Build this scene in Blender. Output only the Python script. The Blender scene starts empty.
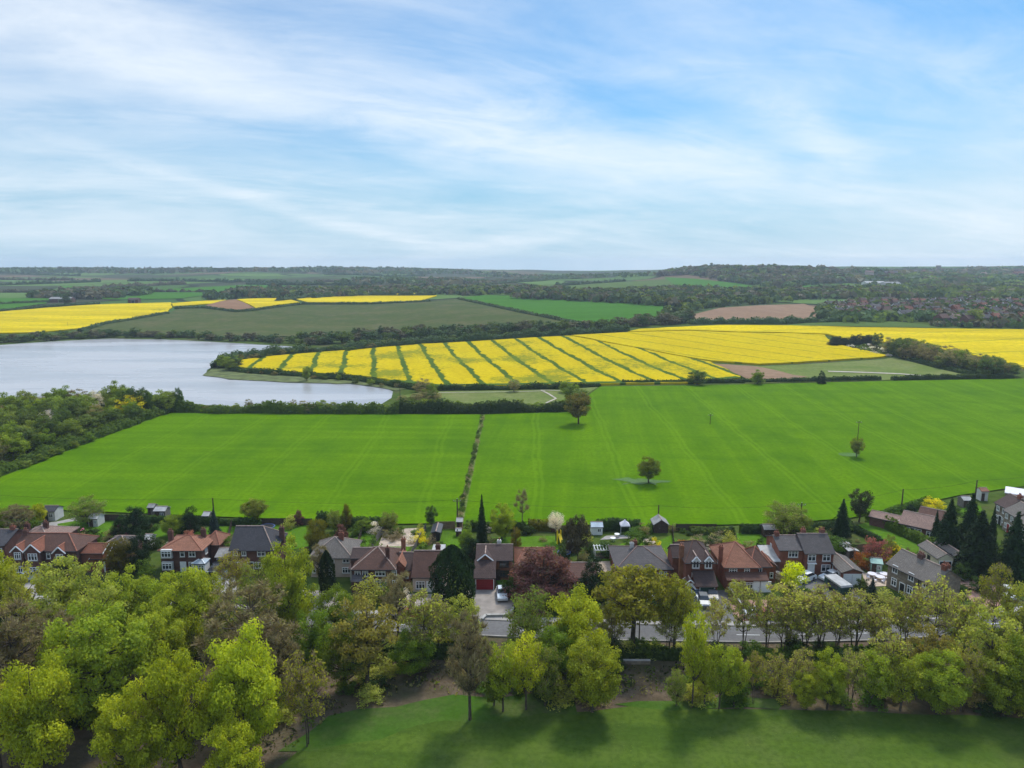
import bpy, bmesh, math, random
import numpy as np
from mathutils import Vector, Matrix, noise
from mathutils.geometry import delaunay_2d_cdt

random.seed(7)
S = bpy.context.scene
COL = S.collection
R = math.radians

# ------------------------------------------------------------------ camera
CAMZ, F = 60.0, 700.0
PITCH = math.atan(122.0 / F)
CP, SP = math.cos(PITCH), math.sin(PITCH)
cam_d = bpy.data.cameras.new('camera')
cam = bpy.data.objects.new('camera', cam_d)
COL.objects.link(cam)
cam.location = (0, 0, CAMZ)
cam.rotation_euler = (math.pi / 2 - PITCH, 0, 0)
cam_d.sensor_width = 36.0
cam_d.lens = F / 1024 * 36
cam_d.clip_start = 0.5
cam_d.clip_end = 20000
S.camera = cam

# ------------------------------------------------------------------ terrain height
def sst(a, b, v):
    t = (v - a) / (b - a)
    t = 0.0 if t < 0 else 1.0 if t > 1 else t
    return t * t * (3 - 2 * t)

def T(x, y):
    if y < 300:
        return 0.0
    y0 = 610 - 265 * sst(-190, 70, x)
    z = 8.0 * sst(y0, y0 + 260, y)
    d = y - y0 - 130
    if d > 0:
        z += 0.0095 * d
    if y > 800:
        z += 31 * math.exp(-((x - 640) / 270) ** 2 - ((y - 1800) / 300) ** 2)
        z += 15 * math.exp(-((x - 1600) / 900) ** 2 - ((y - 2600) / 520) ** 2)
        z -= 17 * math.exp(-((x - 250) / 560) ** 2 - ((y - 2900) / 900) ** 2)
        k = sst(900, 2300, y)
        z += k * (7 * noise.noise((x / 420, y / 520, 0.3)) + 2.5 * noise.noise((x / 130, y / 200, 5.3)))
    r = y + abs(x) * 0.12
    if r > 3300:
        z -= 0.05 * (r - 3300) * sst(3300, 3700, r)
    return z

def raydir(px, py):
    a, b = (px - 512) / F, (384 - py) / F
    return (a, CP + b * SP, -SP + b * CP)

def P(px, py):
    """the point of the terrain that one sees at a place of the photograph"""
    dx, dy, dz = raydir(px, py)
    t, step = 60.0, 1.0
    prev = t
    while t < 9000:
        if CAMZ + dz * t - T(dx * t, dy * t) < 0:
            a, b = prev, t
            for _ in range(30):
                m = (a + b) / 2
                if CAMZ + dz * m - T(dx * m, dy * m) < 0: b = m
                else: a = m
            t = (a + b) / 2
            return Vector((dx * t, dy * t, T(dx * t, dy * t)))
        prev = t
        t *= 1.012
    return Vector((dx * 3300, dy * 3300, T(dx * 3300, dy * 3300)))

def zc(v):
    return v.y * CP - (v.z - CAMZ) * SP

def ztop(v, py):
    k = (384 - py) / F
    return CAMZ + v.y * (k * CP - SP) / (CP + k * SP)

def PP(pts):
    return [(p.x, p.y) for p in (P(*q) for q in pts)]

# ------------------------------------------------------------------ tagging
def tag(o, label=None, cat=None, group=None, kind=None):
    if label: o['label'] = label
    if cat: o['category'] = cat
    if group: o['group'] = group
    if kind: o['kind'] = kind
    return o

def empty(name, loc=(0, 0, 0), rz=0.0):
    o = bpy.data.objects.new(name, None)
    COL.objects.link(o)
    o.location = loc
    o.rotation_euler = (0, 0, rz)
    o.empty_display_size = 0.3
    return o

def copy_tree(o, parent=None):
    c = o.copy()
    COL.objects.link(c)
    c.parent = parent
    for ch in o.children:
        copy_tree(ch, c)
    return c

# ------------------------------------------------------------------ materials
def newmat(name):
    m = bpy.data.materials.new(name)
    m.use_nodes = True
    nt = m.node_tree
    return m, nt, nt.nodes['Principled BSDF'], nt.links

def nd(nt, t, **k):
    n = nt.nodes.new(t)
    for a, v in k.items():
        if a.startswith('i_'):
            n.inputs[a[2:]].default_value = v
        else:
            setattr(n, a, v)
    return n

def c4(c): return (c[0], c[1], c[2], 1.0)

def math_n(nt, op, a, b=None, c=None, clamp=False):
    n = nt.nodes.new('ShaderNodeMath')
    n.operation = op
    n.use_clamp = clamp
    for i, v in enumerate((a, b, c)):
        if v is None: continue
        if isinstance(v, (int, float)): n.inputs[i].default_value = v
        else: nt.links.new(v, n.inputs[i])
    return n.outputs[0]

def mixc(nt, f, a, b, blend='MIX'):
    n = nt.nodes.new('ShaderNodeMix')
    n.data_type = 'RGBA'
    n.blend_type = blend
    for s, v in ((n.inputs[0], f), (n.inputs[6], a), (n.inputs[7], b)):
        if isinstance(v, (int, float)): s.default_value = v
        elif isinstance(v, tuple): s.default_value = c4(v)
        else: nt.links.new(v, s)
    return n.outputs[2]

def ramp(nt, v, stops):
    n = nt.nodes.new('ShaderNodeMapRange')
    n.interpolation_type = 'SMOOTHSTEP'
    n.inputs[1].default_value, n.inputs[2].default_value = stops
    nt.links.new(v, n.inputs[0])
    return n.outputs[0]

def objco(nt):
    return nt.nodes.new('ShaderNodeTexCoord').outputs['Object']

def mapped(nt, co, scale=(1, 1, 1), rot=0.0, loc=(0, 0, 0)):
    n = nt.nodes.new('ShaderNodeMapping')
    n.inputs['Scale'].default_value = scale
    n.inputs['Rotation'].default_value = (0, 0, rot)
    n.inputs['Location'].default_value = loc
    nt.links.new(co, n.inputs[0])
    return n.outputs[0]

def rotmap(nt, co, scale, rot):
    """first turn, then stretch"""
    return mapped(nt, mapped(nt, co, rot=rot), scale=scale)

def noise_n(nt, co, scale, detail=4, rough=0.55, dist=0.0):
    n = nt.nodes.new('ShaderNodeTexNoise')
    n.inputs['Scale'].default_value = scale
    n.inputs['Detail'].default_value = detail
    n.inputs['Roughness'].default_value = rough
    n.inputs['Distortion'].default_value = dist
    nt.links.new(co, n.inputs['Vector'])
    return n.outputs[0]

def sc(c, k): return tuple(min(1.0, v * k) for v in c[:3])

def m_plain(name, col, rough=0.8, var=0.18, scale=1.5, spec=0.25, bump=0.0, metal=0.0, col2=None):
    m, nt, b, L = newmat(name)
    co = objco(nt)
    n = noise_n(nt, co, scale, 6)
    f = ramp(nt, n, (0.3, 0.7))
    cc = mixc(nt, f, sc(col, 1 - var), col2 if col2 else sc(col, 1 + var))
    L.new(cc, b.inputs['Base Color'])
    b.inputs['Roughness'].default_value = rough
    b.inputs['Specular IOR Level'].default_value = spec
    b.inputs['Metallic'].default_value = metal
    if bump:
        bp = nd(nt, 'ShaderNodeBump')
        bp.inputs['Strength'].default_value = bump
        L.new(noise_n(nt, co, scale * 6, 4), bp.inputs['Height'])
        L.new(bp.outputs[0], b.inputs['Normal'])
    return m

def m_course(name, col, col2, mortar, bw, bh, rough=0.85, stain=0.25, vert=1.0, rnd=True):
    """bricks, stones or roof tiles laid in courses"""
    m, nt, b, L = newmat(name)
    co = objco(nt)
    s = nd(nt, 'ShaderNodeSeparateXYZ'); L.new(co, s.inputs[0])
    k = nd(nt, 'ShaderNodeCombineXYZ')
    L.new(math_n(nt, 'ADD', s.outputs[0], s.outputs[1]), k.inputs[0])
    L.new(math_n(nt, 'MULTIPLY', s.outputs[2], vert), k.inputs[1])
    br = nd(nt, 'ShaderNodeTexBrick')
    br.inputs['Scale'].default_value = 1.0
    br.inputs['Brick Width'].default_value = bw
    br.inputs['Row Height'].default_value = bh
    br.inputs['Mortar Size'].default_value = bh * 0.09
    br.inputs['Color1'].default_value = c4(col)
    br.inputs['Color2'].default_value = c4(col2)
    br.inputs['Mortar'].default_value = c4(mortar)
    L.new(k.outputs[0], br.inputs['Vector'])
    n = noise_n(nt, co, 0.7, 6)
    st = mixc(nt, ramp(nt, n, (0.35, 0.75)), br.outputs[0], sc(col, 1 - stain * 1.6), 'MIX')
    n2 = noise_n(nt, co, 3.1, 5)
    st = mixc(nt, math_n(nt, 'MULTIPLY', ramp(nt, n2, (0.45, 0.75)), 0.5), st, sc(col2, 1 + stain))
    if rnd:
        oi = nd(nt, 'ShaderNodeObjectInfo')
        hs = nd(nt, 'ShaderNodeHueSaturation')
        L.new(math_n(nt, 'MULTIPLY_ADD', oi.outputs['Random'], 0.3, 0.85), hs.inputs['Value'])
        L.new(st, hs.inputs['Color']); st = hs.outputs[0]
    L.new(st, b.inputs['Base Color'])
    b.inputs['Roughness'].default_value = rough
    b.inputs['Specular IOR Level'].default_value = 0.25
    bp = nd(nt, 'ShaderNodeBump'); bp.inputs['Strength'].default_value = 0.5; bp.inputs['Distance'].default_value = 0.03
    L.new(br.outputs[1], bp.inputs['Height']); bp.invert = True
    L.new(bp.outputs[0], b.inputs['Normal'])
    return m

def m_leaf(name, col, trans=0.35, var=0.24, hue=0.011, rough=0.6, sat=1.0):
    m, nt, b, L = newmat(name)
    at = nd(nt, 'ShaderNodeAttribute'); at.attribute_name = 'tint'
    oi = nd(nt, 'ShaderNodeObjectInfo')
    hs = nd(nt, 'ShaderNodeHueSaturation')
    hs.inputs['Color'].default_value = c4(col)
    hs.inputs['Saturation'].default_value = sat
    v = math_n(nt, 'MULTIPLY_ADD', oi.outputs['Random'], var * 1.2, 1 - var * 0.6)
    L.new(math_n(nt, 'MULTIPLY', v, at.outputs['Fac']), hs.inputs['Value'])
    fr = math_n(nt, 'FRACT', math_n(nt, 'MULTIPLY', oi.outputs['Random'], 7.31))
    h = math_n(nt, 'MULTIPLY_ADD', fr, hue * 2, 0.5 - hue)
    h = math_n(nt, 'ADD', h, math_n(nt, 'MULTIPLY', math_n(nt, 'SUBTRACT', 1.0, at.outputs['Fac']), 0.02))
    L.new(h, hs.inputs['Hue'])
    L.new(hs.outputs[0], b.inputs['Base Color'])
    b.inputs['Roughness'].default_value = rough
    b.inputs['Specular IOR Level'].default_value = 0.07
    tr = nd(nt, 'ShaderNodeBsdfTranslucent')
    L.new(mixc(nt, 1.0, hs.outputs[0], (1.0, 0.95, 0.5), 'MULTIPLY'), tr.inputs[0])
    mx = nd(nt, 'ShaderNodeMixShader'); mx.inputs[0].default_value = trans
    L.new(b.outputs[0], mx.inputs[1]); L.new(tr.outputs[0], mx.inputs[2])
    L.new(mx.outputs[0], nt.nodes['Material Output'].inputs[0])
    return m

M = {}
M['brick_red'] = m_course('brick_red', (0.27, 0.085, 0.045), (0.20, 0.06, 0.035), (0.25, 0.19, 0.15), 0.45, 0.15)
M['brick_dark'] = m_course('brick_dark', (0.16, 0.065, 0.045), (0.11, 0.05, 0.04), (0.18, 0.14, 0.12), 0.45, 0.15)
M['brick_orange'] = m_course('brick_orange', (0.33, 0.13, 0.06), (0.26, 0.1, 0.05), (0.3, 0.24, 0.18), 0.45, 0.15)
M['stone'] = m_course('stone', (0.30, 0.24, 0.17), (0.18, 0.145, 0.105), (0.25, 0.21, 0.16), 0.6, 0.3, stain=0.35)
M['render_cream'] = m_plain('render_cream', (0.6, 0.54, 0.38), 0.9, 0.12, 0.8)
M['render_white'] = m_plain('render_white', (0.58, 0.56, 0.52), 0.9, 0.1, 0.8)
M['render_pink'] = m_plain('render_pink', (0.52, 0.40, 0.33), 0.9, 0.1, 0.8)
M['tile_orange'] = m_course('tile_orange', (0.33, 0.145, 0.085), (0.24, 0.105, 0.065), (0.1, 0.05, 0.035), 0.34, 0.22, vert=1.4)
M['tile_red'] = m_course('tile_red', (0.27, 0.1, 0.055), (0.19, 0.07, 0.045), (0.08, 0.035, 0.025), 0.34, 0.22, vert=1.4)
M['tile_brown'] = m_course('tile_brown', (0.10, 0.064, 0.054), (0.07, 0.045, 0.04), (0.045, 0.03, 0.028), 0.34, 0.22, vert=1.4)
M['tile_rust'] = m_course('tile_rust', (0.145, 0.072, 0.05), (0.10, 0.052, 0.039), (0.05, 0.03, 0.025), 0.34, 0.22, vert=1.4)
M['slate'] = m_course('slate', (0.075, 0.07, 0.075), (0.05, 0.048, 0.052), (0.025, 0.025, 0.028), 0.34, 0.22, vert=1.4)
M['slate_warm'] = m_course('slate_warm', (0.18, 0.155, 0.13), (0.125, 0.108, 0.095), (0.06, 0.055, 0.05), 0.34, 0.22, vert=1.4)
M['slate_grey'] = m_course('slate_grey', (0.115, 0.1, 0.095), (0.08, 0.07, 0.068), (0.06, 0.055, 0.055), 0.34, 0.22, vert=1.4)
M['tile_pink'] = m_course('tile_pink', (0.32, 0.21, 0.165), (0.24, 0.15, 0.12), (0.12, 0.08, 0.065), 0.34, 0.22, vert=1.4)
M['ridge_pale'] = m_plain('ridge_pale', (0.36, 0.26, 0.21), 0.85, 0.25, 2)
M['ridge_red'] = m_plain('ridge_red', (0.30, 0.12, 0.075), 0.85, 0.25, 2)
M['white_paint'] = m_plain('white_paint', (0.8, 0.8, 0.78), 0.45, 0.05, 2, 0.4)
M['glass'] = m_plain('glass', (0.03, 0.036, 0.042), 0.08, 0.3, 0.7, 0.6)
M['glass_pale'] = m_plain('glass_pale', (0.42, 0.47, 0.5), 0.12, 0.15, 0.7, 0.6)
M['red_paint'] = m_plain('red_paint', (0.28, 0.012, 0.016), 0.5, 0.12, 2, 0.4)
M['green_paint'] = m_plain('green_paint', (0.02, 0.06, 0.045), 0.5, 0.15, 2, 0.4)
M['dark_paint'] = m_plain('dark_paint', (0.02, 0.02, 0.022), 0.5, 0.15, 2, 0.4)
M['black_rubber'] = m_plain('black_rubber', (0.015, 0.015, 0.015), 0.8, 0.1, 2)
M['felt'] = m_plain('felt', (0.26, 0.25, 0.24), 0.95, 0.2, 1.2)
M['felt_pale'] = m_plain('felt_pale', (0.38, 0.37, 0.35), 0.9, 0.15, 1.2)
M['concrete'] = m_plain('concrete', (0.36, 0.34, 0.31), 0.95, 0.2, 0.9)
M['wood'] = m_plain('wood', (0.20, 0.12, 0.07), 0.85, 0.3, 3)
M['wood_dark'] = m_plain('wood_dark', (0.075, 0.05, 0.036), 0.9, 0.3, 3)
M['wood_grey'] = m_plain('wood_grey', (0.16, 0.14, 0.12), 0.9, 0.25, 3)
M['steel'] = m_plain('steel', (0.3, 0.3, 0.3), 0.4, 0.1, 2, 0.5, metal=0.6)
M['plastic_yellow'] = m_plain('plastic_yellow', (0.75, 0.55, 0.01), 0.5, 0.08, 2, 0.4)
M['plastic_pink'] = m_plain('plastic_pink', (0.7, 0.12, 0.25), 0.5, 0.08, 2, 0.4)
M['plastic_blue'] = m_plain('plastic_blue', (0.05, 0.3, 0.35), 0.5, 0.08, 2, 0.4)
M['mint'] = m_plain('mint', (0.33, 0.5, 0.42), 0.6, 0.1, 2, 0.3)
M['cloth_white'] = m_plain('cloth_white', (0.66, 0.63, 0.66), 0.8, 0.08, 2, 0.2)
M['bark'] = m_plain('bark', (0.085, 0.065, 0.045), 0.95, 0.35, 2.5)
M['bark_pale'] = m_plain('bark_pale', (0.16, 0.13, 0.095), 0.95, 0.35, 2.5)
for nm, c in (('car_silver', (0.55, 0.58, 0.6)), ('car_black', (0.012, 0.012, 0.014)), ('car_white', (0.78, 0.78, 0.77)),
              ('car_red', (0.4, 0.02, 0.02)), ('car_blue', (0.02, 0.05, 0.16)), ('car_grey', (0.12, 0.125, 0.13))):
    m, nt, b, L = newmat(nm)
    b.inputs['Base Color'].default_value = c4(c)
    b.inputs['Roughness'].default_value = 0.28
    b.inputs['Coat Weight'].default_value = 0.6
    M[nm] = m
# leaves
LEAF = dict(
    maple=(0.365, 0.40, 0.026), lime=(0.295, 0.345, 0.032), green=(0.17, 0.235, 0.025), olive=(0.31, 0.31, 0.035),
    bronze=(0.30, 0.25, 0.055), willow=(0.20, 0.25, 0.042), pale=(0.38, 0.40, 0.07), brown=(0.33, 0.295, 0.11),
    yellow=(0.62, 0.55, 0.02), dark=(0.022, 0.045, 0.013), spruce=(0.04, 0.065, 0.05), cypress=(0.022, 0.042, 0.010),
    goldyew=(0.14, 0.125, 0.016), copper=(0.205, 0.09, 0.085), purple=(0.12, 0.04, 0.05), blossom=(0.86, 0.78, 0.77),
    hedge=(0.10, 0.165, 0.022), hedgedark=(0.05, 0.085, 0.02), pine=(0.085, 0.075, 0.035), orange=(0.34, 0.14, 0.03),
    rose=(0.34, 0.13, 0.11), twig=(0.33, 0.26, 0.13), poplar=(0.08, 0.14, 0.035), dullgreen=(0.105, 0.15, 0.032),
    ivy=(0.05, 0.055, 0.02), limebush=(0.48, 0.55, 0.012), farwood=(0.06, 0.10, 0.03), farbrown=(0.115, 0.105, 0.055),
    dry=(0.42, 0.34, 0.21), fieldoak=(0.165, 0.148, 0.035), fieldgreen=(0.18, 0.20, 0.035), bramble=(0.075, 0.085, 0.03), grass=(0.085, 0.15, 0.014), grasspale=(0.13, 0.185, 0.03))
for k, c in LEAF.items():
    if k not in ('blossom', 'dry', 'dark', 'cypress', 'spruce', 'twig', 'brown', 'copper'): c = sc(c, 1.25)
    M['leaf_' + k] = m_leaf('leaf_' + k, c, trans=0.15 if k in ('dark', 'spruce', 'cypress', 'pine', 'twig', 'ivy') else 0.3 if k in ('farwood', 'farbrown') else 0.55)

# ------------------------------------------------------------------ mesh builders
class MB:
    def __init__(s): s.v, s.f, s.m = [], [], []
    def poly(s, pts, m=0):
        n = len(s.v); s.v += [tuple(p) for p in pts]; s.f.append(tuple(range(n, n + len(pts)))); s.m.append(m)
    def box(s, x0, x1, y0, y1, z0, z1, m=0):
        n = len(s.v)
        s.v += [(x0, y0, z0), (x1, y0, z0), (x1, y1, z0), (x0, y1, z0), (x0, y0, z1), (x1, y0, z1), (x1, y1, z1), (x0, y1, z1)]
        for f in ((0, 3, 2, 1), (4, 5, 6, 7), (0, 1, 5, 4), (1, 2, 6, 5), (2, 3, 7, 6), (3, 0, 4, 7)):
            s.f.append(tuple(n + i for i in f)); s.m.append(m)
    def tube(s, p0, p1, r0, r1, n=6, m=0, cap=True):
        p0, p1 = Vector(p0), Vector(p1)
        d = (p1 - p0)
        if d.length < 1e-6: return
        d.normalize()
        a = d.cross(Vector((0, 0, 1)) if abs(d.z) < 0.9 else Vector((1, 0, 0))).normalized()
        b = d.cross(a)
        k = len(s.v)
        for p, r in ((p0, r0), (p1, r1)):
            for i in range(n):
                t = 2 * math.pi * i / n
                s.v.append(tuple(p + a * (r * math.cos(t)) + b * (r * math.sin(t))))
        for i in range(n):
            j = (i + 1) % n
            s.f.append((k + i, k + j, k + n + j, k + n + i)); s.m.append(m)
        if cap:
            s.f.append(tuple(k + n + i for i in range(n))); s.m.append(m)
            s.f.append(tuple(k + n - 1 - i for i in range(n))); s.m.append(m)
    def slab(s, pts, th, m=0):
        """a plane polygon given a thickness straight down"""
        n = len(pts); k = len(s.v)
        s.v += [tuple(p) for p in pts] + [(p[0], p[1], p[2] - th) for p in pts]
        s.f.append(tuple(range(k, k + n))); s.f.append(tuple(range(k + 2 * n - 1, k + n - 1, -1))); s.m += [m, m]
        for i in range(n):
            j = (i + 1) % n
            s.f.append((k + i, k + n + i, k + n + j, k + j)); s.m.append(m)
    def extrude_y(s, prof, y0, y1, m=0):
        """profile of (x, z) points carried along y"""
        n = len(prof); k = len(s.v)
        s.v += [(x, y0, z) for x, z in prof] + [(x, y1, z) for x, z in prof]
        s.f.append(tuple(range(k, k + n))); s.f.append(tuple(range(k + 2 * n - 1, k + n - 1, -1))); s.m += [m, m]
        for i in range(n):
            j = (i + 1) % n
            s.f.append((k + i, k + n + i, k + n + j, k + j)); s.m.append(m)
    def lathe(s, prof, c=(0, 0, 0), n=12, m=0):
        k = len(s.v)
        for r, z in prof:
            for i in range(n):
                t = 2 * math.pi * i / n
                s.v.append((c[0] + r * math.cos(t), c[1] + r * math.sin(t), c[2] + z))
        for a in range(len(prof) - 1):
            for i in range(n):
                j = (i + 1) % n
                s.f.append((k + a * n + i, k + a * n + j, k + (a + 1) * n + j, k + (a + 1) * n + i)); s.m.append(m)
        s.f.append(tuple(k + n - 1 - i for i in range(n))); s.m.append(m)
        q = k + (len(prof) - 1) * n
        s.f.append(tuple(q + i for i in range(n))); s.m.append(m)
    def build(s, name, mats, parent=None, smooth=False):
        if not isinstance(mats, (list, tuple)): mats = [mats]
        me = bpy.data.meshes.new(name)
        me.from_pydata(s.v, [], s.f)
        for m in mats: me.materials.append(M[m] if isinstance(m, str) else m)
        if len(mats) > 1: me.polygons.foreach_set('material_index', s.m)
        if smooth: me.polygons.foreach_set('use_smooth', [True] * len(s.f))
        me.update()
        bm = bmesh.new(); bm.from_mesh(me)
        bmesh.ops.recalc_face_normals(bm, faces=bm.faces)
        bm.to_mesh(me); bm.free()
        o = bpy.data.objects.new(name, me)
        COL.objects.link(o)
        o.parent = parent
        return o

def inside(x, y, poly):
    r = False
    j = len(poly) - 1
    for i in range(len(poly)):
        xi, yi = poly[i][:2]; xj, yj = poly[j][:2]
        if (yi > y) != (yj > y) and x < (xj - xi) * (y - yi) / (yj - yi) + xi: r = not r
        j = i
    return r

def dense(poly, step, closed=True):
    out = []
    n = len(poly)
    for i in range(n if closed else n - 1):
        a, b = poly[i], poly[(i + 1) % n]
        d = math.hypot(b[0] - a[0], b[1] - a[1])
        k = max(1, int(d / step))
        for j in range(k):
            out.append((a[0] + (b[0] - a[0]) * j / k, a[1] + (b[1] - a[1]) * j / k))
    if not closed: out.append(tuple(poly[-1][:2]))
    return out

def sheet(name, poly, off, mat, label, step=8.0, kind='structure', zfix=None, thick=None, rag=0.0, cat=None, group=None):
    """a sheet draped on the terrain"""
    d = dense(poly, step)
    if rag:
        d = [(x + rag * noise.noise((x * 0.15, y * 0.15, 1.7)), y + rag * noise.noise((x * 0.15, y * 0.15, 9.1))) for x, y in d]
    xs = [p[0] for p in d]; ys = [p[1] for p in d]
    pts = [Vector(p) for p in d]
    nb = len(pts)
    y = min(ys) + step * 0.5
    while y < max(ys):
        x = min(xs) + step * 0.5
        while x < max(xs):
            if inside(x, y, d): pts.append(Vector((x + random.uniform(-.1, .1) * step, y + random.uniform(-.1, .1) * step)))
            x += step
        y += step
    vs, es, fs = delaunay_2d_cdt(pts, [(i, (i + 1) % nb) for i in range(nb)], [list(range(nb))], 1, 0.001)[:3]
    me = bpy.data.meshes.new(name)
    V = [(v.x, v.y, (zfix if zfix is not None else T(v.x, v.y) + off)) for v in vs]
    me.from_pydata(V, [], fs)
    me.materials.append(M[mat] if isinstance(mat, str) else mat)
    bm = bmesh.new(); bm.from_mesh(me)
    for f in bm.faces:
        f.normal_update()
        if f.normal.z < 0: f.normal_flip()
    if thick:
        ed = [e for e in bm.edges if e.is_boundary]
        r = bmesh.ops.extrude_edge_only(bm, edges=ed)
        for v in r['geom']:
            if isinstance(v, bmesh.types.BMVert): v.co.z -= thick
    bm.to_mesh(me); bm.free()
    o = bpy.data.objects.new(name, me)
    COL.objects.link(o)
    tag(o, label, cat, group, kind)
    return o
# ------------------------------------------------------------------ foliage
def quad_mesh(name, V, Q, mats, tint, midx=None, tri=False):
    n = 3 if tri else 4
    me = bpy.data.meshes.new(name)
    nf = len(Q)
    me.vertices.add(len(V)); me.vertices.foreach_set('co', np.asarray(V, np.float32).ravel())
    me.loops.add(nf * n); me.loops.foreach_set('vertex_index', np.asarray(Q, np.int32).ravel())
    me.polygons.add(nf)
    me.polygons.foreach_set('loop_start', np.arange(0, nf * n, n, dtype=np.int32))
    for m in mats: me.materials.append(M[m])
    if midx is not None: me.polygons.foreach_set('material_index', np.asarray(midx, np.int32))
    at = me.attributes.new('tint', 'FLOAT', 'FACE')
    at.data.foreach_set('value', np.asarray(tint, np.float32))
    me.update(calc_edges=True)
    return me

def leaf_geo(g, C, D, size, aspect=0.75):
    """leaf sprays: four-cornered faces at C, facing roughly D, slightly folded"""
    n = len(C)
    D = D / (np.linalg.norm(D, axis=1, keepdims=True) + 1e-9)
    r = g.normal(size=(n, 3))
    t = np.cross(D, r); t /= np.linalg.norm(t, axis=1, keepdims=True) + 1e-9
    b = np.cross(D, t)
    s = (size * g.uniform(0.6, 1.3, n))[:, None]
    k = D * s * g.uniform(-0.35, 0.35, n)[:, None]
    V = np.stack([C - t * s, C - b * s * aspect + k, C + t * s * g.uniform(.7, 1.2, n)[:, None], C + b * s * aspect + k], 1).reshape(-1, 3)
    Q = np.arange(4 * n).reshape(-1, 4)
    return V, Q

def unit(g, n):
    d = g.normal(size=(n, 3))
    return d / np.linalg.norm(d, axis=1, keepdims=True)

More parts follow.
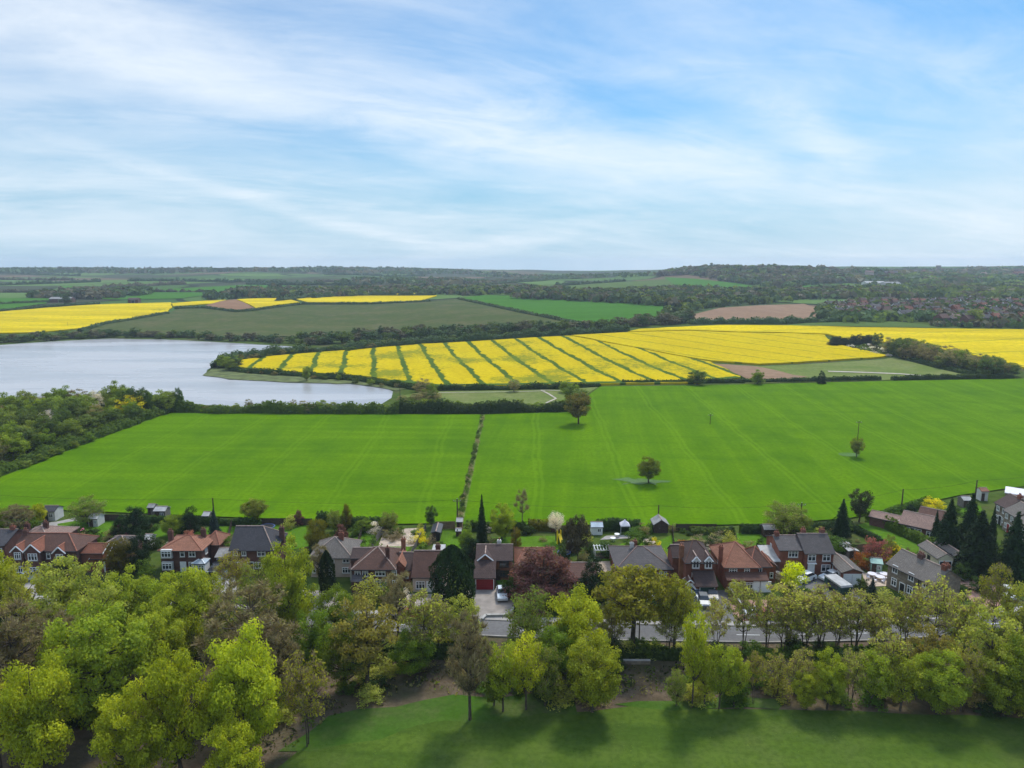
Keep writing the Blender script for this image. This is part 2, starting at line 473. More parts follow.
# kind: leaf material, crown base, crown shape, lobes, leaves (near), leaf size, lobe size, trunk material, twigs
KIND = dict(
    maple=dict(leaf='maple', cb=0.063, lobes=79, n=18125, s=0.122, lr=0.185, shape='round'),
    lime=dict(leaf='lime', cb=0.054, lobes=87, n=18850, s=0.116, lr=0.170, shape='round'),
    green=dict(leaf='green', cb=0.054, lobes=76, n=13775, s=0.116, lr=0.178, shape='round'),
    oak=dict(leaf='olive', cb=0.32, lobes=83, n=6800, s=0.152, lr=0.148, shape='round', twigs=910),
    bronze=dict(leaf='bronze', cb=0.22, lobes=83, n=5600, s=0.144, lr=0.148, shape='round', twigs=1170),
    willow=dict(leaf='willow', cb=0.045, lobes=83, n=6200, s=0.144, lr=.19, shape='round', twigs=1430),
    pale=dict(leaf='pale', cb=0.045, lobes=68, n=7200, s=0.144, lr=0.163, shape='round', twigs=650),
    tall=dict(leaf='lime', cb=0.16, lobes=64, n=6800, s=0.152, lr=0.200, shape='tall', twigs=390),
    tallmaple=dict(leaf='maple', cb=.2, lobes=57, n=5000, s=0.152, lr=0.200, shape='tall', twigs=390),
    sparse=dict(stems=2, leaf='olive', cb=.28, lobes=76, n=2300, s=0.137, lr=0.148, shape='egg', twigs=2600),
    sparsebush=dict(leaf='pale', cb=.15, lobes=83, n=3200, s=0.137, lr=0.163, shape='round', twigs=2600),
    roadside=dict(leaf='pale', cb=.3, lobes=80, n=3000, s=.15, lr=.16, shape='round', twigs=3200, stems=4),
    roadthin=dict(leaf='pale', cb=.26, lobes=70, n=1900, s=.14, lr=.15, shape='egg', twigs=2400, stems=3),
    bare=dict(leaf='brown', cb=.16, lobes=87, n=2890, s=0.114, lr=0.148, shape='round', twigs=7280),
    barebrown=dict(leaf='brown', cb=.2, lobes=87, n=1190, s=0.106, lr=0.163, shape='egg', twigs=7800),
    dead=dict(leaf='brown', cb=.3, lobes=16, n=10, s=.12, lr=.3, shape='egg', twigs=2200, trunk='bark_pale'),
    stub=dict(leaf='ivy', cb=.12, lobes=40, n=5200, s=.17, lr=.2, shape='vase', twigs=300),
    copper=dict(leaf='copper', cb=.0, lobes=110, n=17000, s=0.144, lr=.17, shape='dome', twigs=1170),
    cherry=dict(leaf='blossom', cb=.35, lobes=44, n=5200, s=.13, lr=.22, shape='round'),
    fieldoak=dict(leaf='fieldoak', cb=.2, lobes=60, n=6500, s=.18, lr=.2, shape='round', twigs=60),
    fieldgreen=dict(leaf='fieldgreen', cb=.2, lobes=56, n=6500, s=.18, lr=.2, shape='round', twigs=60),
    dark=dict(leaf='dark', cb=.03, lobes=70, n=11900, s=0.137, lr=.21, shape='dome'),
    pine=dict(leaf='pine', cb=.12, lobes=44, n=4500, s=.2, lr=.22, shape='tall', twigs=300),
    goldyew=dict(leaf='goldyew', cb=.02, lobes=60, n=9350, s=0.122, lr=.22, shape='egg'),
    poplar=dict(leaf='poplar', cb=.05, lobes=46, n=5200, s=.2, lr=.22, shape='tall'),
    wgreen=dict(leaf='green', cb=.04, lobes=36, n=3800, s=.23, lr=.24, shape='round'),
    wolive=dict(leaf='dullgreen', cb=.04, lobes=36, n=3800, s=.23, lr=.24, shape='round', twigs=200),
    wbrown=dict(leaf='brown', cb=.06, lobes=40, n=1900, s=.2, lr=.22, shape='round', twigs=1900),
    wlime=dict(leaf='willow', cb=.04, lobes=36, n=3800, s=.23, lr=.24, shape='round'),
    wyellow=dict(leaf='yellow', cb=.1, lobes=20, n=2400, s=.25, lr=.27, shape='round'),
    wblossom=dict(leaf='blossom', cb=.05, lobes=14, n=1500, s=.22, lr=.3, shape='dome'),
    fgreen=dict(leaf='farwood', cb=.0, lobes=18, n=700, s=.48, lr=.3, shape='round'),
    folive=dict(leaf='dullgreen', cb=.0, lobes=18, n=700, s=.48, lr=.3, shape='round'),
    fbrown=dict(leaf='farbrown', cb=.0, lobes=18, n=700, s=.48, lr=.3, shape='round'),
    shrub=dict(leaf='hedge', cb=.0, lobes=20, n=1700, s=.3, lr=.3, shape='dome'),
    shrubdark=dict(leaf='hedgedark', cb=.0, lobes=20, n=1700, s=.3, lr=.3, shape='dome'),
    shrubpale=dict(leaf='pale', cb=.0, lobes=20, n=1500, s=.28, lr=.3, shape='dome', twigs=300),
    shrubbrown=dict(leaf='brown', cb=.0, lobes=20, n=900, s=.26, lr=.3, shape='dome', twigs=900),
    shrubyellow=dict(leaf='yellow', cb=.0, lobes=20, n=1700, s=.28, lr=.3, shape='dome'),
    shrublime=dict(leaf='limebush', cb=.02, lobes=24, n=2600, s=.24, lr=.28, shape='egg'),
    shrubpurple=dict(leaf='purple', cb=.0, lobes=20, n=1700, s=.28, lr=.3, shape='dome'),
    shruborange=dict(leaf='orange', cb=.0, lobes=20, n=1700, s=.28, lr=.3, shape='dome'),
    shrubrose=dict(leaf='rose', cb=.1, lobes=22, n=1700, s=.26, lr=.28, shape='round', twigs=500),
    shrubblossom=dict(leaf='blossom', cb=.0, lobes=18, n=1300, s=.24, lr=.3, shape='dome', twigs=300),
    shrubdry=dict(leaf='dry', cb=.0, lobes=16, n=1000, s=.26, lr=.3, shape='dome', twigs=500),
)
H0, R0 = 10.0, 4.0
PROTO = {}

def crown_points(g, k):
    """lobe centres and radii of a crown 10 m high and 8 m wide"""
    d = KIND[k]
    z0 = H0 * d['cb']; zm = (z0 + H0) / 2; hz = (H0 - z0) / 2
    out = []
    sh = d['shape']
    N = d['lobes']
    ph = g.uniform(0, 6.28)
    for i in range(N):
        # evenly spread directions, shaken a little, so that the crown has no holes
        uz = 1 - 2 * (i + .5) / N
        a = i * 2.39996 + ph
        q = math.sqrt(max(0, 1 - uz * uz))
        u = np.array([q * math.cos(a), q * math.sin(a), uz]) + g.normal(0, .16, 3)
        u /= np.linalg.norm(u)
        f = g.uniform(0.6, 0.9) if i % 4 else g.uniform(0.1, 0.5)
        if sh == 'dome':
            u[2] = abs(u[2])
            zz = z0 + (H0 - z0) * u[2] * f * 1.04
            x, y = u[0] * f, u[1] * f
        else:
            x, y, z = u * f
            zz = zm + z * hz
        t = (zz - z0) / (H0 - z0)
        if sh == 'round': w = 1.0
        elif sh == 'egg': w = 1.12 - 0.35 * t
        elif sh == 'tall': w = 1.05 - 0.3 * abs(t - .4)
        elif sh == 'dome': w = 1.08 - 0.12 * t
        else: w = 0.45 + 0.75 * t
        r = d['lr'] * R0 * g.uniform(0.75, 1.35) * (1.15 - .35 * t)
        if sh == 'dome': zz = max(zz, r * .45)
        out.append((x * R0 * w, y * R0 * w, min(zz, H0 - r * .55), r))
    return out

def proto(kind, var):
    key = (kind, var)
    if key in PROTO: return PROTO[key]
    d = KIND[kind]
    g = np.random.default_rng(abs(hash(kind)) % 1 + sum(map(ord, kind)) * 31 + var * 977)
    rr = random.Random(var * 13 + len(kind))
    lob = crown_points(g, kind)
    # limbs
    mb = MB()
    lean = Vector((rr.uniform(-.25, .25), rr.uniform(-.25, .25), 0))
    tr = 0.024 * H0 if d['shape'] != 'tall' else .02 * H0
    zf = H0 * max(d['cb'] + .06, .12)
    fork = Vector((lean.x, lean.y, zf))
    mb.tube((0, 0, -0.3), (0, 0, .3), tr * 1.6, tr * 1.1, 8)
    mb.tube((0, 0, .3), fork, tr * 1.1, tr * .85, 8)
    topz = H0 * .86
    prev, pr = fork, tr * .85
    lead = [(fork, pr)]
    for i in range(1, 6):
        q = Vector((lean.x + rr.uniform(-.25, .25), lean.y + rr.uniform(-.25, .25), zf + (topz - zf) * i / 5))
        r1 = tr * (.85 - .15 * i)
        mb.tube(prev, q, pr, r1, 6, cap=False)
        prev, pr = q, r1
        lead.append((q, r1))
    if d.get('stems'):                # several slender stems from one root
        mb = MB(); lead = []
        for k in range(d['stems']):
            a = 2 * math.pi * k / d['stems'] + rr.uniform(-.5, .5)
            prev, pr = Vector((.25 * math.cos(a), .25 * math.sin(a), -.3)), .1 + .03 * rr.random()
            sp_ = rr.uniform(.35, 1.7)
            for i in range(1, 7):
                t = i / 6
                q = Vector((math.cos(a) * (.25 + sp_ * t ** 1.2) + rr.uniform(-.14, .14), math.sin(a) * (.25 + sp_ * t ** 1.2) + rr.uniform(-.14, .14), H0 * .84 * t))
                mb.tube(prev, q, pr, pr * .84, 6, cap=False)
                prev, pr = q, pr * .84
                if t > .3: lead.append((q, pr))
    for (x, y, z, r) in lob:
        c = Vector((x, y, z))
        best = min(range(len(lead)), key=lambda i: abs(lead[i][0].z - (z - math.hypot(x, y) * .55)) + (.8 * math.hypot(lead[i][0].x - x, lead[i][0].y - y) if d.get('stems') else 0))
        a, ra = lead[best]
        ra = min(ra * .6, .11)
        mid = a.lerp(c, .5) + Vector((0, 0, -.06 * (c - a).length)) + Vector((rr.uniform(-.15, .15), rr.uniform(-.15, .15), 0))
        mb.tube(a, mid, ra, ra * .65, 5, cap=False)
        mb.tube(mid, c, ra * .65, ra * .2, 5, cap=False)
    trunk = mb
    # leaves
    tot = sum(l[3] ** 2 for l in lob)
    Cs, Ds, Ts = [], [], []
    for (x, y, z, r) in lob:
        n = max(2, int(d['n'] * r * r / tot))
        u = unit(g, n)
        u[:, 2] = u[:, 2] + .25
        rad = r * (0.3 + 0.95 * g.random(n) ** .65)[:, None]
        p = np.array([x, y, z]) + u * rad * np.array([1.1, 1.1, .78])
        nz = u + g.normal(size=(n, 3)) * .55
        Cs.append(p); Ds.append(nz)
        Ts.append(np.clip(g.normal(1.0, .14) + g.normal(0, .13, n), .5, 1.6))
    C = np.concatenate(Cs); D = np.concatenate(Ds); Tn = np.concatenate(Ts)
    C[:, 2] = np.maximum(C[:, 2], .12)
    V, Q = leaf_geo(g, C, D, np.full(len(C), d['s']))
    midx = np.zeros(len(Q), np.int32)
    # twigs: slender four-cornered shoots that leave the limbs
    nt = d.get('twigs', 0)
    if nt:
        li = g.choice(len(lob), nt, p=np.array([l[3] ** 2 for l in lob]) / tot)
        L = np.array(lob)[li]
        u = unit(g, nt); u[:, 2] = np.abs(u[:, 2]) * .8 + .1 * u[:, 2]
        a = L[:, :3] + u * (L[:, 3] * g.uniform(0, .5, nt))[:, None]
        w = u + g.normal(size=(nt, 3)) * .45; w[:, 2] += .25
        w /= np.linalg.norm(w, axis=1, keepdims=True)
        ln = (L[:, 3] * g.uniform(.5, 1.15, nt))[:, None]
        e = a + w * ln
        sd = np.cross(w, g.normal(size=(nt, 3))); sd /= np.linalg.norm(sd, axis=1, keepdims=True)
        wd = g.uniform(.018, .042, nt)[:, None]
        TV = np.stack([a - sd * wd, a + sd * wd, e + sd * wd * .35, e - sd * wd * .35], 1).reshape(-1, 3)
        TQ = np.arange(4 * nt).reshape(-1, 4) + len(V)
        V = np.concatenate([V, TV]); Q = np.concatenate([Q, TQ])
        midx = np.concatenate([midx, np.ones(nt, np.int32)])
        Tn = np.concatenate([Tn, np.clip(g.normal(1, .2, nt), .5, 1.5)])
    me = quad_mesh('crown', V, Q, ['leaf_' + d['leaf'], 'leaf_twig'], Tn, midx)
    to = trunk.build('trunk', d.get('trunk', 'bark'))
    tm = to.data
    bpy.data.objects.remove(to)
    PROTO[key] = (tm, me)
    return PROTO[key]

def proto_conifer(kind, var):
    key = (kind, var)
    if key in PROTO: return PROTO[key]
    g = np.random.default_rng(sum(map(ord, kind)) * 7 + var * 53)
    mb = MB()
    mb.tube((0, 0, -.3), (0, 0, H0 * .93), .022 * H0, .003 * H0, 7)
    Cs, Ds, Ss, Ts = [], [], [], []
    if kind == 'spruce' or kind == 'bluespruce':
        nl = 30
        for i in range(nl):
            t = i / (nl - 1)
            z = H0 * (.06 + .92 * t)
            r = R0 * (1 - t) ** .8 * g.uniform(.85, 1.08) + .12
            nb = max(5, int(15 * (1 - t) + 5))
            for j in range(nb):
                a = 2 * math.pi * (j + g.random()) / nb
                rl = r * g.uniform(.72, 1.1)
                n = max(6, int(44 * rl / R0) + 6)
                s = g.random(n) ** .7
                x = np.cos(a) * rl * s + g.normal(0, .12, n); y = np.sin(a) * rl * s + g.normal(0, .12, n)
                zz = z - .42 * rl * s ** 1.6 + g.normal(0, .09, n) + .1
                Cs.append(np.stack([x, y, zz], 1))
                Ds.append(np.stack([np.cos(a) * .5 + g.normal(0, .5, n), np.sin(a) * .5 + g.normal(0, .5, n), np.full(n, .8)], 1))
                Ts.append(np.clip(g.normal(1, .18) + g.normal(0, .12, n), .4, 1.7))
        sz = .2; asp = .6
        leaf = 'leaf_spruce' if kind == 'bluespruce' else 'leaf_dark'
    else:                                     # columnar cypress, dense and smooth
        n = 8000
        t = g.random(n) ** .85
        z = H0 * (.02 + .97 * t)
        prof = np.minimum(1.0, (1 - t) * 2.6) ** .62 * (0.82 + .18 * np.sin(np.minimum(t * 3, 1) * math.pi / 2))
        a = g.random(n) * 2 * math.pi
        bul = 1 + .10 * np.sin(a * 5 + t * 9 + var) + .07 * np.sin(a * 9 - t * 15)
        rr = R0 * prof * bul * (0.78 + .22 * g.random(n) ** .5)
        Cs = [np.stack([rr * np.cos(a), rr * np.sin(a), z], 1)]
        Ds = [np.stack([np.cos(a), np.sin(a), .35 + 0 * a], 1) + g.normal(size=(n, 3)) * .45]
        Ts = [np.clip(1 + .28 * np.sin(a * 5 + t * 9 + var) + g.normal(0, .15, n), .4, 1.7)]
        sz = .22; asp = .6
        leaf = 'leaf_cypress'
    C = np.concatenate(Cs); D = np.concatenate(Ds); Tn = np.concatenate(Ts)
    V, Q = leaf_geo(g, C, D, np.full(len(C), sz), asp)
    me = quad_mesh('crown', V, Q, [leaf], Tn)
    to = mb.build('trunk', 'bark')
    tm = to.data
    bpy.data.objects.remove(to)
    PROTO[key] = (tm, me)
    return PROTO[key]

CONI = ('spruce', 'bluespruce', 'cypress')
NAMES = dict(spruce='spruce_tree', bluespruce='spruce_tree', cypress='cypress_tree', copper='copper_beech', cherry='cherry_tree', pine='pine_tree',
             poplar='poplar_tree', bare='bare_tree', barebrown='bare_tree', dead='dead_tree', willow='willow_tree', maple='maple_tree', tallmaple='maple_tree',
             oak='oak_tree', bronze='oak_tree', fieldoak='oak_tree', fieldgreen='oak_tree', goldyew='yew_tree', dark='yew_tree', stub='ivy_clad_tree')
ALLTREES = []

def put_tree(loc, H, W, kind, label, cat='tree', group=None, name=None, var=None, parts=True, rz=None):
    if var is None: var = random.randrange(2)
    tm, cm = proto_conifer(kind, var) if kind in CONI else proto(kind, var)
    nm = name or NAMES.get(kind) or ('shrub' if kind.startswith('shrub') else 'broadleaf_tree')
    rz = random.uniform(0, 6.28) if rz is None else rz
    sx, sz = W / (2 * R0), H / H0
    if parts:
        r = empty(nm, loc, rz)
        r.scale = (sx, sx, sz)
        for n, me in (('trunk', tm), ('crown', cm)):
            o = bpy.data.objects.new(n, me); COL.objects.link(o); o.parent = r
    else:
        r = bpy.data.objects.new(nm, cm); COL.objects.link(r)
        r.location = loc; r.rotation_euler = (0, 0, rz); r.scale = (sx, sx, sz)
    tag(r, label, cat, group)
    ALLTREES.append(r)
    return r

def tree(px, top, base, wpx, kind, label, **k):
    b = P(px, base)
    return put_tree(b, ztop(b, top) - b.z, wpx * zc(b) / F, kind, label, **k)

def shrub(px, top, base, wpx, kind, label, **k):
    k.setdefault('parts', False)
    k.setdefault('cat', 'shrub')
    return tree(px, top, base, wpx, kind, label, **k)

# ------------------------------------------------------------------ hedges
def hedge(name, path, h, w, leaf, label, cat='hedge', group=None, s=.3, den=3.0, lump=.25, kind=None, dist=0.0):
    """a hedge along a path of world points: a lumpy core wrapped in leaf sprays"""
    g = np.random.default_rng(len(path) * 17 + int(abs(path[0][0]) * 10) % 1000)
    pts = dense(path, 1.5 if s < .5 else 5.0, closed=False)
    V, Q = [], []
    prof = [(-.5, 0), (-.47, .55), (-.3, .88), (0, .95), (.3, .88), (.47, .55), (.5, 0)]
    A = []
    n = len(pts)
    for i, (x, y) in enumerate(pts):
        a = pts[max(0, i - 1)]; b = pts[min(n - 1, i + 1)]
        tx, ty = b[0] - a[0], b[1] - a[1]
        l = math.hypot(tx, ty) or 1
        nx, ny = -ty / l, tx / l
        k = 1 + lump * noise.noise((x * .22, y * .22, 3.3)) * 1.6
        kw = 1 + lump * noise.noise((x * .3, y * .3, 8.3)) * 1.2
        z = T(x, y)
        for u, v in prof:
            V.append((x + nx * u * w * .9 * kw, y + ny * u * w * .9 * kw, z - .05 + v * h * .9 * k))
        A.append((x, y, nx, ny, k, kw, z))
    m = len(prof)
    for i in range(n - 1):
        for j in range(m - 1):
            Q.append((i * m + j, i * m + j + 1, (i + 1) * m + j + 1, (i + 1) * m + j))
    tint = list(g.uniform(.7, 1.0, len(Q)))
    V = np.array(V); Q = np.array(Q)
    L = sum(math.hypot(pts[i + 1][0] - pts[i][0], pts[i + 1][1] - pts[i][1]) for i in range(n - 1))
    cnt = int(L * (2 * h + w) * den)
    idx = g.random(cnt) * (n - 1)
    i0 = np.minimum(idx.astype(int), n - 2); fr = idx - i0
    AA = np.array(A)
    B = AA[i0] * (1 - fr)[:, None] + AA[i0 + 1] * fr[:, None]
    th = g.random(cnt) * math.pi
    rr = g.uniform(.85, 1.12, cnt)
    u = -np.cos(th) * .5 * rr
    v = np.minimum(np.sin(th) ** .6, 1.0) * rr
    C = np.stack([B[:, 0] + B[:, 2] * u * w * B[:, 5], B[:, 1] + B[:, 3] * u * w * B[:, 5], B[:, 6] + np.maximum(v * h * B[:, 4], .08)], 1)
    D = np.stack([B[:, 2] * u * 2, B[:, 3] * u * 2, v], 1) + g.normal(size=(cnt, 3)) * .5
    V2, Q2 = leaf_geo(g, C, D, np.full(cnt, s))
    t2 = np.array([1 + .3 * noise.noise((c[0] * .35, c[1] * .35, 1.1)) for c in C]) + g.normal(0, .14, cnt)
    me = quad_mesh(name, np.concatenate([V, V2]), np.concatenate([Q, Q2 + len(V)]), ['leaf_' + leaf], np.concatenate([tint, np.clip(t2, .4, 1.7)]))
    o = bpy.data.objects.new(name, me); COL.objects.link(o)
    tag(o, label, cat, group, kind)
    return o

def hedge_px(name, px, *a, **k):
    return hedge(name, PP(px), *a, **k)

def wood(name, poly, leafs, label, spacing, size, h, kind='stuff', jit=.5):
    """a far wood that reads as one mass: crowns of leaf clumps over the whole area"""
    g = np.random.default_rng(len(poly) * 91 + int(abs(poly[0][0])))
    rr = random.Random(int(abs(poly[0][0])) + len(poly))
    xs = [p[0] for p in poly]; ys = [p[1] for p in poly]
    cs = []
    y = min(ys)
    while y < max(ys):
        x = min(xs)
        while x < max(xs):
            qx, qy = x + rr.uniform(-jit, jit) * spacing, y + rr.uniform(-jit, jit) * spacing
            if inside(qx, qy, poly): cs.append((qx, qy, T(qx, qy)))
            x += spacing
        y += spacing
    Cs, Ds, Ts, Ms, Ss = [], [], [], [], []
    for (x, y, z) in cs:
        n = 22
        hh = h * rr.uniform(.6, 1.2); w = spacing * rr.uniform(.5, .85)
        u = unit(g, n); u[:, 2] = np.abs(u[:, 2]) * 1.1 - .12
        Cs.append(np.array([x, y, z + hh * .45]) + u * np.array([w, w, hh * .55]) * g.uniform(.7, 1.0, (n, 1)))
        Ds.append(u + g.normal(size=(n, 3)) * .3)
        Ts.append(np.clip(rr.gauss(1, .22) + g.normal(0, .12, n), .4, 1.7))
        Ms.append(np.full(n, rr.choices(range(len(leafs)), [4] + [2] * (len(leafs) - 1))[0]))
        Ss.append(np.full(n, size * rr.uniform(.8, 1.2)))
    if not Cs: return None
    C = np.concatenate(Cs)
    V, Q = leaf_geo(g, C, np.concatenate(Ds), np.concatenate(Ss))
    me = quad_mesh(name, V, Q, ['leaf_' + l for l in leafs], np.concatenate(Ts), np.concatenate(Ms))
    o = bpy.data.objects.new(name, me); COL.objects.link(o)
    tag(o, label, None, None, kind)
    return o
# ------------------------------------------------------------------ buildings
def fbox(mb, O, t, n, u0, u1, d0, d1, z0, z1, m=0):
    """a box in the frame of a wall face: u along it, d out of it"""
    k = len(mb.v)
    for z in (z0, z1):
        for u, d in ((u0, d0), (u1, d0), (u1, d1), (u0, d1)):
            mb.v.append((O[0] + t[0] * u + n[0] * d, O[1] + t[1] * u + n[1] * d, z))
    for f in ((0, 3, 2, 1), (4, 5, 6, 7), (0, 1, 5, 4), (1, 2, 6, 5), (2, 3, 7, 6), (3, 0, 4, 7)):
        mb.f.append(tuple(k + i for i in f)); mb.m.append(m)

FACE = dict(f=((1, 0), (0, -1)), b=((-1, 0), (0, 1)), l=((0, -1), (-1, 0)), r=((0, 1), (1, 0)))

class HB:
    def __init__(s, name, label, fl=None, fr=None, cat='house', group=None, loc=None, rz=0, w=None):
        if fl:
            a, b = P(*fl), P(*fr)
            d = b - a
            s.w = d.length
            s.o = empty(name, a, math.atan2(d.y, d.x))
        else:
            s.w = w
            s.o = empty(name, loc, rz)
        tag(s.o, label, cat, group)
        s.roof = None

    def block(s, x0, x1, y0, y1, h, wall, roofmat, kind='gable', axis='x', pitch=40, hl=False, hr=False, over=.35, base=0.0,
              ridge='ridge_pale', barge=None, th=.14, hipk=1.0):
        if axis == 'x': mp = lambda u, v, z: (u, v, z); u0, u1, v0, v1 = x0, x1, y0, y1
        else: mp = lambda u, v, z: (v, u, z); u0, u1, v0, v1 = y0, y1, x0, x1
        tp = math.tan(R(pitch)); vm = (v0 + v1) / 2; hd = (v1 - v0) / 2
        rise = tp * hd
        wm = MB()
        b0 = base if base else -.3
        if kind in ('gable', 'hip'):
            if kind == 'hip': hl = hr = True
            k = min(hd * hipk, (u1 - u0) / 2)
            for (ua, ub) in ((u0, u1),):
                ring = [(v0, b0), (v1, b0), (v1, h), (v0, h)]
                n = len(wm.v)
                L_ = [(v0, b0), (v1, b0), (v1, h)] + ([] if hl else [(vm, h + rise)]) + [(v0, h)]
                R_ = [(v0, b0), (v1, b0), (v1, h)] + ([] if hr else [(vm, h + rise)]) + [(v0, h)]
                wm.poly([mp(ua, v, z) for v, z in L_])
                wm.poly([mp(ub, v, z) for v, z in R_])
                wm.poly([mp(ua, v0, b0), mp(ub, v0, b0), mp(ub, v0, h), mp(ua, v0, h)])
                wm.poly([mp(ua, v1, b0), mp(ub, v1, b0), mp(ub, v1, h), mp(ua, v1, h)])
                wm.poly([mp(ua, v0, b0), mp(ub, v0, b0), mp(ub, v1, b0), mp(ua, v1, b0)])
            rm = MB(); e = h - tp * over + th * .8; t = h + rise + th * .8
            ra = u0 + k if hl else u0 - over * .7
            rb = u1 - k if hr else u1 + over * .7
            ea = u0 - over if hl else u0 - over * .7
            eb = u1 + over if hr else u1 + over * .7
            rm.slab([mp(ea, v0 - over, e), mp(eb, v0 - over, e), mp(rb, vm, t), mp(ra, vm, t)], th)
            rm.slab([mp(ea, v1 + over, e), mp(eb, v1 + over, e), mp(rb, vm, t), mp(ra, vm, t)], th)
            if hl: rm.slab([mp(ea, v0 - over, e), mp(ra, vm, t), mp(ea, v1 + over, e)], th)
            if hr: rm.slab([mp(eb, v0 - over, e), mp(rb, vm, t), mp(eb, v1 + over, e)], th)
            g = MB()
            segs = [(mp(ra, vm, t), mp(rb, vm, t))] if rb - ra > .1 else []
            if hl: segs += [(mp(ra, vm, t), mp(ea, v0 - over, e)), (mp(ra, vm, t), mp(ea, v1 + over, e))]
            if hr: segs += [(mp(rb, vm, t), mp(eb, v0 - over, e)), (mp(rb, vm, t), mp(eb, v1 + over, e))]
            for a, b in segs: g.tube(a, b, .12, .12, 6)
            gut = [MB(), MB()]
            gut[0].tube(mp(ea, v0 - over - .05, e - th * .6), mp(eb, v0 - over - .05, e - th * .6), .07, .07, 6)
            gut[1].tube(mp(ea, v1 + over + .05, e - th * .6), mp(eb, v1 + over + .05, e - th * .6), .07, .07, 6)
            bb = None
            if barge:
                bb = []
                for uu, hip in ((u0 - over * .7 - .04, hl), (u1 + over * .7 + .04, hr)):
                    if hip: continue
                    for vv in (v0 - over, v1 + over):
                        bb.append(MB())
                        a, b = Vector(mp(uu, vv, e - .12)), Vector(mp(uu, vm, t - .12))
                        bb[-1].tube(a, b, .13, .13, 4)
        elif kind == 'lean':          # low at v0, high at v1
            rise = tp * (v1 - v0)
            wm.poly([mp(u0, v0, b0), mp(u1, v0, b0), mp(u1, v0, h), mp(u0, v0, h)])
            wm.poly([mp(u0, v1, b0), mp(u1, v1, b0), mp(u1, v1, h + rise), mp(u0, v1, h + rise)])
            for u in (u0, u1): wm.poly([mp(u, v0, b0), mp(u, v1, b0), mp(u, v1, h + rise), mp(u, v0, h)])
            rm = MB(); e = h - tp * over + th * .9
            rm.slab([mp(u0 - over * .6, v0 - over, e), mp(u1 + over * .6, v0 - over, e), mp(u1 + over * .6, v1 - .02, h + rise + th * .9), mp(u0 - over * .6, v1 - .02, h + rise + th * .9)], th)
            g = gut = bb = None
        else:                          # flat
            wm.box(x0, x1, y0, y1, b0, h)
            rm = MB(); rm.box(x0 - over * .4, x1 + over * .4, y0 - over * .4, y1 + over * .4, h + .005, h + .2)
            g = gut = bb = None
        wm.build('wall', wall, s.o)
        rf = rm.build('roof', roofmat, s.o)
        if g and g.v: g.build('ridge_tile', ridge, rf)
        for q in gut or []: q.build('gutter', 'dark_paint', rf)
        for q in bb or []: q.build('bargeboard', 'white_paint', rf)
        if s.roof is None: s.roof = rf; s.ridge = h + rise
        s.last = rf
        return rf

    def win(s, face, p, c, z, w, h, cols=2, mat='white_paint', fr=.11, sill=True):
        t, n = FACE[face]
        O = (c, p) if face in 'fb' else (p, c)
        m = MB()
        for (a, b, z0, z1) in ((-w / 2, w / 2, z, z + fr), (-w / 2, w / 2, z + h - fr, z + h), (-w / 2, -w / 2 + fr, z + fr, z + h - fr), (w / 2 - fr, w / 2, z + fr, z + h - fr)):
            fbox(m, O, t, n, a, b, .0, .09, z0, z1)
        for i in range(1, cols):
            u = -w / 2 + w * i / cols
            fbox(m, O, t, n, u - .05, u + .05, .0, .085, z + fr, z + h - fr)
        if h > .9: fbox(m, O, t, n, -w / 2 + fr, w / 2 - fr, .0, .08, z + h * .64, z + h * .64 + .09)
        o = m.build('window', mat, s.o)
        q = MB(); fbox(q, O, t, n, -w / 2 + fr * .5, w / 2 - fr * .5, -.02, .035, z + fr * .5, z + h - fr * .5)
        q.build('pane', 'glass', o)
        if sill:
            q = MB(); fbox(q, O, t, n, -w / 2 - .08, w / 2 + .08, -.02, .16, z - .13, z - .005)
            q.build('sill', 'concrete' if mat == 'white_paint' else mat, o)
        return o

    def door(s, face, p, c, w=.95, h=2.05, mat='white_paint', frame='white_paint'):
        t, n = FACE[face]
        O = (c, p) if face in 'fb' else (p, c)
        m = MB(); fbox(m, O, t, n, -w / 2, w / 2, -.02, .05, 0, h)
        for z0, z1 in ((.25, .9), (1.1, 1.85)):
            fbox(m, O, t, n, -w * .34, w * .34, .03, .075, z0, z1)
        d = m.build('door', mat, s.o)
        m = MB()
        fbox(m, O, t, n, -w / 2 - .12, -w / 2, -.02, .09, 0, h + .12); fbox(m, O, t, n, w / 2, w / 2 + .12, -.02, .09, 0, h + .12)
        fbox(m, O, t, n, -w / 2, w / 2, -.02, .09, h, h + .12)
        m.build('frame', frame, d)
        m = MB(); fbox(m, O, t, n, w * .34, w * .34 + .12, .05, .11, 1.0, 1.06); m.build('handle', 'steel', d)

    def garage(s, face, p, c, w, h, mat, split=1):
        t, n = FACE[face]
        O = (c, p) if face in 'fb' else (p, c)
        m = MB()
        for i in range(split):
            a = -w / 2 + w * i / split; b = a + w / split
            fbox(m, O, t, n, a + .03, b - .03, -.02, .05, 0, h)
            k = 6
            for j in range(k):
                fbox(m, O, t, n, a + .1, b - .1, .04, .075, h * (j + .12) / k, h * (j + .88) / k)
        d = m.build('garage_door', mat, s.o)
        m = MB()
        fbox(m, O, t, n, -w / 2 - .12, -w / 2, -.02, .1, 0, h + .14); fbox(m, O, t, n, w / 2, w / 2 + .12, -.02, .1, 0, h + .14)
        fbox(m, O, t, n, -w / 2, w / 2, -.02, .1, h + .01, h + .14)
        m.build('frame', 'white_paint', d)

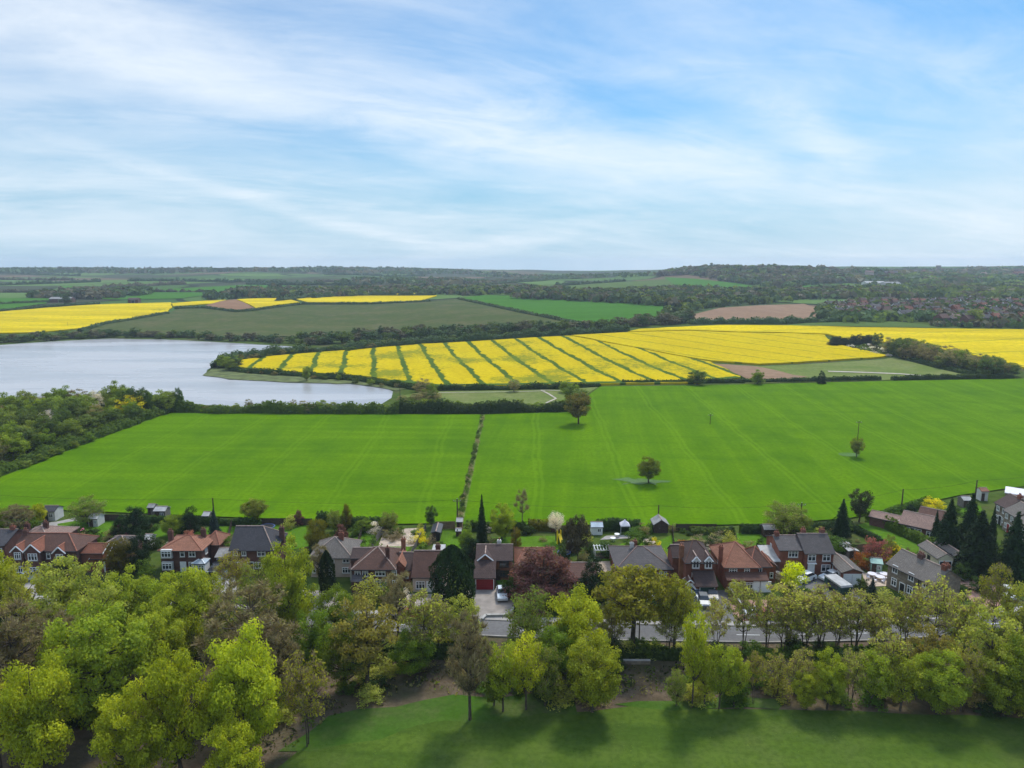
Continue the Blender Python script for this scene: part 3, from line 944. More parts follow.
    def chimney(s, x, y, z0, z1, mat='brick_red', w=.9, d=.6, pots=2, roof=None, tall=.85):
        z1 = s.ridge + tall; z0 = min(z0, z1 - 2.6)
        m = MB(); m.box(x - w / 2, x + w / 2, y - d / 2, y + d / 2, z0, z1)
        m.box(x - w / 2 - .07, x + w / 2 + .07, y - d / 2 - .07, y + d / 2 + .07, z1 - .4, z1 - .22)
        o = m.build('chimney', mat, roof or s.roof)
        for i in range(pots):
            q = MB(); q.lathe([(.13, 0), (.11, .3), (.14, .42), (.1, .43)], (x + (i - (pots - 1) / 2) * .38, y, z1 - .01), 8)
            # a chimney is the deepest level, so pots belong to its roof
            q.build('chimney_pot', 'tile_orange', roof or s.roof)

    def prism(s, name, x0, x1, y0, y1, z0, z1, mat, parent=None):
        m = MB(); m.box(x0, x1, y0, y1, z0, z1); return m.build(name, mat, parent or s.o)

def shed(px, base, wpx, d, h, wall, roof, label, kind='gable', axis='x', pitch=25, name='garden_shed', cat='shed', group=None, rz=0.0, door=True, windows=1, doormat='wood_dark'):
    b = P(px, base)
    w = wpx * zc(b) / F
    s = HB(name, label, loc=b, rz=rz, w=w, cat=cat, group=group)
    s.block(-w / 2, w / 2, 0, d, h, wall, roof, kind=kind, axis=axis, pitch=pitch, over=.2)
    if door: s.door('f', 0, -w * .22, min(.85, w * .3), min(1.9, h * .9), doormat, doormat)
    for i in range(windows): s.win('f', 0, w * .2, h * .38, w * .3, h * .4, 2, sill=False, fr=.07)
    return s

# ------------------------------------------------------------------ small things
def fence(path, h, mat, label, group=None, seg=2.4, name='garden_fence', close=False, cat='fence'):
    p0 = Vector((path[0][0], path[0][1], 0))
    r = empty(name, p0)
    tag(r, label, cat, group)
    for (a, b) in zip(path[:-1], path[1:]):
        a, b = Vector((a[0], a[1], 0)) - p0, Vector((b[0], b[1], 0)) - p0
        L = (b - a).length
        k = max(1, round(L / seg)); l = L / k
        t = (b - a) / L
        n = (-t.y, t.x)
        for i in range(k + 1):
            q = a + t * (l * i)
            m = MB(); m.box(-.05, .05, -.05, .05, -.3, h + .1)
            o = m.build('post', mat, r); o.location = (q.x, q.y, 0); o.rotation_euler = (0, 0, math.atan2(t.y, t.x))
            if i < k:
                m = MB(); y = random.uniform(-.03, .03)
                nb = 8
                for j in range(nb):
                    x0 = .06 + (l - .12) * j / nb
                    m.box(x0, x0 + (l - .12) / nb - .015, -.012 + .01 * (j % 2), .012 + .01 * (j % 2), .08, h + y)
                m.box(.06, l - .06, .022, .06, h * .25, h * .25 + .08); m.box(.06, l - .06, .022, .06, h * .78, h * .78 + .08)
                o = m.build('panel', mat, r); o.location = (q.x, q.y, 0); o.rotation_euler = (0, 0, math.atan2(t.y, t.x))
    return r

def wall_run(path, h, th, mat, label, name='garden_wall', cap='concrete', group=None):
    p0 = Vector((path[0][0], path[0][1], 0))
    m, c = MB(), MB()
    for (a, b) in zip(path[:-1], path[1:]):
        a, b = Vector((a[0], a[1], 0)) - p0, Vector((b[0], b[1], 0)) - p0
        t = (b - a).normalized(); n = Vector((-t.y, t.x, 0))
        L = (b - a).length
        fbox(m, (a.x, a.y), (t.x, t.y), (n.x, n.y), 0, L, -th / 2, th / 2, -.3, h)
        fbox(c, (a.x, a.y), (t.x, t.y), (n.x, n.y), -.02, L + .02, -th / 2 - .05, th / 2 + .05, h + .004, h + .09)
    o = m.build(name, mat); o.location = p0
    tag(o, label, 'wall', group)
    c.build('coping', cap, o)
    return o

def car(loc, rz, mat, label, group='cars parked on the driveways', L=4.2):
    r = empty('parked_car', loc, rz)
    r.scale = (1.1, 1.1, 1.1)
    tag(r, label, 'car', group)
    def shape(prof, yw, top=None, ytop=None):
        m = MB(); n = len(prof)
        for sgn in (-1, 1):
            for x, z in prof:
                w = yw
                if top is not None:
                    f = max(0, (z - top[0]) / (top[1] - top[0])); w = yw + (ytop - yw) * f
                m.v.append((x, sgn * w, z))
        m.f.append(tuple(range(n))); m.f.append(tuple(range(2 * n - 1, n - 1, -1)))
        for i in range(n):
            j = (i + 1) % n
            m.f.append((i, n + i, n + j, j))
        m.m = [0] * len(m.f)
        return m
    h = L / 2
    shape([(-h, .35), (-h + .05, .2), (h - .08, .2), (h, .38), (h - .02, .62), (h - .25, .76), (.75, .92), (-h + .35, .96), (-h + .02, .85)], .87, (.3, .96), .82).build('body', mat, r)
    g = shape([(-h + .4, .94), (.8, .9), (.2, 1.36), (-h + .85, 1.38)], .8, (.9, 1.38), .62).build('cabin_window', 'glass', r)
    shape([(-h + .82, 1.37), (.24, 1.35), (.18, 1.42), (-h + .95, 1.45)], .63).build('roof', mat, r)
    for x in (-h + .8, h - .8):
        for sgn in (-1, 1):
            m = MB(); m.tube((x, sgn * .72, .31), (x, sgn * .9, .31), .31, .31, 14)
            w = m.build('tyre', 'black_rubber', r)
            m = MB(); m.tube((x, sgn * .89, .31), (x, sgn * .915, .31), .19, .17, 10)
            m.build('rim', 'steel', w)
    for sgn in (-1, 1):
        m = MB(); m.box(h - .16, h + .01, sgn * .62 - .16, sgn * .62 + .16, .55, .7); m.build('headlight', 'glass_pale', r)
        m = MB(); m.box(-h - .01, -h + .1, sgn * .68 - .1, sgn * .68 + .1, .6, .8); m.build('tail_light', 'red_paint', r)
    return r

def car_px(px, py, deg, mat, label, **k):
    b = P(px, py)
    return car((b.x, b.y, b.z + k.pop('lift', .14)), R(deg), mat, label, **k)

POLES = []
def pole(px, top, base, label, arm=True, group='utility poles along the field edge', rz=0.0):
    b = P(px, base); H = ztop(b, top) - b.z
    r = empty('utility_pole', b, rz)
    tag(r, label, 'pole', group)
    m = MB(); q = .19 if b.y < 190 else .13
    m.tube((0, 0, -.4), (0, 0, H), q, q * .7, 8); m.build('post', 'wood_dark', r)
    if arm:
        m = MB(); m.box(-.95, .95, -.07, .07, H - .55, H - .42); m.build('crossarm', 'wood_grey', r)
        for x in (-.8, 0, .8):
            m = MB(); z = H - .42 if x else H
            m.lathe([(.03, 0), (.07, .05), (.05, .12), (.07, .16), (.03, .22)], (x, 0, z), 8); m.build('insulator', 'glass_pale', r)
    POLES.append((b, H))
    return r

def wire(a, b, sag, label, n=14):
    m = MB(); pr = None
    for i in range(n + 1):
        t = i / n
        p = Vector(a).lerp(Vector(b), t); p.z -= sag * 4 * t * (1 - t)
        if pr is not None: m.tube(pr, p, .022, .022, 4, cap=False)
        pr = p
    o = m.build('power_line', 'black_rubber')
    return tag(o, label, 'cable', 'power lines over the field edge')

def table(px, py, mat, label, r=.7, parasol=False):
    b = P(px, py)
    o = empty('garden_table', b); tag(o, label, 'table')
    m = MB(); m.lathe([(r, .7), (r, .74), (r * .97, .75)], n=14); m.build('tabletop', mat, o)
    for a in range(4):
        m = MB(); m.tube((r * .7 * math.cos(a * 1.57), r * .7 * math.sin(a * 1.57), 0), (r * .5 * math.cos(a * 1.57), r * .5 * math.sin(a * 1.57), .71), .03, .03, 6); m.build('leg', mat, o)
    return o

def chair(px, py, mat, label, rz=0, group='white garden chairs on the stone house patio'):
    b = P(px, py)
    o = empty('garden_chair', b, rz); tag(o, label, 'chair', group)
    m = MB(); m.box(-.25, .25, -.25, .25, .42, .47); m.build('seat', mat, o)
    m = MB(); m.box(-.25, .25, .22, .27, .48, .95); m.build('backrest', mat, o)
    for x in (-.2, .2):
        for y in (-.2, .2):
            m = MB(); m.tube((x, y, 0), (x * .95, y * .95, .43), .03, .03, 6); m.build('leg', mat, o)

def trampoline(px, py, label, r=1.8):
    b = P(px, py)
    o = empty('trampoline', b); tag(o, label, 'trampoline')
    m = MB(); m.lathe([(r * .86, .83), (r * .86, .85), (.01, .86)], n=24); m.build('jumping_mat', 'black_rubber', o)
    m = MB(); m.lathe([(r, .8), (r * 1.02, .84), (r, .9), (r * .87, .9), (r * .865, .84)], n=24); m.build('pad', 'car_blue', o)
    for a in range(6):
        t = a * math.pi / 3
        m = MB(); m.tube((r * .95 * math.cos(t), r * .95 * math.sin(t), 0), (r * .95 * math.cos(t), r * .95 * math.sin(t), .82), .04, .04, 6); m.build('leg', 'steel', o)

def gazebo(px, py, label, w=2.6):
    b = P(px, py)
    o = empty('gazebo', b); tag(o, label, 'gazebo')
    h = w / 2
    m = MB()
    c = [(-h, -h), (h, -h), (h, h), (-h, h)]
    for i in range(4):
        a, d = c[i], c[(i + 1) % 4]
        m.slab([(a[0], a[1], 2.1), (d[0], d[1], 2.1), (d[0] * .12, d[1] * .12, 3.0), (a[0] * .12, a[1] * .12, 3.0)], .04)
        n = Vector((a[0] + d[0], a[1] + d[1], 0)).normalized() * .03
        m.poly([(a[0] + n.x, a[1] + n.y, 1.85), (d[0] + n.x, d[1] + n.y, 1.85), (d[0] + n.x, d[1] + n.y, 2.1), (a[0] + n.x, a[1] + n.y, 2.1)])
    m.box(-h * .12, h * .12, -h * .12, h * .12, 2.95, 3.15)
    m.build('canopy', 'cloth_white', o)
    for a in c:
        m = MB(); m.tube((a[0] * .96, a[1] * .96, 0), (a[0] * .96, a[1] * .96, 2.1), .04, .04, 6); m.build('leg', 'white_paint', o)
# ------------------------------------------------------------------ world, sun, haze
SUN = Vector((0.26, 0.56, 0.80)).normalized()
w = bpy.data.worlds.new('World'); S.world = w; w.use_nodes = True
nt = w.node_tree
bg = nt.nodes['Background']
sky = nd(nt, 'ShaderNodeTexSky')
sky.sky_type = 'NISHITA'; sky.sun_disc = False
sky.sun_elevation = math.asin(SUN.z); sky.sun_rotation = math.atan2(SUN.x, SUN.y)
sky.altitude = 100; sky.air_density = 1.1; sky.dust_density = 1.0; sky.ozone_density = 2.5
VX, VY, WX, WY = 0.4, 0.9, 3.7, 1.9
gd = nt.nodes.new('ShaderNodeTexCoord').outputs['Generated']
sp = nd(nt, 'ShaderNodeSeparateXYZ'); nt.links.new(gd, sp.inputs[0])
zz = math_n(nt, 'ADD', math_n(nt, 'MAXIMUM', sp.outputs[2], 0.0), 0.16)
cx = nd(nt, 'ShaderNodeCombineXYZ')
nt.links.new(math_n(nt, 'DIVIDE', sp.outputs[0], zz), cx.inputs[0])
nt.links.new(math_n(nt, 'DIVIDE', sp.outputs[1], zz), cx.inputs[1])
pl = cx.outputs[0]                                  # place on the cloud layer
veil = noise_n(nt, mapped(nt, rotmap(nt, pl, (0.46, 0.75, 1), R(-22)), loc=(VX, VY, 0)), 1.0, 8, 0.6, 0.5)
wisp = noise_n(nt, mapped(nt, rotmap(nt, pl, (0.40, 1.35, 1), R(-24)), loc=(WX, WY, 0)), 1.0, 10, 0.6, 0.8)
fine = noise_n(nt, mapped(nt, rotmap(nt, pl, (1.6, 3.0, 1), R(-18)), loc=(1.2, 7.4, 0)), 1.0, 10, 0.65, 0.6)
side = ramp(nt, math_n(nt, 'ADD', math_n(nt, 'MULTIPLY', sp.outputs[0], -1.0), math_n(nt, 'MULTIPLY', sp.outputs[2], 0.1)), (-0.6, 0.55))
tex = math_n(nt, 'MULTIPLY', math_n(nt, 'SUBTRACT', fine, 0.5), 0.35)
sx_ = nd(nt, 'ShaderNodeSeparateXYZ'); nt.links.new(pl, sx_.inputs[0])
wob = noise_n(nt, mapped(nt, pl, scale=(1.4, 1.4, 1), loc=(4.4, 2.0, 0)), 1.0, 6, .6)
def streamer(c2, c1, c0, wd, x0, x1, amp):
    """a long band of cirrus drawn out along a curve of the cloud layer"""
    x, y = sx_.outputs[0], sx_.outputs[1]
    f = math_n(nt, 'ADD', math_n(nt, 'MULTIPLY', math_n(nt, 'ADD', math_n(nt, 'MULTIPLY', x, c2), c1), x), c0)
    e = math_n(nt, 'ADD', math_n(nt, 'SUBTRACT', y, f), math_n(nt, 'MULTIPLY', math_n(nt, 'SUBTRACT', wob, .5), 1.3 * wd))
    g = ramp(nt, math_n(nt, 'MULTIPLY', math_n(nt, 'ABSOLUTE', e), -1.0), (-wd, 0.0))
    ends = math_n(nt, 'MULTIPLY', ramp(nt, x, (x0 - .5, x0 + .4)), math_n(nt, 'SUBTRACT', 1.0, ramp(nt, x, (x1 - .5, x1 + .4))))
    k = math_n(nt, 'MULTIPLY', math_n(nt, 'MULTIPLY', g, ends), math_n(nt, 'MULTIPLY_ADD', tex, 3.4, amp), clamp=True)
    return k
b1 = streamer(-.2, .55, 3.03, .58, -1.75, 1.25, .52)
b2 = streamer(.45, -.08, 2.33, .27, .4, 1.6, .34)
b3 = streamer(-1.16, -.56, 5.42, .5, -1.6, .35, .42)
b4 = streamer(-.1, .3, 1.62, .36, -2.2, -.2, .5)
a1 = math_n(nt, 'MULTIPLY', ramp(nt, math_n(nt, 'ADD', math_n(nt, 'ADD', veil, tex), math_n(nt, 'MULTIPLY', side, 0.18)), (0.28, 0.98)), 0.68)
a2 = math_n(nt, 'MULTIPLY', ramp(nt, math_n(nt, 'ADD', wisp, tex), (0.48, 0.75)), 0.3)
low = ramp(nt, math_n(nt, 'ADD', math_n(nt, 'MULTIPLY', sp.outputs[0], .55), math_n(nt, 'MULTIPLY', sp.outputs[2], -1.0)), (.05, .32))
a4 = math_n(nt, 'MULTIPLY', low, math_n(nt, 'MULTIPLY_ADD', tex, 1.6, .5), clamp=True)
hz = math_n(nt, 'MULTIPLY', ramp(nt, math_n(nt, 'MULTIPLY', sp.outputs[2], -1.0), (-0.11, 0.02)), 0.16)
inv = math_n(nt, 'SUBTRACT', 1.0, a1)
for q in (a2, b1, b2, b3, b4, a4, hz):
    inv = math_n(nt, 'MULTIPLY', inv, math_n(nt, 'SUBTRACT', 1.0, q))
cover = math_n(nt, 'SUBTRACT', 1.0, inv, clamp=True)
SKYG, CLOUD = (0.33, 0.66, 0.88), (7.0, 7.55, 8.1)
skyc = mixc(nt, 1.0, sky.outputs[0], SKYG, 'MULTIPLY')
low_k = math_n(nt, 'MULTIPLY', ramp(nt, math_n(nt, 'MULTIPLY', sp.outputs[2], -1.0), (-0.24, -0.01)), 0.8)
skyc = mixc(nt, low_k, skyc, (2.9, 4.75, 6.4))
# unseen sky above the frame is brightened: added fill that softens the shadows
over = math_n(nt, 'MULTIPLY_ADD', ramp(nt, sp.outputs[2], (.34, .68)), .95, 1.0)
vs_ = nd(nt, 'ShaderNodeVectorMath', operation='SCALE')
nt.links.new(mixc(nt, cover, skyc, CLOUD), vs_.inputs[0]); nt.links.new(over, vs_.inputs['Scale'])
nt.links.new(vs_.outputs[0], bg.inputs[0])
bg.inputs[1].default_value = 0.08

sl = bpy.data.lights.new('sun', 'SUN'); sl.energy = 2.0; sl.angle = R(10); sl.color = (1.0, 0.94, 0.84)
so = bpy.data.objects.new('sun', sl); COL.objects.link(so)
so.rotation_euler = SUN.to_track_quat('Z', 'Y').to_euler()
so.location = (0, 0, 300)

m, nt, b, L = newmat('haze_air')
nt.nodes.remove(b)
pv = nd(nt, 'ShaderNodeVolumePrincipled')
pv.inputs['Color'].default_value = (0.74, 0.87, 1.0, 1)
pv.inputs['Density'].default_value = 0.00012
pv.inputs['Anisotropy'].default_value = 0.2
L.new(pv.outputs[0], nt.nodes['Material Output'].inputs['Volume'])
M['haze_air'] = m
mb = MB(); mb.box(-5200, 5200, -500, 5600, -140, 84)
tag(mb.build('haze', 'haze_air'), 'thin pale blue haze over the whole valley', kind='stuff')

# ------------------------------------------------------------------ ground materials
def m_ground():
    m, nt, b, L = newmat('ground')
    co = objco(nt)
    s = nd(nt, 'ShaderNodeSeparateXYZ'); L.new(co, s.inputs[0])
    n1 = noise_n(nt, co, .05, 8, .6); n2 = noise_n(nt, co, .35, 6, .6)
    near = mixc(nt, ramp(nt, n2, (.35, .65)), (0.045, 0.075, 0.012), (0.075, 0.105, 0.02))
    near = mixc(nt, ramp(nt, n1, (.5, .72)), near, (0.105, 0.08, 0.05))
    dco = nd(nt, 'ShaderNodeVectorMath', operation='ADD')
    nz = nd(nt, 'ShaderNodeTexNoise'); nz.inputs['Scale'].default_value = .004; L.new(co, nz.inputs[0])
    sc_ = nd(nt, 'ShaderNodeVectorMath', operation='SCALE'); sc_.inputs['Scale'].default_value = 140
    L.new(nz.outputs[1], sc_.inputs[0]); L.new(co, dco.inputs[0]); L.new(sc_.outputs[0], dco.inputs[1])
    fl = nd(nt, 'ShaderNodeVectorMath', operation='MULTIPLY'); fl.inputs[1].default_value = (1, 1, 0)
    L.new(dco.outputs[0], fl.inputs[0])
    vo = nd(nt, 'ShaderNodeTexVoronoi'); vo.inputs['Scale'].default_value = 1 / 210; L.new(fl.outputs[0], vo.inputs['Vector'])
    ve = nd(nt, 'ShaderNodeTexVoronoi'); ve.feature = 'DISTANCE_TO_EDGE'; ve.inputs['Scale'].default_value = 1 / 210; L.new(fl.outputs[0], ve.inputs['Vector'])
    cs = nd(nt, 'ShaderNodeSeparateColor'); L.new(vo.outputs['Color'], cs.inputs[0])
    far = mixc(nt, ramp(nt, cs.outputs[0], (.2, .8)), (0.055, 0.11, 0.025), (0.1, 0.17, 0.04))
    far = mixc(nt, ramp(nt, cs.outputs[1], (.80, .88)), far, (0.14, 0.10, 0.06))
    far = mixc(nt, ramp(nt, cs.outputs[2], (.6, .7)), far, (0.05, 0.06, 0.03))
    far = mixc(nt, math_n(nt, 'MULTIPLY', ramp(nt, n1, (.4, .8)), .4), far, (0.05, 0.05, 0.03))
    edge = ramp(nt, math_n(nt, 'MULTIPLY', ve.outputs[0], -1.0), (-.035, -.02))
    far = mixc(nt, edge, far, (0.02, 0.03, 0.012))
    L.new(mixc(nt, ramp(nt, s.outputs[1], (600, 760)), near, far), b.inputs['Base Color'])
    b.inputs['Roughness'].default_value = .95; b.inputs['Specular IOR Level'].default_value = .02
    return m
M['ground'] = m_ground()

def m_field(name, c1, c2, c3, rot, sx=.006, sy=.09, tram=None, tc=None, patch=.5, bump=.3, tw=.5, twob=True, line_noise=.5, fine=1.0, weeds=None, streak2=None):
    """a crop: streaks along the drilling direction, patches, and wheel tracks"""
    m, nt, b, L = newmat(name)
    co = objco(nt)
    st = noise_n(nt, rotmap(nt, co, (sx, sy, 0), rot), 1.0, 6, .6)
    pa = noise_n(nt, mapped(nt, co, scale=(1, 1, 0)), .03 if fine < 1.2 else .09, 9, .72)
    fi = noise_n(nt, mapped(nt, co, scale=(1, 1, 0)), .9 * fine, 4, .65)
    c = mixc(nt, ramp(nt, st, (.34, .68)), c1, c2)
    c = mixc(nt, math_n(nt, 'MULTIPLY', ramp(nt, pa, (.42, .72)), patch), c, c3)
    c = mixc(nt, math_n(nt, 'MULTIPLY', ramp(nt, fi, (.35, .7)), .5), c, sc(c1, .66))
    if streak2:
        s2 = noise_n(nt, mapped(nt, rotmap(nt, co, (.008, .11, 0), streak2[0]), loc=(5, 3, 0)), 1.0, 7, .65)
        c = mixc(nt, math_n(nt, 'MULTIPLY', ramp(nt, s2, (.48, .7)), streak2[2]), c, streak2[1])
    if tram:
        u = mapped(nt, co, rot=tram[0])
        s = nd(nt, 'ShaderNodeSeparateXYZ'); L.new(u, s.inputs[0])
        wob = noise_n(nt, mapped(nt, co, scale=(1, 1, 0)), .03, 3)
        v = math_n(nt, 'ADD', s.outputs[0], math_n(nt, 'MULTIPLY', wob, 5.0))
        v = math_n(nt, 'MULTIPLY', math_n(nt, 'FRACT', math_n(nt, 'MULTIPLY', math_n(nt, 'ADD', v, tram[2]), 1.0 / tram[1])), tram[1])
        d = math_n(nt, 'ABSOLUTE', math_n(nt, 'SUBTRACT', v, tram[1] / 2))
        if twob: d = math_n(nt, 'ABSOLUTE', math_n(nt, 'SUBTRACT', d, .9))
        rg = noise_n(nt, mapped(nt, co, scale=(1, 1, 0)), .12, 5, .7)
        d = math_n(nt, 'ADD', d, math_n(nt, 'MULTIPLY', math_n(nt, 'SUBTRACT', rg, .5), tw * 3 * line_noise))
        k = ramp(nt, math_n(nt, 'MULTIPLY', d, -1.0), (-tw * 1.25, -tw * .7))
        c = mixc(nt, math_n(nt, 'MULTIPLY', k, tram[3]), c, tc)
    if weeds:                     # weak green patches and gaps in the bloom
        w1 = noise_n(nt, mapped(nt, co, scale=(1, 1, 0)), .022, 3, .5)
        w2 = noise_n(nt, mapped(nt, co, scale=(1, 1, 0)), .35, 6, .75)
        wk = ramp(nt, math_n(nt, 'ADD', math_n(nt, 'MULTIPLY', w1, .6), math_n(nt, 'MULTIPLY', w2, .5)), (weeds - .03, weeds + .06))
        c = mixc(nt, math_n(nt, 'MULTIPLY', wk, .75), c, (0.12, 0.16, 0.015))
    L.new(c, b.inputs['Base Color'])
    b.inputs['Roughness'].default_value = .95; b.inputs['Specular IOR Level'].default_value = .02
    if bump:
        bp = nd(nt, 'ShaderNodeBump'); bp.inputs['Strength'].default_value = bump; bp.inputs['Distance'].default_value = .3
        L.new(fi, bp.inputs['Height']); L.new(bp.outputs[0], b.inputs['Normal'])
    return m

def azim(a, b):
    p, q = P(*a), P(*b)
    return math.atan2(q.y - p.y, q.x - p.x)

# a streak runs along the mapped x axis, so the map is turned back by the run's own angle
WG = (0.080, 0.172, 0.0005)
M['wheat_left'] = m_field('wheat_left', WG, (0.112, 0.217, 0.001), (0.045, 0.115, 0.002), R(2), .009, .2, (R(-1.5), 24, 3, .2), (0.135, 0.25, 0.006), .8, tw=.5, streak2=(R(-90), (0.046, 0.118, 0.002), .35))
M['wheat_right'] = m_field('wheat_right', WG, (0.112, 0.217, 0.001), (0.045, 0.115, 0.002), R(-84), .006, .16, (R(2), 24, 9, .27), (0.135, 0.25, 0.006), .8, tw=.5, streak2=(R(8), (0.046, 0.118, 0.002), .45))
tr_a = azim((541, 391), (483, 346))
YL = (0.50, 0.365, 0.002)
M['rape_main'] = m_field('rape_main', YL, (0.58, 0.42, 0.003), (0.55, 0.45, 0.008), -tr_a, .02, .12, (-tr_a + math.pi / 2, 17.2, 4, 1.0), (0.055, 0.10, 0.014), .5, tw=1.6, twob=False, line_noise=1.2, fine=.5, weeds=.58)
tr_b = azim((777, 359), (684, 346))
M['rape_upper'] = m_field('rape_upper', YL, (0.58, 0.42, 0.003), (0.58, 0.46, 0.008), -tr_b, .01, .07, (-tr_b + math.pi / 2, 23, 4, .85), (0.16, 0.18, 0.012), .45, tw=.7, twob=False, line_noise=1.6, fine=.4, weeds=.66)
M['rape_far'] = m_field('rape_far', YL, (0.76, 0.56, 0.005), (0.5, 0.40, 0.008), R(8), .004, .03, (R(75), 40, 4, .5), (0.16, 0.19, 0.02), .45, tw=1.2, twob=False, line_noise=1.4, fine=.3, weeds=.66)
M['soil_far'] = m_field('soil_far', (0.24, 0.135, 0.075), (0.28, 0.165, 0.095), (0.2, 0.11, 0.06), R(10), .004, .04, patch=.4, bump=.1, fine=.2)
M['soil_grey'] = m_field('soil_grey', (0.25, 0.155, 0.095), (0.29, 0.19, 0.12), (0.21, 0.125, 0.08), R(80), .004, .04, patch=.4, bump=.1, fine=.2)
M['drab_field'] = m_field('drab_field', (0.06, 0.085, 0.022), (0.085, 0.1, 0.03), (0.16, 0.125, 0.065), R(8), .003, .022, patch=.65, bump=.1, fine=.2)
M['grass_far'] = m_field('grass_far', (0.045, 0.14, 0.01), (0.06, 0.17, 0.014), (0.05, 0.12, 0.014), R(-20), .003, .03, (R(60), 24, 3, .3), (0.035, 0.1, 0.012), .4, bump=.1, fine=.2)
M['grass_pale'] = m_field('grass_pale', (0.075, 0.12, 0.025), (0.09, 0.145, 0.03), (0.1, 0.12, 0.04), R(-10), .003, .03, patch=.4, bump=.1, fine=.2)
M['scrub'] = m_field('scrub', (0.12, 0.165, 0.035), (0.175, 0.205, 0.06), (0.235, 0.215, 0.10), R(15), .05, .12, patch=.55, bump=.5, fine=.5)
M['park'] = m_field('park', (0.052, 0.094, 0.012), (0.088, 0.138, 0.018), (0.10, 0.12, 0.035), R(4), .02, .2, patch=.55, bump=.5, fine=1.4)
M['lawn'] = m_field('lawn', (0.075, 0.16, 0.01), (0.1, 0.2, 0.014), (0.1, 0.15, 0.022), R(40), .2, .6, patch=.5, bump=.4, fine=2)
M['verge'] = m_field('verge', (0.05, 0.11, 0.012), (0.075, 0.135, 0.02), (0.11, 0.095, 0.05), R(5), .1, .4, patch=.75, bump=.5, fine=1.5)
M['litter'] = m_field('litter', (0.095, 0.07, 0.045), (0.17, 0.125, 0.085), (0.05, 0.065, 0.018), R(4), .1, .25, patch=.8, bump=.8, fine=1.5)
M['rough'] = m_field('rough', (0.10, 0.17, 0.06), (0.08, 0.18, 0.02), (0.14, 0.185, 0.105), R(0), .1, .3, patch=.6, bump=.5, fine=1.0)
M['asphalt'] = m_field('asphalt', (0.15, 0.142, 0.138), (0.175, 0.168, 0.162), (0.13, 0.122, 0.118), R(4), .03, .5, patch=.4, bump=.15, fine=2)
M['paving'] = m_plain('paving', (0.30, 0.275, 0.25), .95, .15, .6)
M['drive'] = m_plain('drive', (0.27, 0.235, 0.205), .95, .2, .5, bump=.2)
M['gravel_red'] = m_plain('gravel_red', (0.33, 0.19, 0.14), .95, .2, .7, bump=.3)
M['path_pale'] = m_plain('path_pale', (0.42, 0.37, 0.29), .95, .15, .3)
M['patio'] = m_plain('patio', (0.42, 0.33, 0.25), .95, .2, 1.0)
M['shore'] = m_plain('shore', (0.10, 0.12, 0.035), .95, .35, .2)
M['worn'] = m_plain('worn', (0.2, 0.19, 0.1), .95, .4, .8)
M['paint_line'] = m_plain('paint_line', (0.7, 0.7, 0.68), .8, .1, 2)

def m_water():
    m, nt, b, L = newmat('water')
    co = objco(nt)
    n = noise_n(nt, mapped(nt, co, scale=(.35, 1.2, 1)), .8, 4, .6)
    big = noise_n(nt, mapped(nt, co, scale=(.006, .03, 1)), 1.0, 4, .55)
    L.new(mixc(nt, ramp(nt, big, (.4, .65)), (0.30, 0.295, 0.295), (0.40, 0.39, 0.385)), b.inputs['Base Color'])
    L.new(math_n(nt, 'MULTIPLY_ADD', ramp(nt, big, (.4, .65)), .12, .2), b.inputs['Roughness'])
    b.inputs['Specular IOR Level'].default_value = .35
    b.inputs['IOR'].default_value = 1.33
    bp = nd(nt, 'ShaderNodeBump'); bp.inputs['Strength'].default_value = .12; bp.inputs['Distance'].default_value = .12
    L.new(n, bp.inputs['Height']); L.new(bp.outputs[0], b.inputs['Normal'])
    return m
M['water'] = m_water()

# ------------------------------------------------------------------ the ground sheet
def axis(a, b, steps):
    out = [a]; 
    while out[-1] < b: out.append(out[-1] + steps(out[-1]))
    return out
ys = axis(-450, 5400, lambda y: 10 if y < 250 else 7 if y < 1000 else 14 if y < 2000 else 26 if y < 3600 else 120)
xp = axis(0, 5000, lambda x: 9 if x < 700 else 22 if x < 2000 else 130)
xs = [-x for x in reversed(xp[1:])] + xp
V = [(x, y, T(x, y)) for y in ys for x in xs]
nx = len(xs)
Fc = [(j * nx + i, j * nx + i + 1, (j + 1) * nx + i + 1, (j + 1) * nx + i) for j in range(len(ys) - 1) for i in range(nx - 1)]
me = bpy.data.meshes.new('ground'); me.from_pydata(V, [], Fc); me.materials.append(M['ground'])
me.polygons.foreach_set('use_smooth', [True] * len(Fc)); me.update()
go = bpy.data.objects.new('ground', me); COL.objects.link(go)
tag(go, 'valley floor and hills with grass between the fields', kind='structure')

# ------------------------------------------------------------------ water, crops, fields
LAKE = PP([(-330, 420), (-330, 352), (-120, 349), (0, 345), (60, 341), (110, 338.5), (180, 340), (260, 344.5), (322, 348.5), (318, 350), (285, 352), (250, 356), (225, 361),
           (206, 370), (205, 374), (230, 378.5), (290, 381.5), (350, 383), (384, 387), (396, 391), (393, 398), (380, 405), (350, 409), (280, 409), (220, 406), (170, 400), (120, 396), (60, 400), (0, 410)])
sheet('lake', LAKE, 0, 'water', 'grey reservoir reflecting the bright cloudy sky', step=14, zfix=0.05, rag=3)
bank = [(x, y) for x, y in PP([(203, 375.5), (230, 379.5), (290, 382.8), (350, 384.3), (384, 388.5), (398, 391), (410, 388), (400, 384), (360, 379), (300, 375.5), (262, 372.5), (232, 368), (214, 368)])]
sheet('shore', bank, .3, 'shore', 'narrow olive grass shore along the tip of the peninsula', step=6, rag=2)
sheet('wheat_field', PP([(-210, 560), (0, 475.5), (90, 442), (165, 413.5), (300, 414.5), (481, 415), (456, 524), (400, 525), (310, 521.5), (180, 516), (60, 511), (-60, 508)]), .3, 'wheat_left',
      'bright green wheat field between the reservoir hedge and the gardens', step=7)
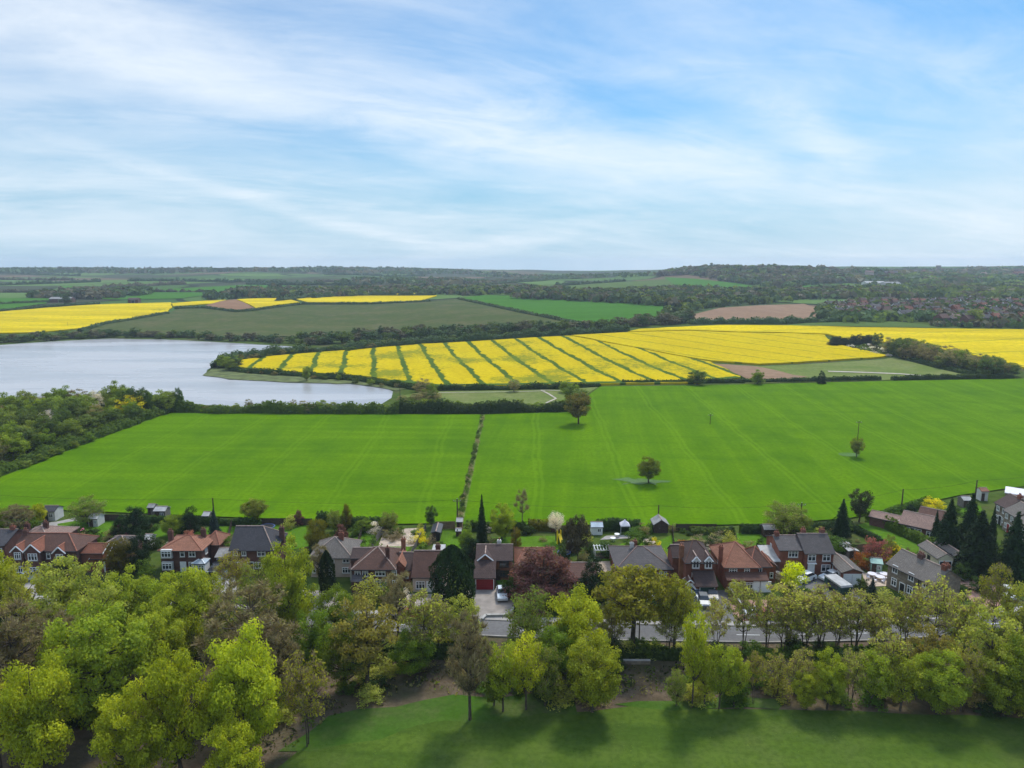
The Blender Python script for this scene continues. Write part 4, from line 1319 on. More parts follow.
sheet('wheat_field', PP([(485, 415), (568, 412), (600, 387), (700, 386), (885, 381.5), (1030, 379), (1240, 379), (1240, 470), (1024, 487), (960, 496), (900, 509), (850, 519), (780, 524.5), (640, 527.5), (463, 525.5)]), .3, 'wheat_right',
      'large bright green wheat field with scattered trees under the rapeseed', step=7)
sheet('field_margin', PP([(481, 415), (485, 415), (463, 525.5), (456, 524)]), .18, 'scrub', 'rough grass strip and ditch dividing the two wheat fields', step=5)
def strip(name, px, w, off, mat, label, kind='structure', step=5, **k):
    pts = dense(PP(px), step, closed=False)
    l, r = [], []
    n = len(pts)
    for i, (x, y) in enumerate(pts):
        a = pts[max(0, i - 1)]; b = pts[min(n - 1, i + 1)]
        tx, ty = b[0] - a[0], b[1] - a[1]; q = math.hypot(tx, ty) or 1
        l.append((x - ty / q * w / 2, y + tx / q * w / 2)); r.append((x + ty / q * w / 2, y - tx / q * w / 2))
    return sheet(name, l + r[::-1], off, mat, label, step=step, kind=kind, **k)
RA = PP([(229, 367), (240, 361.5), (262, 358), (300, 355), (350, 351), (420, 345), (520, 339.5), (570, 337), (600, 342.5), (640, 350), (684, 358.5), (710, 363), (742, 378), (700, 384),
         (620, 385), (520, 387), (440, 388.5), (400, 383), (360, 377), (300, 373.5), (260, 371)])
sheet('rapeseed_field', RA, 1.0, 'rape_main', 'yellow rapeseed field with dark diagonal tramlines on the peninsula', step=8, thick=1.0, rag=1.5)
strip('headland', [(392, 382), (440, 387.3), (520, 385.9), (620, 384), (700, 382.9), (738, 378.5)], 4.5, 1.06, 'verge', 'weedy green headland along the near edge of the rapeseed', rag=1.5)
RB = PP([(572, 336.5), (625, 333.5), (690, 331.8), (740, 333.8), (790, 334.4), (824, 336), (829, 340.5), (838, 345.5), (886, 356.5), (882, 358), (800, 363.6), (760, 365.2), (712, 362), (686, 358), (641, 349.5), (602, 342)])
sheet('rapeseed_field', RB, 1.0, 'rape_upper', 'yellow rapeseed field with fine slanting tracks in front of the pine clump', step=9, thick=1.0, rag=1.5)
RC = PP([(628, 332.8), (640, 330), (720, 326), (790, 326.5), (850, 328), (938, 329.5), (1024, 330.5), (1250, 332), (1250, 376), (1030, 371), (1005, 363.5), (960, 353.5), (900, 344.5), (850, 341), (828, 335), (790, 333.6), (740, 333), (690, 331)])
sheet('rapeseed_field', RC, 1.0, 'rape_far', 'yellow rapeseed field below the village, behind the brown copse', step=11, thick=1.0, rag=1.5)
sheet('fallow_field', PP([(713, 364), (760, 366.5), (800, 365), (885, 359.5), (893, 357.5), (962, 374.5), (940, 379), (885, 380.5), (745, 384), (744, 378)]), .25, 'scrub', 'fallow green field between rapeseed and the brown copse', step=8)
sheet('bare_soil', PP([(713, 364.5), (765, 367.5), (806, 378), (790, 380), (747, 379.5)]), .4, 'soil_grey', 'triangle of bare brown soil at the rapeseed corner', step=7, rag=4)
strip('path', [(828, 372), (862, 373), (900, 374.5), (930, 377)], 3.0, .45, 'path_pale', 'pale farm track crossing the fallow field')
strip('path', [(436, 393.5), (480, 393), (520, 392.5), (545, 391.6)], .8, .45, 'path_pale', 'pale footpath across the rough meadow')
sheet('meadow', PP([(398, 397), (425, 392), (480, 390.5), (560, 389.5), (598, 387.5), (572, 404), (566, 407.5), (480, 409), (412, 409)]), .25, 'scrub', 'rough pale meadow beside the end of the reservoir', step=6)
strip('path', [(560, 391.5), (541, 391), (549, 395), (556, 399.5), (546, 404)], 1.0, .5, 'path_pale', 'pale path with a sharp bend at the meadow corner', step=3)
# distant fields
sheet('rapeseed_field', PP([(-140, 306), (0, 312.5), (30, 310), (60, 307.5), (100, 305), (170, 303.2), (172, 308), (165, 314), (130, 319.5), (100, 325), (80, 329), (40, 333), (0, 334), (-140, 336)]), 1.0, 'rape_far', 'yellow rapeseed field on the far bank of the reservoir', step=14, thick=1.0, rag=4)
sheet('rapeseed_field', PP([(172, 304), (205, 301.5), (226, 300.5), (212, 304.5), (190, 306), (173, 307)]), 1.2, 'rape_far', 'small yellow rapeseed strip above the drab field', step=10, thick=1.0)
sheet('ploughed_field', PP([(203, 307.3), (226, 301), (236, 300.2), (254, 309), (238, 311), (218, 309.2)]), 1.2, 'soil_far', 'small ploughed brown field between two rapeseed fields', step=10)
sheet('rapeseed_field', PP([(237, 300), (260, 299), (285, 298.8), (300, 303), (275, 306), (256, 309)]), 1.2, 'rape_far', 'small yellow rapeseed field beside the ploughed brown patch', step=10, thick=1.0)
sheet('rapeseed_field', PP([(292, 298.6), (340, 297), (400, 294), (424, 293.6), (437, 296.3), (420, 301.5), (370, 303.3), (308, 303)]), 1.2, 'rape_far', 'yellow rapeseed strip on the far ridge under dark trees', step=10, thick=1.0)
sheet('pasture', PP([(80, 334), (104, 325), (166, 314.6), (178, 309.5), (205, 308.5), (236, 312.2), (256, 310.5), (302, 304.5), (372, 304.6), (420, 302.8), (456, 299.5), (520, 313), (576, 324.5), (560, 331), (470, 333), (300, 337), (180, 338)]), .7, 'drab_field', 'drab green field with bare brown patches beyond the reservoir', step=12)
sheet('pasture', PP([(459, 298.6), (484, 295.5), (560, 297.5), (620, 301), (684, 306.5), (676, 312.5), (646, 320.5), (584, 325)]), .7, 'grass_far', 'smooth green sloping field below the dark wood', step=12)
sheet('pasture', PP([(-100, 300), (0, 298.5), (52, 298.6), (46, 304), (0, 311), (-100, 305)]), .7, 'grass_far', 'small green field above the far rapeseed', step=14)
sheet('pasture', PP([(60, 298), (120, 300), (180, 299), (230, 292), (300, 286), (250, 285), (150, 290), (60, 286)]), .7, 'grass_far', 'green fields rising to the distant ridge', step=25)
sheet('ploughed_field', PP([(690, 316), (720, 308.6), (760, 306), (804, 304.6), (815, 308), (821, 319.2), (760, 321), (692, 320.6)]), .9, 'soil_grey', 'large ploughed brown field behind the upper rapeseed', step=12)
sheet('pasture', PP([(664, 277.5), (700, 279.5), (740, 284), (768, 288.8), (800, 286.2), (850, 284.5), (850, 288), (780, 292), (730, 290.5), (680, 288)]), .9, 'grass_far', 'green hill field under the wooded hilltop', step=25)
sheet('pasture', PP([(780, 326.2), (848, 320.6), (900, 322.6), (928, 325.8), (937, 328.8), (850, 327.2)]), .7, 'grass_pale', 'pale green strip between rapeseed and village', step=12)
sheet('pasture', PP([(500, 287), (560, 284), (680, 278.5), (684, 287), (620, 291), (520, 292)]), .7, 'grass_pale', 'pale pasture on the slope above the dark wood', step=25)

# ------------------------------------------------------------------ the lane, banks and the park
ROADPX = [(-160, 597), (10, 608), (110, 612), (210, 617), (330, 622), (430, 627), (520, 631), (620, 634), (760, 636), (870, 634), (960, 628), (1040, 620), (1200, 606)]
RD = dense(PP(ROADPX), 6, closed=False)
def offs(pts, d):
    out = []
    n = len(pts)
    for i, (x, y) in enumerate(pts):
        a = pts[max(0, i - 2)]; b = pts[min(n - 1, i + 2)]
        tx, ty = b[0] - a[0], b[1] - a[1]; q = math.hypot(tx, ty) or 1
        out.append((x - ty / q * d, y + tx / q * d))
    return out
def band(name, d0, d1, off, mat, label, thick=None):
    return sheet(name, offs(RD, d0) + offs(RD, d1)[::-1], off, mat, label, step=4, thick=thick)
band('road', -2.1, 2.7, .17, 'asphalt', 'grey asphalt road running behind the row of trees')
band('pavement', 2.7, 4.2, .3, 'paving', 'pale pavement along the garden side of the road', thick=.3)
band('kerb', -2.35, -2.1, .28, 'paving', 'stone kerb along the wooded side of the road', thick=.28)
mb = MB()
cl = dense(RD, 3.0, closed=False)
for i in range(0, len(cl) - 1, 3):
    (x0, y0), (x1, y1) = cl[i], cl[i + 1]
    q = math.hypot(x1 - x0, y1 - y0); nx_, ny_ = -(y1 - y0) / q * .06, (x1 - x0) / q * .06
    mb.poly([(x0 - nx_, y0 - ny_, .182), (x1 - nx_, y1 - ny_, .182), (x1 + nx_, y1 + ny_, .182), (x0 + nx_, y0 + ny_, .182)])
tag(mb.build('road_marking', 'paint_line'), 'broken white centre line painted on the road', kind='structure')
sheet('woodland_floor', offs(RD, -2.36) + PP([(1200, 745), (1024, 722), (860, 714), (760, 711), (640, 709), (520, 716), (400, 722), (310, 742), (250, 790), (100, 860), (-300, 860)])
      , .04, 'litter', 'brown leaf litter on the bank under the trees', step=5)
sheet('park_grass', PP([(1300, 750), (1024, 720), (860, 712), (760, 709), (640, 707), (520, 714), (400, 721), (310, 741), (250, 790), (100, 860), (100, 1500), (1300, 1500)]), .1, 'park', 'mown green park grass in front of the trees', step=6, rag=1.2)
sheet('verge', PP([(285, 750), (330, 718), (390, 704), (450, 694), (520, 697), (570, 701), (570, 714), (470, 722), (400, 730), (310, 754)]), .108, 'verge', 'bright rough grass verge at the foot of the bank', step=3, rag=2.0)
sheet('verge', PP([(610, 706), (700, 699), (790, 700), (780, 709), (640, 709)]), .108, 'verge', 'mossy green verge under the slender trunks', step=4, rag=1.5)

wood('brambles', PP([(330, 712), (390, 700), (450, 690), (560, 694), (640, 692), (780, 690), (1024, 700), (1024, 664), (760, 660), (600, 668), (480, 662), (340, 664), (250, 690), (150, 760), (270, 760)]),
     ['bramble', 'brown', 'green'], 'rough low brambles and ground plants on the wooded bank', 2.1, .2, .5, jit=1.2)
wood('grass_tufts', PP([(262, 768), (310, 738), (400, 722), (520, 714), (640, 709), (760, 711), (860, 714), (1040, 723), (1080, 800), (240, 800)]), ['grasspale', 'grass'], 'rough tufts in the mown park grass', 1.5, .1, .07, jit=1.2)
# ------------------------------------------------------------------ houses along the lane
def hz(s, x, y, py):
    mw = Matrix.Translation(s.o.location) @ Matrix.Rotation(s.o.rotation_euler[2], 4, 'Z')
    v = mw @ Vector((x, y, 0))
    return ztop(v, py)

def main(s, d, epy, rpy, wall, roof, kind='hip', x0=0.0, x1=None, y0=0.0, **k):
    """the main block, with eaves and ridge at the heights the photograph shows"""
    x1 = s.w if x1 is None else x1
    xm = (x0 + x1) / 2
    h = hz(s, xm, y0, epy)
    ax = k.get('axis', 'x')
    if ax == 'x': r = hz(s, xm, y0 + d / 2, rpy); hd = d / 2
    else: r = hz(s, xm, y0 + d / 2, rpy); hd = (x1 - x0) / 2
    p = math.degrees(math.atan2(max(r - h, .3), hd))
    s.block(x0, x1, y0, y0 + d, h, wall, roof, kind=kind, pitch=min(52, max(22, p)), **k)
    s.h = h
    return s.last

def wins(s, face, p, cs, z, w, h, cols=2, **k):
    for c in cs: s.win(face, p, c, z, w, h, cols, **k)

# 1 slate-roofed house at the edge of the picture
s = HB('brick_house', 'dark brick house with grey slate gable roof adjoining the pink roofed bungalow', (-34, 568), (7, 568))
main(s, 8, 545, 532, 'brick_dark', 'slate', 'gable')
wins(s, 'f', 0, (s.w - 1.4, s.w - 5.5), 3.0, 1.9, 1.2, 3); wins(s, 'f', 0, (s.w - 1.4, s.w - 5.5), .8, 1.9, 1.3, 3)
s.door('f', 0, s.w - 3.5); s.chimney(s.w - .8, 4, 5, 8.4)
# 2 pink hip roofed
s = HB('brick_bungalow', 'low bungalow with pale pink hipped roof behind the three-gabled house', (8, 560), (52, 560))
main(s, 9, 544, 526, 'brick_dark', 'tile_pink', 'hip')
s.chimney(2.2, 3.6, 4, 7.2, 'brick_dark'); s.chimney(5.4, 4.6, 4.5, 8, 'brick_dark')
wins(s, 'b', 9, (2, 5.5), .9, 1.6, 1.2)
# 3 the large house with three white-edged gables
s = HB('brick_house', 'large dark brick house with brown roof and three white-edged front gables', (17, 575), (79, 575))
rf = main(s, 6.8, 550, 533.5, 'brick_dark', 'tile_rust', 'gable', hr=True, ridge='ridge_red')  # browner tiles than the gables: the front slope's shade put into colour
for x, w, dy, hh in ((1.0, 2.1, -.5, 5.2), (4.3, 2.9, -1.1, 5.4), (9.0, 2.2, -.4, 4.9)):
    s.block(x - w / 2, x + w / 2, dy, 3.0, hh, 'brick_dark', 'tile_red', axis='y', pitch=44, over=.25, barge=True, ridge='ridge_red')
    if x < 8:
        s.win('f', dy, x, 3.5, w * .62, 1.4, 3); s.win('f', dy, x, .8, w * .66, 1.3, 3)
    else: s.win('f', dy, x, 3.3, 1.4, 1.2)
wins(s, 'f', 0, (2.4, 6.6), 3.4, .8, 1.2, 1); wins(s, 'f', 0, (2.4, 6.6, 10.8), .9, .8, 1.2, 1); s.door('f', 0, 9.0 + 1.9, mat='dark_paint')
s.chimney(.4, 3.2, 6, 8.6, 'brick_dark'); wins(s, 'b', 6.8, (2, 6, 10), 3.2, 1.4, 1.2)
s.block(s.w, s.w + 4.2, 1.2, 5.6, 4.0, 'brick_red', 'tile_red', axis='x', pitch=24, over=.2, ridge='ridge_red', barge=True)
# 4 garage and house between it and the yews
s = HB('brick_garage', 'small brick garage with orange tiled roof and white edge by the large house', (93, 572), (107, 572), cat='garage')
s.block(0, s.w, 0, 5, 3.0, 'brick_red', 'tile_red', axis='x', pitch=36, ridge='ridge_red', barge=True); s.garage('f', 0, s.w / 2, 2.2, 2.1, 'white_paint')
s = HB('brick_house', 'half hidden house with weathered grey and pink hipped roof behind the golden yew', (101, 566), (128, 566))
main(s, 6, 548, 536, 'brick_dark', 'slate_grey', 'hip', hipk=.8); wins(s, 'f', 0, (1.2, 3.6), 2.6, 1.2, 1.1); s.prism('lean_to', -1.8, -.1, 1, 4, 0, 2.3, 'render_white')
# 5 orange hip
s = HB('brick_house', 'dark brick house with orange hipped roof and two-storey white bay windows', (162, 572), (203, 572))
rf = main(s, 7.2, 550, 536.5, 'brick_dark', 'tile_orange', 'hip', ridge='ridge_red')
s.block(s.w - 1.4, s.w + 1.6, 4.2, 9.2, s.h - .5, 'brick_dark', 'tile_orange', 'hip', pitch=34, ridge='ridge_red')
for z in (.8, 3.3):
    s.prism('bay', .35, 2.45, -.55, -.02, z - .3, z + 1.5, 'render_white')
    s.win('f', -.56, 1.4, z, 1.9, 1.25, 3)
wins(s, 'f', 0, (4.3,), 3.2, .9, 1.2, 1); wins(s, 'f', 0, (6.2,), 3.2, 1.3, 1.2); wins(s, 'r', s.w, (2.0,), 3.0, 1.0, 1.1)
s.door('f', 0, 4.3, mat='white_paint'); s.win('f', 0, 6.2, .9, 1.6, 1.2, 3)
s.chimney(.2, 4.2, 4.5, 8.2, 'brick_dark'); s.chimney(s.w - 1.6, 5.0, 5, 8.6, 'brick_dark')
b = P(193, 574)
s = HB('conservatory', 'white domed conservatory against the orange hipped house', loc=b, w=2.6, cat='conservatory')
s.block(0, 2.4, 0, 2.2, 2.1, 'white_paint', 'glass_pale', 'hip', pitch=26, over=.12, ridge='white_paint'); wins(s, 'f', 0, (1.2,), .5, 2.1, 1.4, 4, sill=False)
# 6 dark slate
s = HB('brick_house', 'brick house with very steep dark slate roof and paler hip end', (232, 572), (274, 572))
rf = main(s, 8, 549, 526.5, 'brick_dark', 'slate', 'gable', hr=True, hipk=.75)
s.chimney(s.w + .2, 5.2, 4, 8.8, 'brick_dark', tall=-.6); wins(s, 'f', 0, (.9, 2.6), 3.4, .9, 1.2); wins(s, 'f', 0, (1.6, 5.6), .8, 2.0, 1.3, 3)
s.win('f', 0, 6.0, 3.3, 1.6, 1.2); s.door('f', 0, 3.8, mat='dark_paint'); wins(s, 'b', 8, (2, 5), 3, 1.3, 1.2)
s = HB('garage', 'small open-fronted garage with pale grey roof beside the dark slate house', (217, 568), (229, 568), cat='garage')
s.block(0, s.w, 0, 4.5, 2.4, 'brick_dark', 'felt', axis='x', pitch=20); s.garage('f', 0, s.w / 2, 2.0, 1.9, 'dark_paint')  # dark panel: shade of the open front put into its colour
# 7 grey-brown, half behind the lime
s = HB('rendered_house', 'pale rendered house with mottled grey brown hipped roof behind dark conifers', (311, 577), (352, 577))
rf = main(s, 8, 557, 537, 'render_pink', 'slate_warm', 'hip'); s.chimney(s.w * .64, 4.3, 5, 8.4, 'brick_red')
wins(s, 'f', 0, (1.2, 4.0, 6.9), 2.9, 1.3, 1.1); wins(s, 'f', 0, (1.2, 6.9), .8, 1.6, 1.2, 3); s.door('f', 0, 4.0)
s.block(s.w - .02, s.w + 1.8, -1.4, 3.5, 2.5, 'render_white', 'tile_pink', 'lean', pitch=18)
b = P(352, 566)
s = HB('conservatory', 'bright white glazed conservatory between the white house and the dark hipped house', loc=b, w=2.4, cat='conservatory')
s.block(0, 2.6, 0, 3.4, 2.3, 'white_paint', 'felt_pale', 'hip', pitch=18, over=.1, ridge='white_paint'); wins(s, 'f', 0, (1.3,), .5, 2.2, 1.5, 4, sill=False)
# 8 big dark hip with tall orange chimney
s = HB('brick_house', 'brick house with big dark hipped roof, orange end slope and tall orange chimney', (354, 589), (395, 589))
rf = main(s, 9, 568.5, 547, 'brick_dark', 'tile_rust', 'hip', hipk=.85)
s.block(-1.2, 3.4, 3.6, 8, 4.5, 'brick_dark', 'tile_brown', axis='x', pitch=26, over=.2)
s.block(s.w - .3, s.w + 1.6, 1.6, 7.2, s.h - .3, 'brick_red', 'tile_orange', axis='y', pitch=48, over=.2, ridge='ridge_red')
s.chimney(s.w + .6, 7.4, 4, 10.2, 'brick_orange', .8, .7, 2, rf, tall=.5); s.chimney(s.w - 1.6, 2.4, 5, 8.2, 'brick_dark', .7, .7, 1, rf)
wins(s, 'f', 0, (.8, 2.2), 2.5, 1.1, 1.1, 2); s.win('f', 0, 5.0, 2.6, 1.9, 1.0, 3); s.win('f', 0, 7.6, 2.7, .9, 1.0, 2)
wins(s, 'f', 0, (1.5, 4.9), .5, 2.3, 1.4, 4); s.win('f', 0, 7.6, .6, .9, 1.2, 2)
s.block(-.1, 1.9, -1.5, -.02, 2.2, 'brick_dark', 'slate_grey', 'lean', pitch=20, over=.15)
# 9 chalet bungalow with the long brown slope
s = HB('chalet_house', 'chalet house with a long plain red-brown roof slope, skylight and rear dormer', (413, 592), (445, 592))
rf = main(s, 8.4, 576, 551, 'render_pink', 'tile_rust', 'gable')
m = MB(); tp = math.tan(R(40))
zq = hz(s, 4.6, 1.9, 566.5)
m.box(4.1, 5.2, 1.4, 2.6, zq - .5, zq + .25); m.build('skylight', 'glass_pale', rf)
s.prism('dormer', 3.0, 5.4, 4.8, 8.0, s.h + .5, s.h + 2.8, 'felt_pale', rf)
s.win('f', 0, 1.4, .6, 1.7, 1.5, 3); s.win('f', 0, 4.9, .7, 1.8, 1.2, 3); s.door('f', 0, 3.1, mat='white_paint'); s.chimney(4.2, 5.2, 5, 8.4, 'brick_dark')
s = HB('brick_annex', 'small brown roofed annex with a red brick front left of the chalet house', (399, 583), (411, 583), cat='annex')
s.block(0, s.w, 0, 6, 2.9, 'brick_red', 'tile_brown', axis='x', pitch=32); s.win('f', 0, s.w / 2, 1.0, 1.4, 1.1)
# 10 the house with the red garage
s = HB('brick_house', 'orange brick house with brown roof, front gable and jutting red garage', (477, 580), (512, 580))
rf = main(s, 7.2, 559.5, 545, 'brick_orange', 'tile_brown', 'gable')
s.block(.25, 3.0, -.35, 4, s.h + .1, 'brick_orange', 'tile_brown', axis='y', pitch=40, over=.25, barge=True)
s.block(-.25, 3.55, -4.0, -.37, 2.35, 'brick_dark', 'tile_brown', 'lean', pitch=27, over=.25)
s.garage('f', -4.0, 1.65, 3.2, 2.1, 'red_paint'); wins(s, 'f', -.35, (1.6,), s.h - 1.0, 1.7, 1.0, 3, mat='wood_dark')
s.win('f', 0, 5.2, s.h - 1.5, 1.9, 1.2, 3, mat='wood_dark'); s.win('f', 0, 5.2, .7, 2.1, 1.3, 3, mat='wood_dark'); s.door('f', 0, 3.9, mat='wood_dark', frame='wood_dark')
s.chimney(4.2, 4.0, 5, 7.7, 'render_white', .7, .5, 1, rf); wins(s, 'b', 7.2, (2, 5), 3, 1.3, 1.2)
# 11 behind the copper beech
s = HB('brick_house', 'house with sunlit orange roof edge mostly hidden behind the copper beech', (516, 582), (553, 582))
main(s, 8.5, 566, 548, 'render_pink', 'tile_orange', 'hip', hipk=.4, ridge='ridge_red'); wins(s, 'f', 0, (1.2, 5), 2.6, 1.4, 1.1); wins(s, 'f', 0, (1.2, 5), .8, 1.4, 1.1); s.door('f', 0, 3)
# 12 low bungalow right of the beech
s = HB('brick_bungalow', 'low brick bungalow with rusty brown gable roof between the copper beech and a conifer', (556, 588), (596, 588))
main(s, 6.5, 577, 566, 'brick_dark', 'tile_rust', 'gable'); wins(s, 'f', 0, (1.6, 4.2, 6.6), .8, 1.4, 1.1); s.door('f', 0, 2.9, mat='wood_dark')
# 13 grey-brown hip bungalow
s = HB('brick_bungalow', 'red brick bungalow with wide grey brown hipped roof and pink ridge tiles', (617, 583), (671, 583))
rf = main(s, 10.5, 568.5, 548, 'brick_red', 'slate_grey', 'hip', ridge='tile_pink', hipk=.86)
s.win('f', 0, s.w - 1.6, .9, 1.5, 1.4, 3); wins(s, 'f', 0, (2, 5), .9, 1.8, 1.3, 3); s.door('f', 0, 7, mat='white_paint')
s.chimney(3.6, 5.6, 4.2, 8.2, 'render_white', .7, .5, 2, rf); s.chimney(4.4, 6.4, 4.5, 8.3, 'brick_red', .7, .5, 1, rf); wins(s, 'r', s.w, (3, 7), .9, 1.3, 1.2)
# 14 tall red brick with two white half dormers
s = HB('brick_house', 'tall red brick house with dark roof and two white arched half dormers', (685, 590), (713, 590))
rf = main(s, 9.0, 562, 541, 'brick_red', 'tile_brown', 'hip', hipk=.5, ridge='tile_rust')
s.h0 = s.h
for x in (1.75, 4.05):
    s.block(x - .68, x + .68, -.22, 2.2, s.h + .35, 'render_white', 'tile_brown', axis='y', pitch=50, over=.12, base=s.h - 1.2, barge=True)
    s.win('f', -.22, x, s.h - 1.1, 1.2, 1.45, 2); s.win('f', 0, x, s.h - 3.1 + .25, 1.3 if x < 3 else 1.7, 1.15, 2 if x < 3 else 3)
s.block(1.2, 5.0, -3.0, -.02, 2.25, 'brick_red', 'tile_brown', 'lean', pitch=27, over=.25); s.garage('f', -3.0, 3.2, 2.5, 2.0, 'green_paint')
s.block(-.2, 1.15, -1.6, -.02, 2.2, 'brick_red', 'tile_rust', axis='y', pitch=42, over=.2, barge=True); s.door('f', -1.6, .5, .8, 1.95)
s.chimney(-.35, 2.4, -.2, 8.6, 'brick_orange', .7, .9, 2, rf, tall=.1); wins(s, 'l', 0, (5.6,), 3, .9, 1.1); wins(s, 'r', s.w, (3, 6), 3, .9, 1.1)
s.block(-1.7, -.05, 3.4, 7.5, 5.0, 'brick_red', 'tile_brown', axis='x', pitch=36, over=.2)
# 15 orange brown double hip
s = HB('brick_house', 'wide red brick house with double hipped orange brown roof and tiled front canopy', (724, 588), (767, 588))
rf = main(s, 9.5, 566.5, 542, 'brick_red', 'tile_orange', 'hip', x1=6.2, hipk=.95, ridge='ridge_red')
s.block(4.9, s.w + .5, .5, 7.0, s.h, 'brick_red', 'tile_rust', 'hip', pitch=36, ridge='ridge_red')
s.block(.0, s.w - .6, -1.7, -.02, 2.45, 'brick_red', 'tile_rust', 'lean', pitch=22, over=.3)
s.win('f', 0, 1.5, s.h - 1.5, 1.5, 1.15, 3); s.win('f', 0, 4.1, s.h - 1.45, 1.0, 1.1); s.win('f', .5, 6.6, s.h - 1.4, .95, 1.1)
wins(s, 'f', -1.7, (1.3, 3.9), .75, 1.7, 1.2, 3); s.door('f', -1.7, 5.4); s.garage('f', -1.7, 7.1, 1.7, 2.0, 'white_paint')
s.block(s.w + .2, s.w + 2.3, 2.2, 7.0, 3.4, 'brick_red', 'tile_rust', axis='y', pitch=36, over=.2, ridge='ridge_red'); s.win('f', 2.2, s.w + 1.25, 1.0, 1.2, 1.1)
s.chimney(-.25, 2.2, 2.5, 8.0, 'brick_red', .6, .8, 2, rf, tall=.2); wins(s, 'l', 0, (4,), 3, .9, 1.1)
# 16-17 the semi-detached pair
s = HB('brick_house', 'smaller red brick gabled house with lit side gable, lower half of the pair', (778, 573), (803, 573))
rf = main(s, 7.0, 549.5, 537.5, 'brick_red', 'slate_grey', 'gable')
for z in (.8, 3.3): s.win('f', 0, s.w * .55, z, 1.9, 1.3, 3)
s.chimney(.6, 3.5, 6, 8.9, 'brick_red', .8, .7, 2, rf); s.win('l', 0, 4.4, 3.2, .8, 1.1, 1)
s.block(-2.6, -.05, -.6, 4.5, 2.7, 'brick_dark', 'felt_pale', 'lean', pitch=12, over=.25); s.win('f', -.6, -1.4, .7, 1.5, 1.3, 2, mat='green_paint')
s = HB('brick_house', 'larger red brick gabled house with white front door, taller half of the pair', (803.5, 575), (832, 575))
rf = main(s, 7.6, 552.5, 534, 'brick_red', 'slate_grey', 'gable')
for x in (1.35, s.w - 1.35): s.win('f', 0, x, s.h - 1.75, 1.55, 1.35, 2)
s.win('f', 0, s.w - 1.35, .75, 1.75, 1.4, 2); s.door('f', 0, 1.35, 1.1, 2.2); s.prism('door_canopy', .5, 2.2, -.55, -.02, 2.45, 2.6, 'white_paint')
s.chimney(s.w - .7, 4.2, 6, 9.2, 'brick_red', .9, .7, 3, rf); wins(s, 'r', s.w, (3,), 3, .9, 1.1); s.chimney(1.2, 4.4, 6, 9.0, 'brick_red', .8, .7, 2, rf)
# 18 brick garage with white doors
s = HB('brick_garage', 'brick double garage with weathered grey roof and two white front doors', (842, 585), (861, 585), cat='garage')
s.block(0, s.w, 0, 7.2, 2.6, 'brick_red', 'slate_warm', axis='y', pitch=20, over=.35); s.garage('f', 0, s.w / 2, s.w - .5, 2.1, 'white_paint', 2)
wins(s, 'l', 0, (1.6, 4.6), .9, 1.3, 1.1, 2)
# 19 the stone terrace
s = HB('stone_house', 'long stone terrace with grey roof, two brick chimneys and paired white windows', (886, 586), (931, 609))
s.h = hz(s, 0, 0, 563)
rf = s.block(0, s.w, 0, 6.6, s.h, 'stone', 'slate_warm', pitch=33)
L_ = s.w
hh = 5.1
for i, x in enumerate((1.6, 5.0, 8.0, 10.6)):
    if x > L_ - .6: continue
    s.win('f', 0, x, 3.3, 1.15, 1.5 if i < 2 else 1.2, 2); s.win('f', 0, x, .8, 1.15, 1.5, 2)
s.door('f', 0, 3.4, mat='dark_paint'); s.door('f', 0, min(L_ - 1, 9.4), mat='dark_paint')
m = MB(); m.tube((6.6, -.1, 0), (6.6, -.1, s.h - .2), .07, .07, 6); m.build('drainpipe', 'dark_paint', s.o)
s.chimney(L_ * .42, 3.3, s.h + 1, s.h + 4.0, 'brick_dark', 1.0, .8, 3, rf); s.chimney(L_ - .6, 3.3, s.h + 1, s.h + 3.9, 'brick_red', .9, 1.1, 3, rf)
# 20 cream garage block
s = HB('cream_garage', 'cream rendered garage with grey gable roof and one open dark doorway', (937, 571), (952, 571), cat='garage')
s.block(0, s.w, 0, 6.5, 2.7, 'render_cream', 'slate_warm', axis='y', pitch=30, over=.3); s.garage('f', 0, s.w / 2, s.w - .7, 2.0, 'dark_paint'); wins(s, 'l', 0, (3.0,), 1.1, .9, .9, 2, mat='dark_paint')  # dark panel in the front paints the shade inside the open doorway
s = HB('brick_garage', 'stone-coloured garage with grey roof and single white door beside the cream garage', (953.5, 568), (964.5, 568), cat='garage')
s.block(0, s.w, 0, 6.5, 2.6, 'stone', 'slate_warm', axis='y', pitch=28, over=.25); s.garage('f', 0, s.w / 2, s.w - .5, 2.0, 'white_paint')
# 21 long low bungalow behind the hedge
b0 = P(890, 533)
s = HB('brick_bungalow', 'long low bungalow with faded pinkish brown roofs beyond the clipped hedge', (899, 534), (930, 541))
rf = s.block(0, s.w, 0, 7.5, 2.7, 'brick_dark', 'tile_pink', axis='x', pitch=24, over=.4)
s.block(s.w * .35, s.w + 1.5, 7.0, 13, 2.8, 'brick_dark', 'tile_rust', axis='x', pitch=24); s.block(-6.5, -.6, 1.2, 5.6, 2.3, 'brick_dark', 'tile_pink', axis='x', pitch=18)
s.prism('flat_roof', -.58, 1.4, .9, 2.7, 2.5, 2.72, 'felt_pale'); wins(s, 'f', 0, (1.4, 3.6, 5.9), .9, 1.4, 1.2, 2); s.door('f', 0, 2.5, mat='dark_paint')
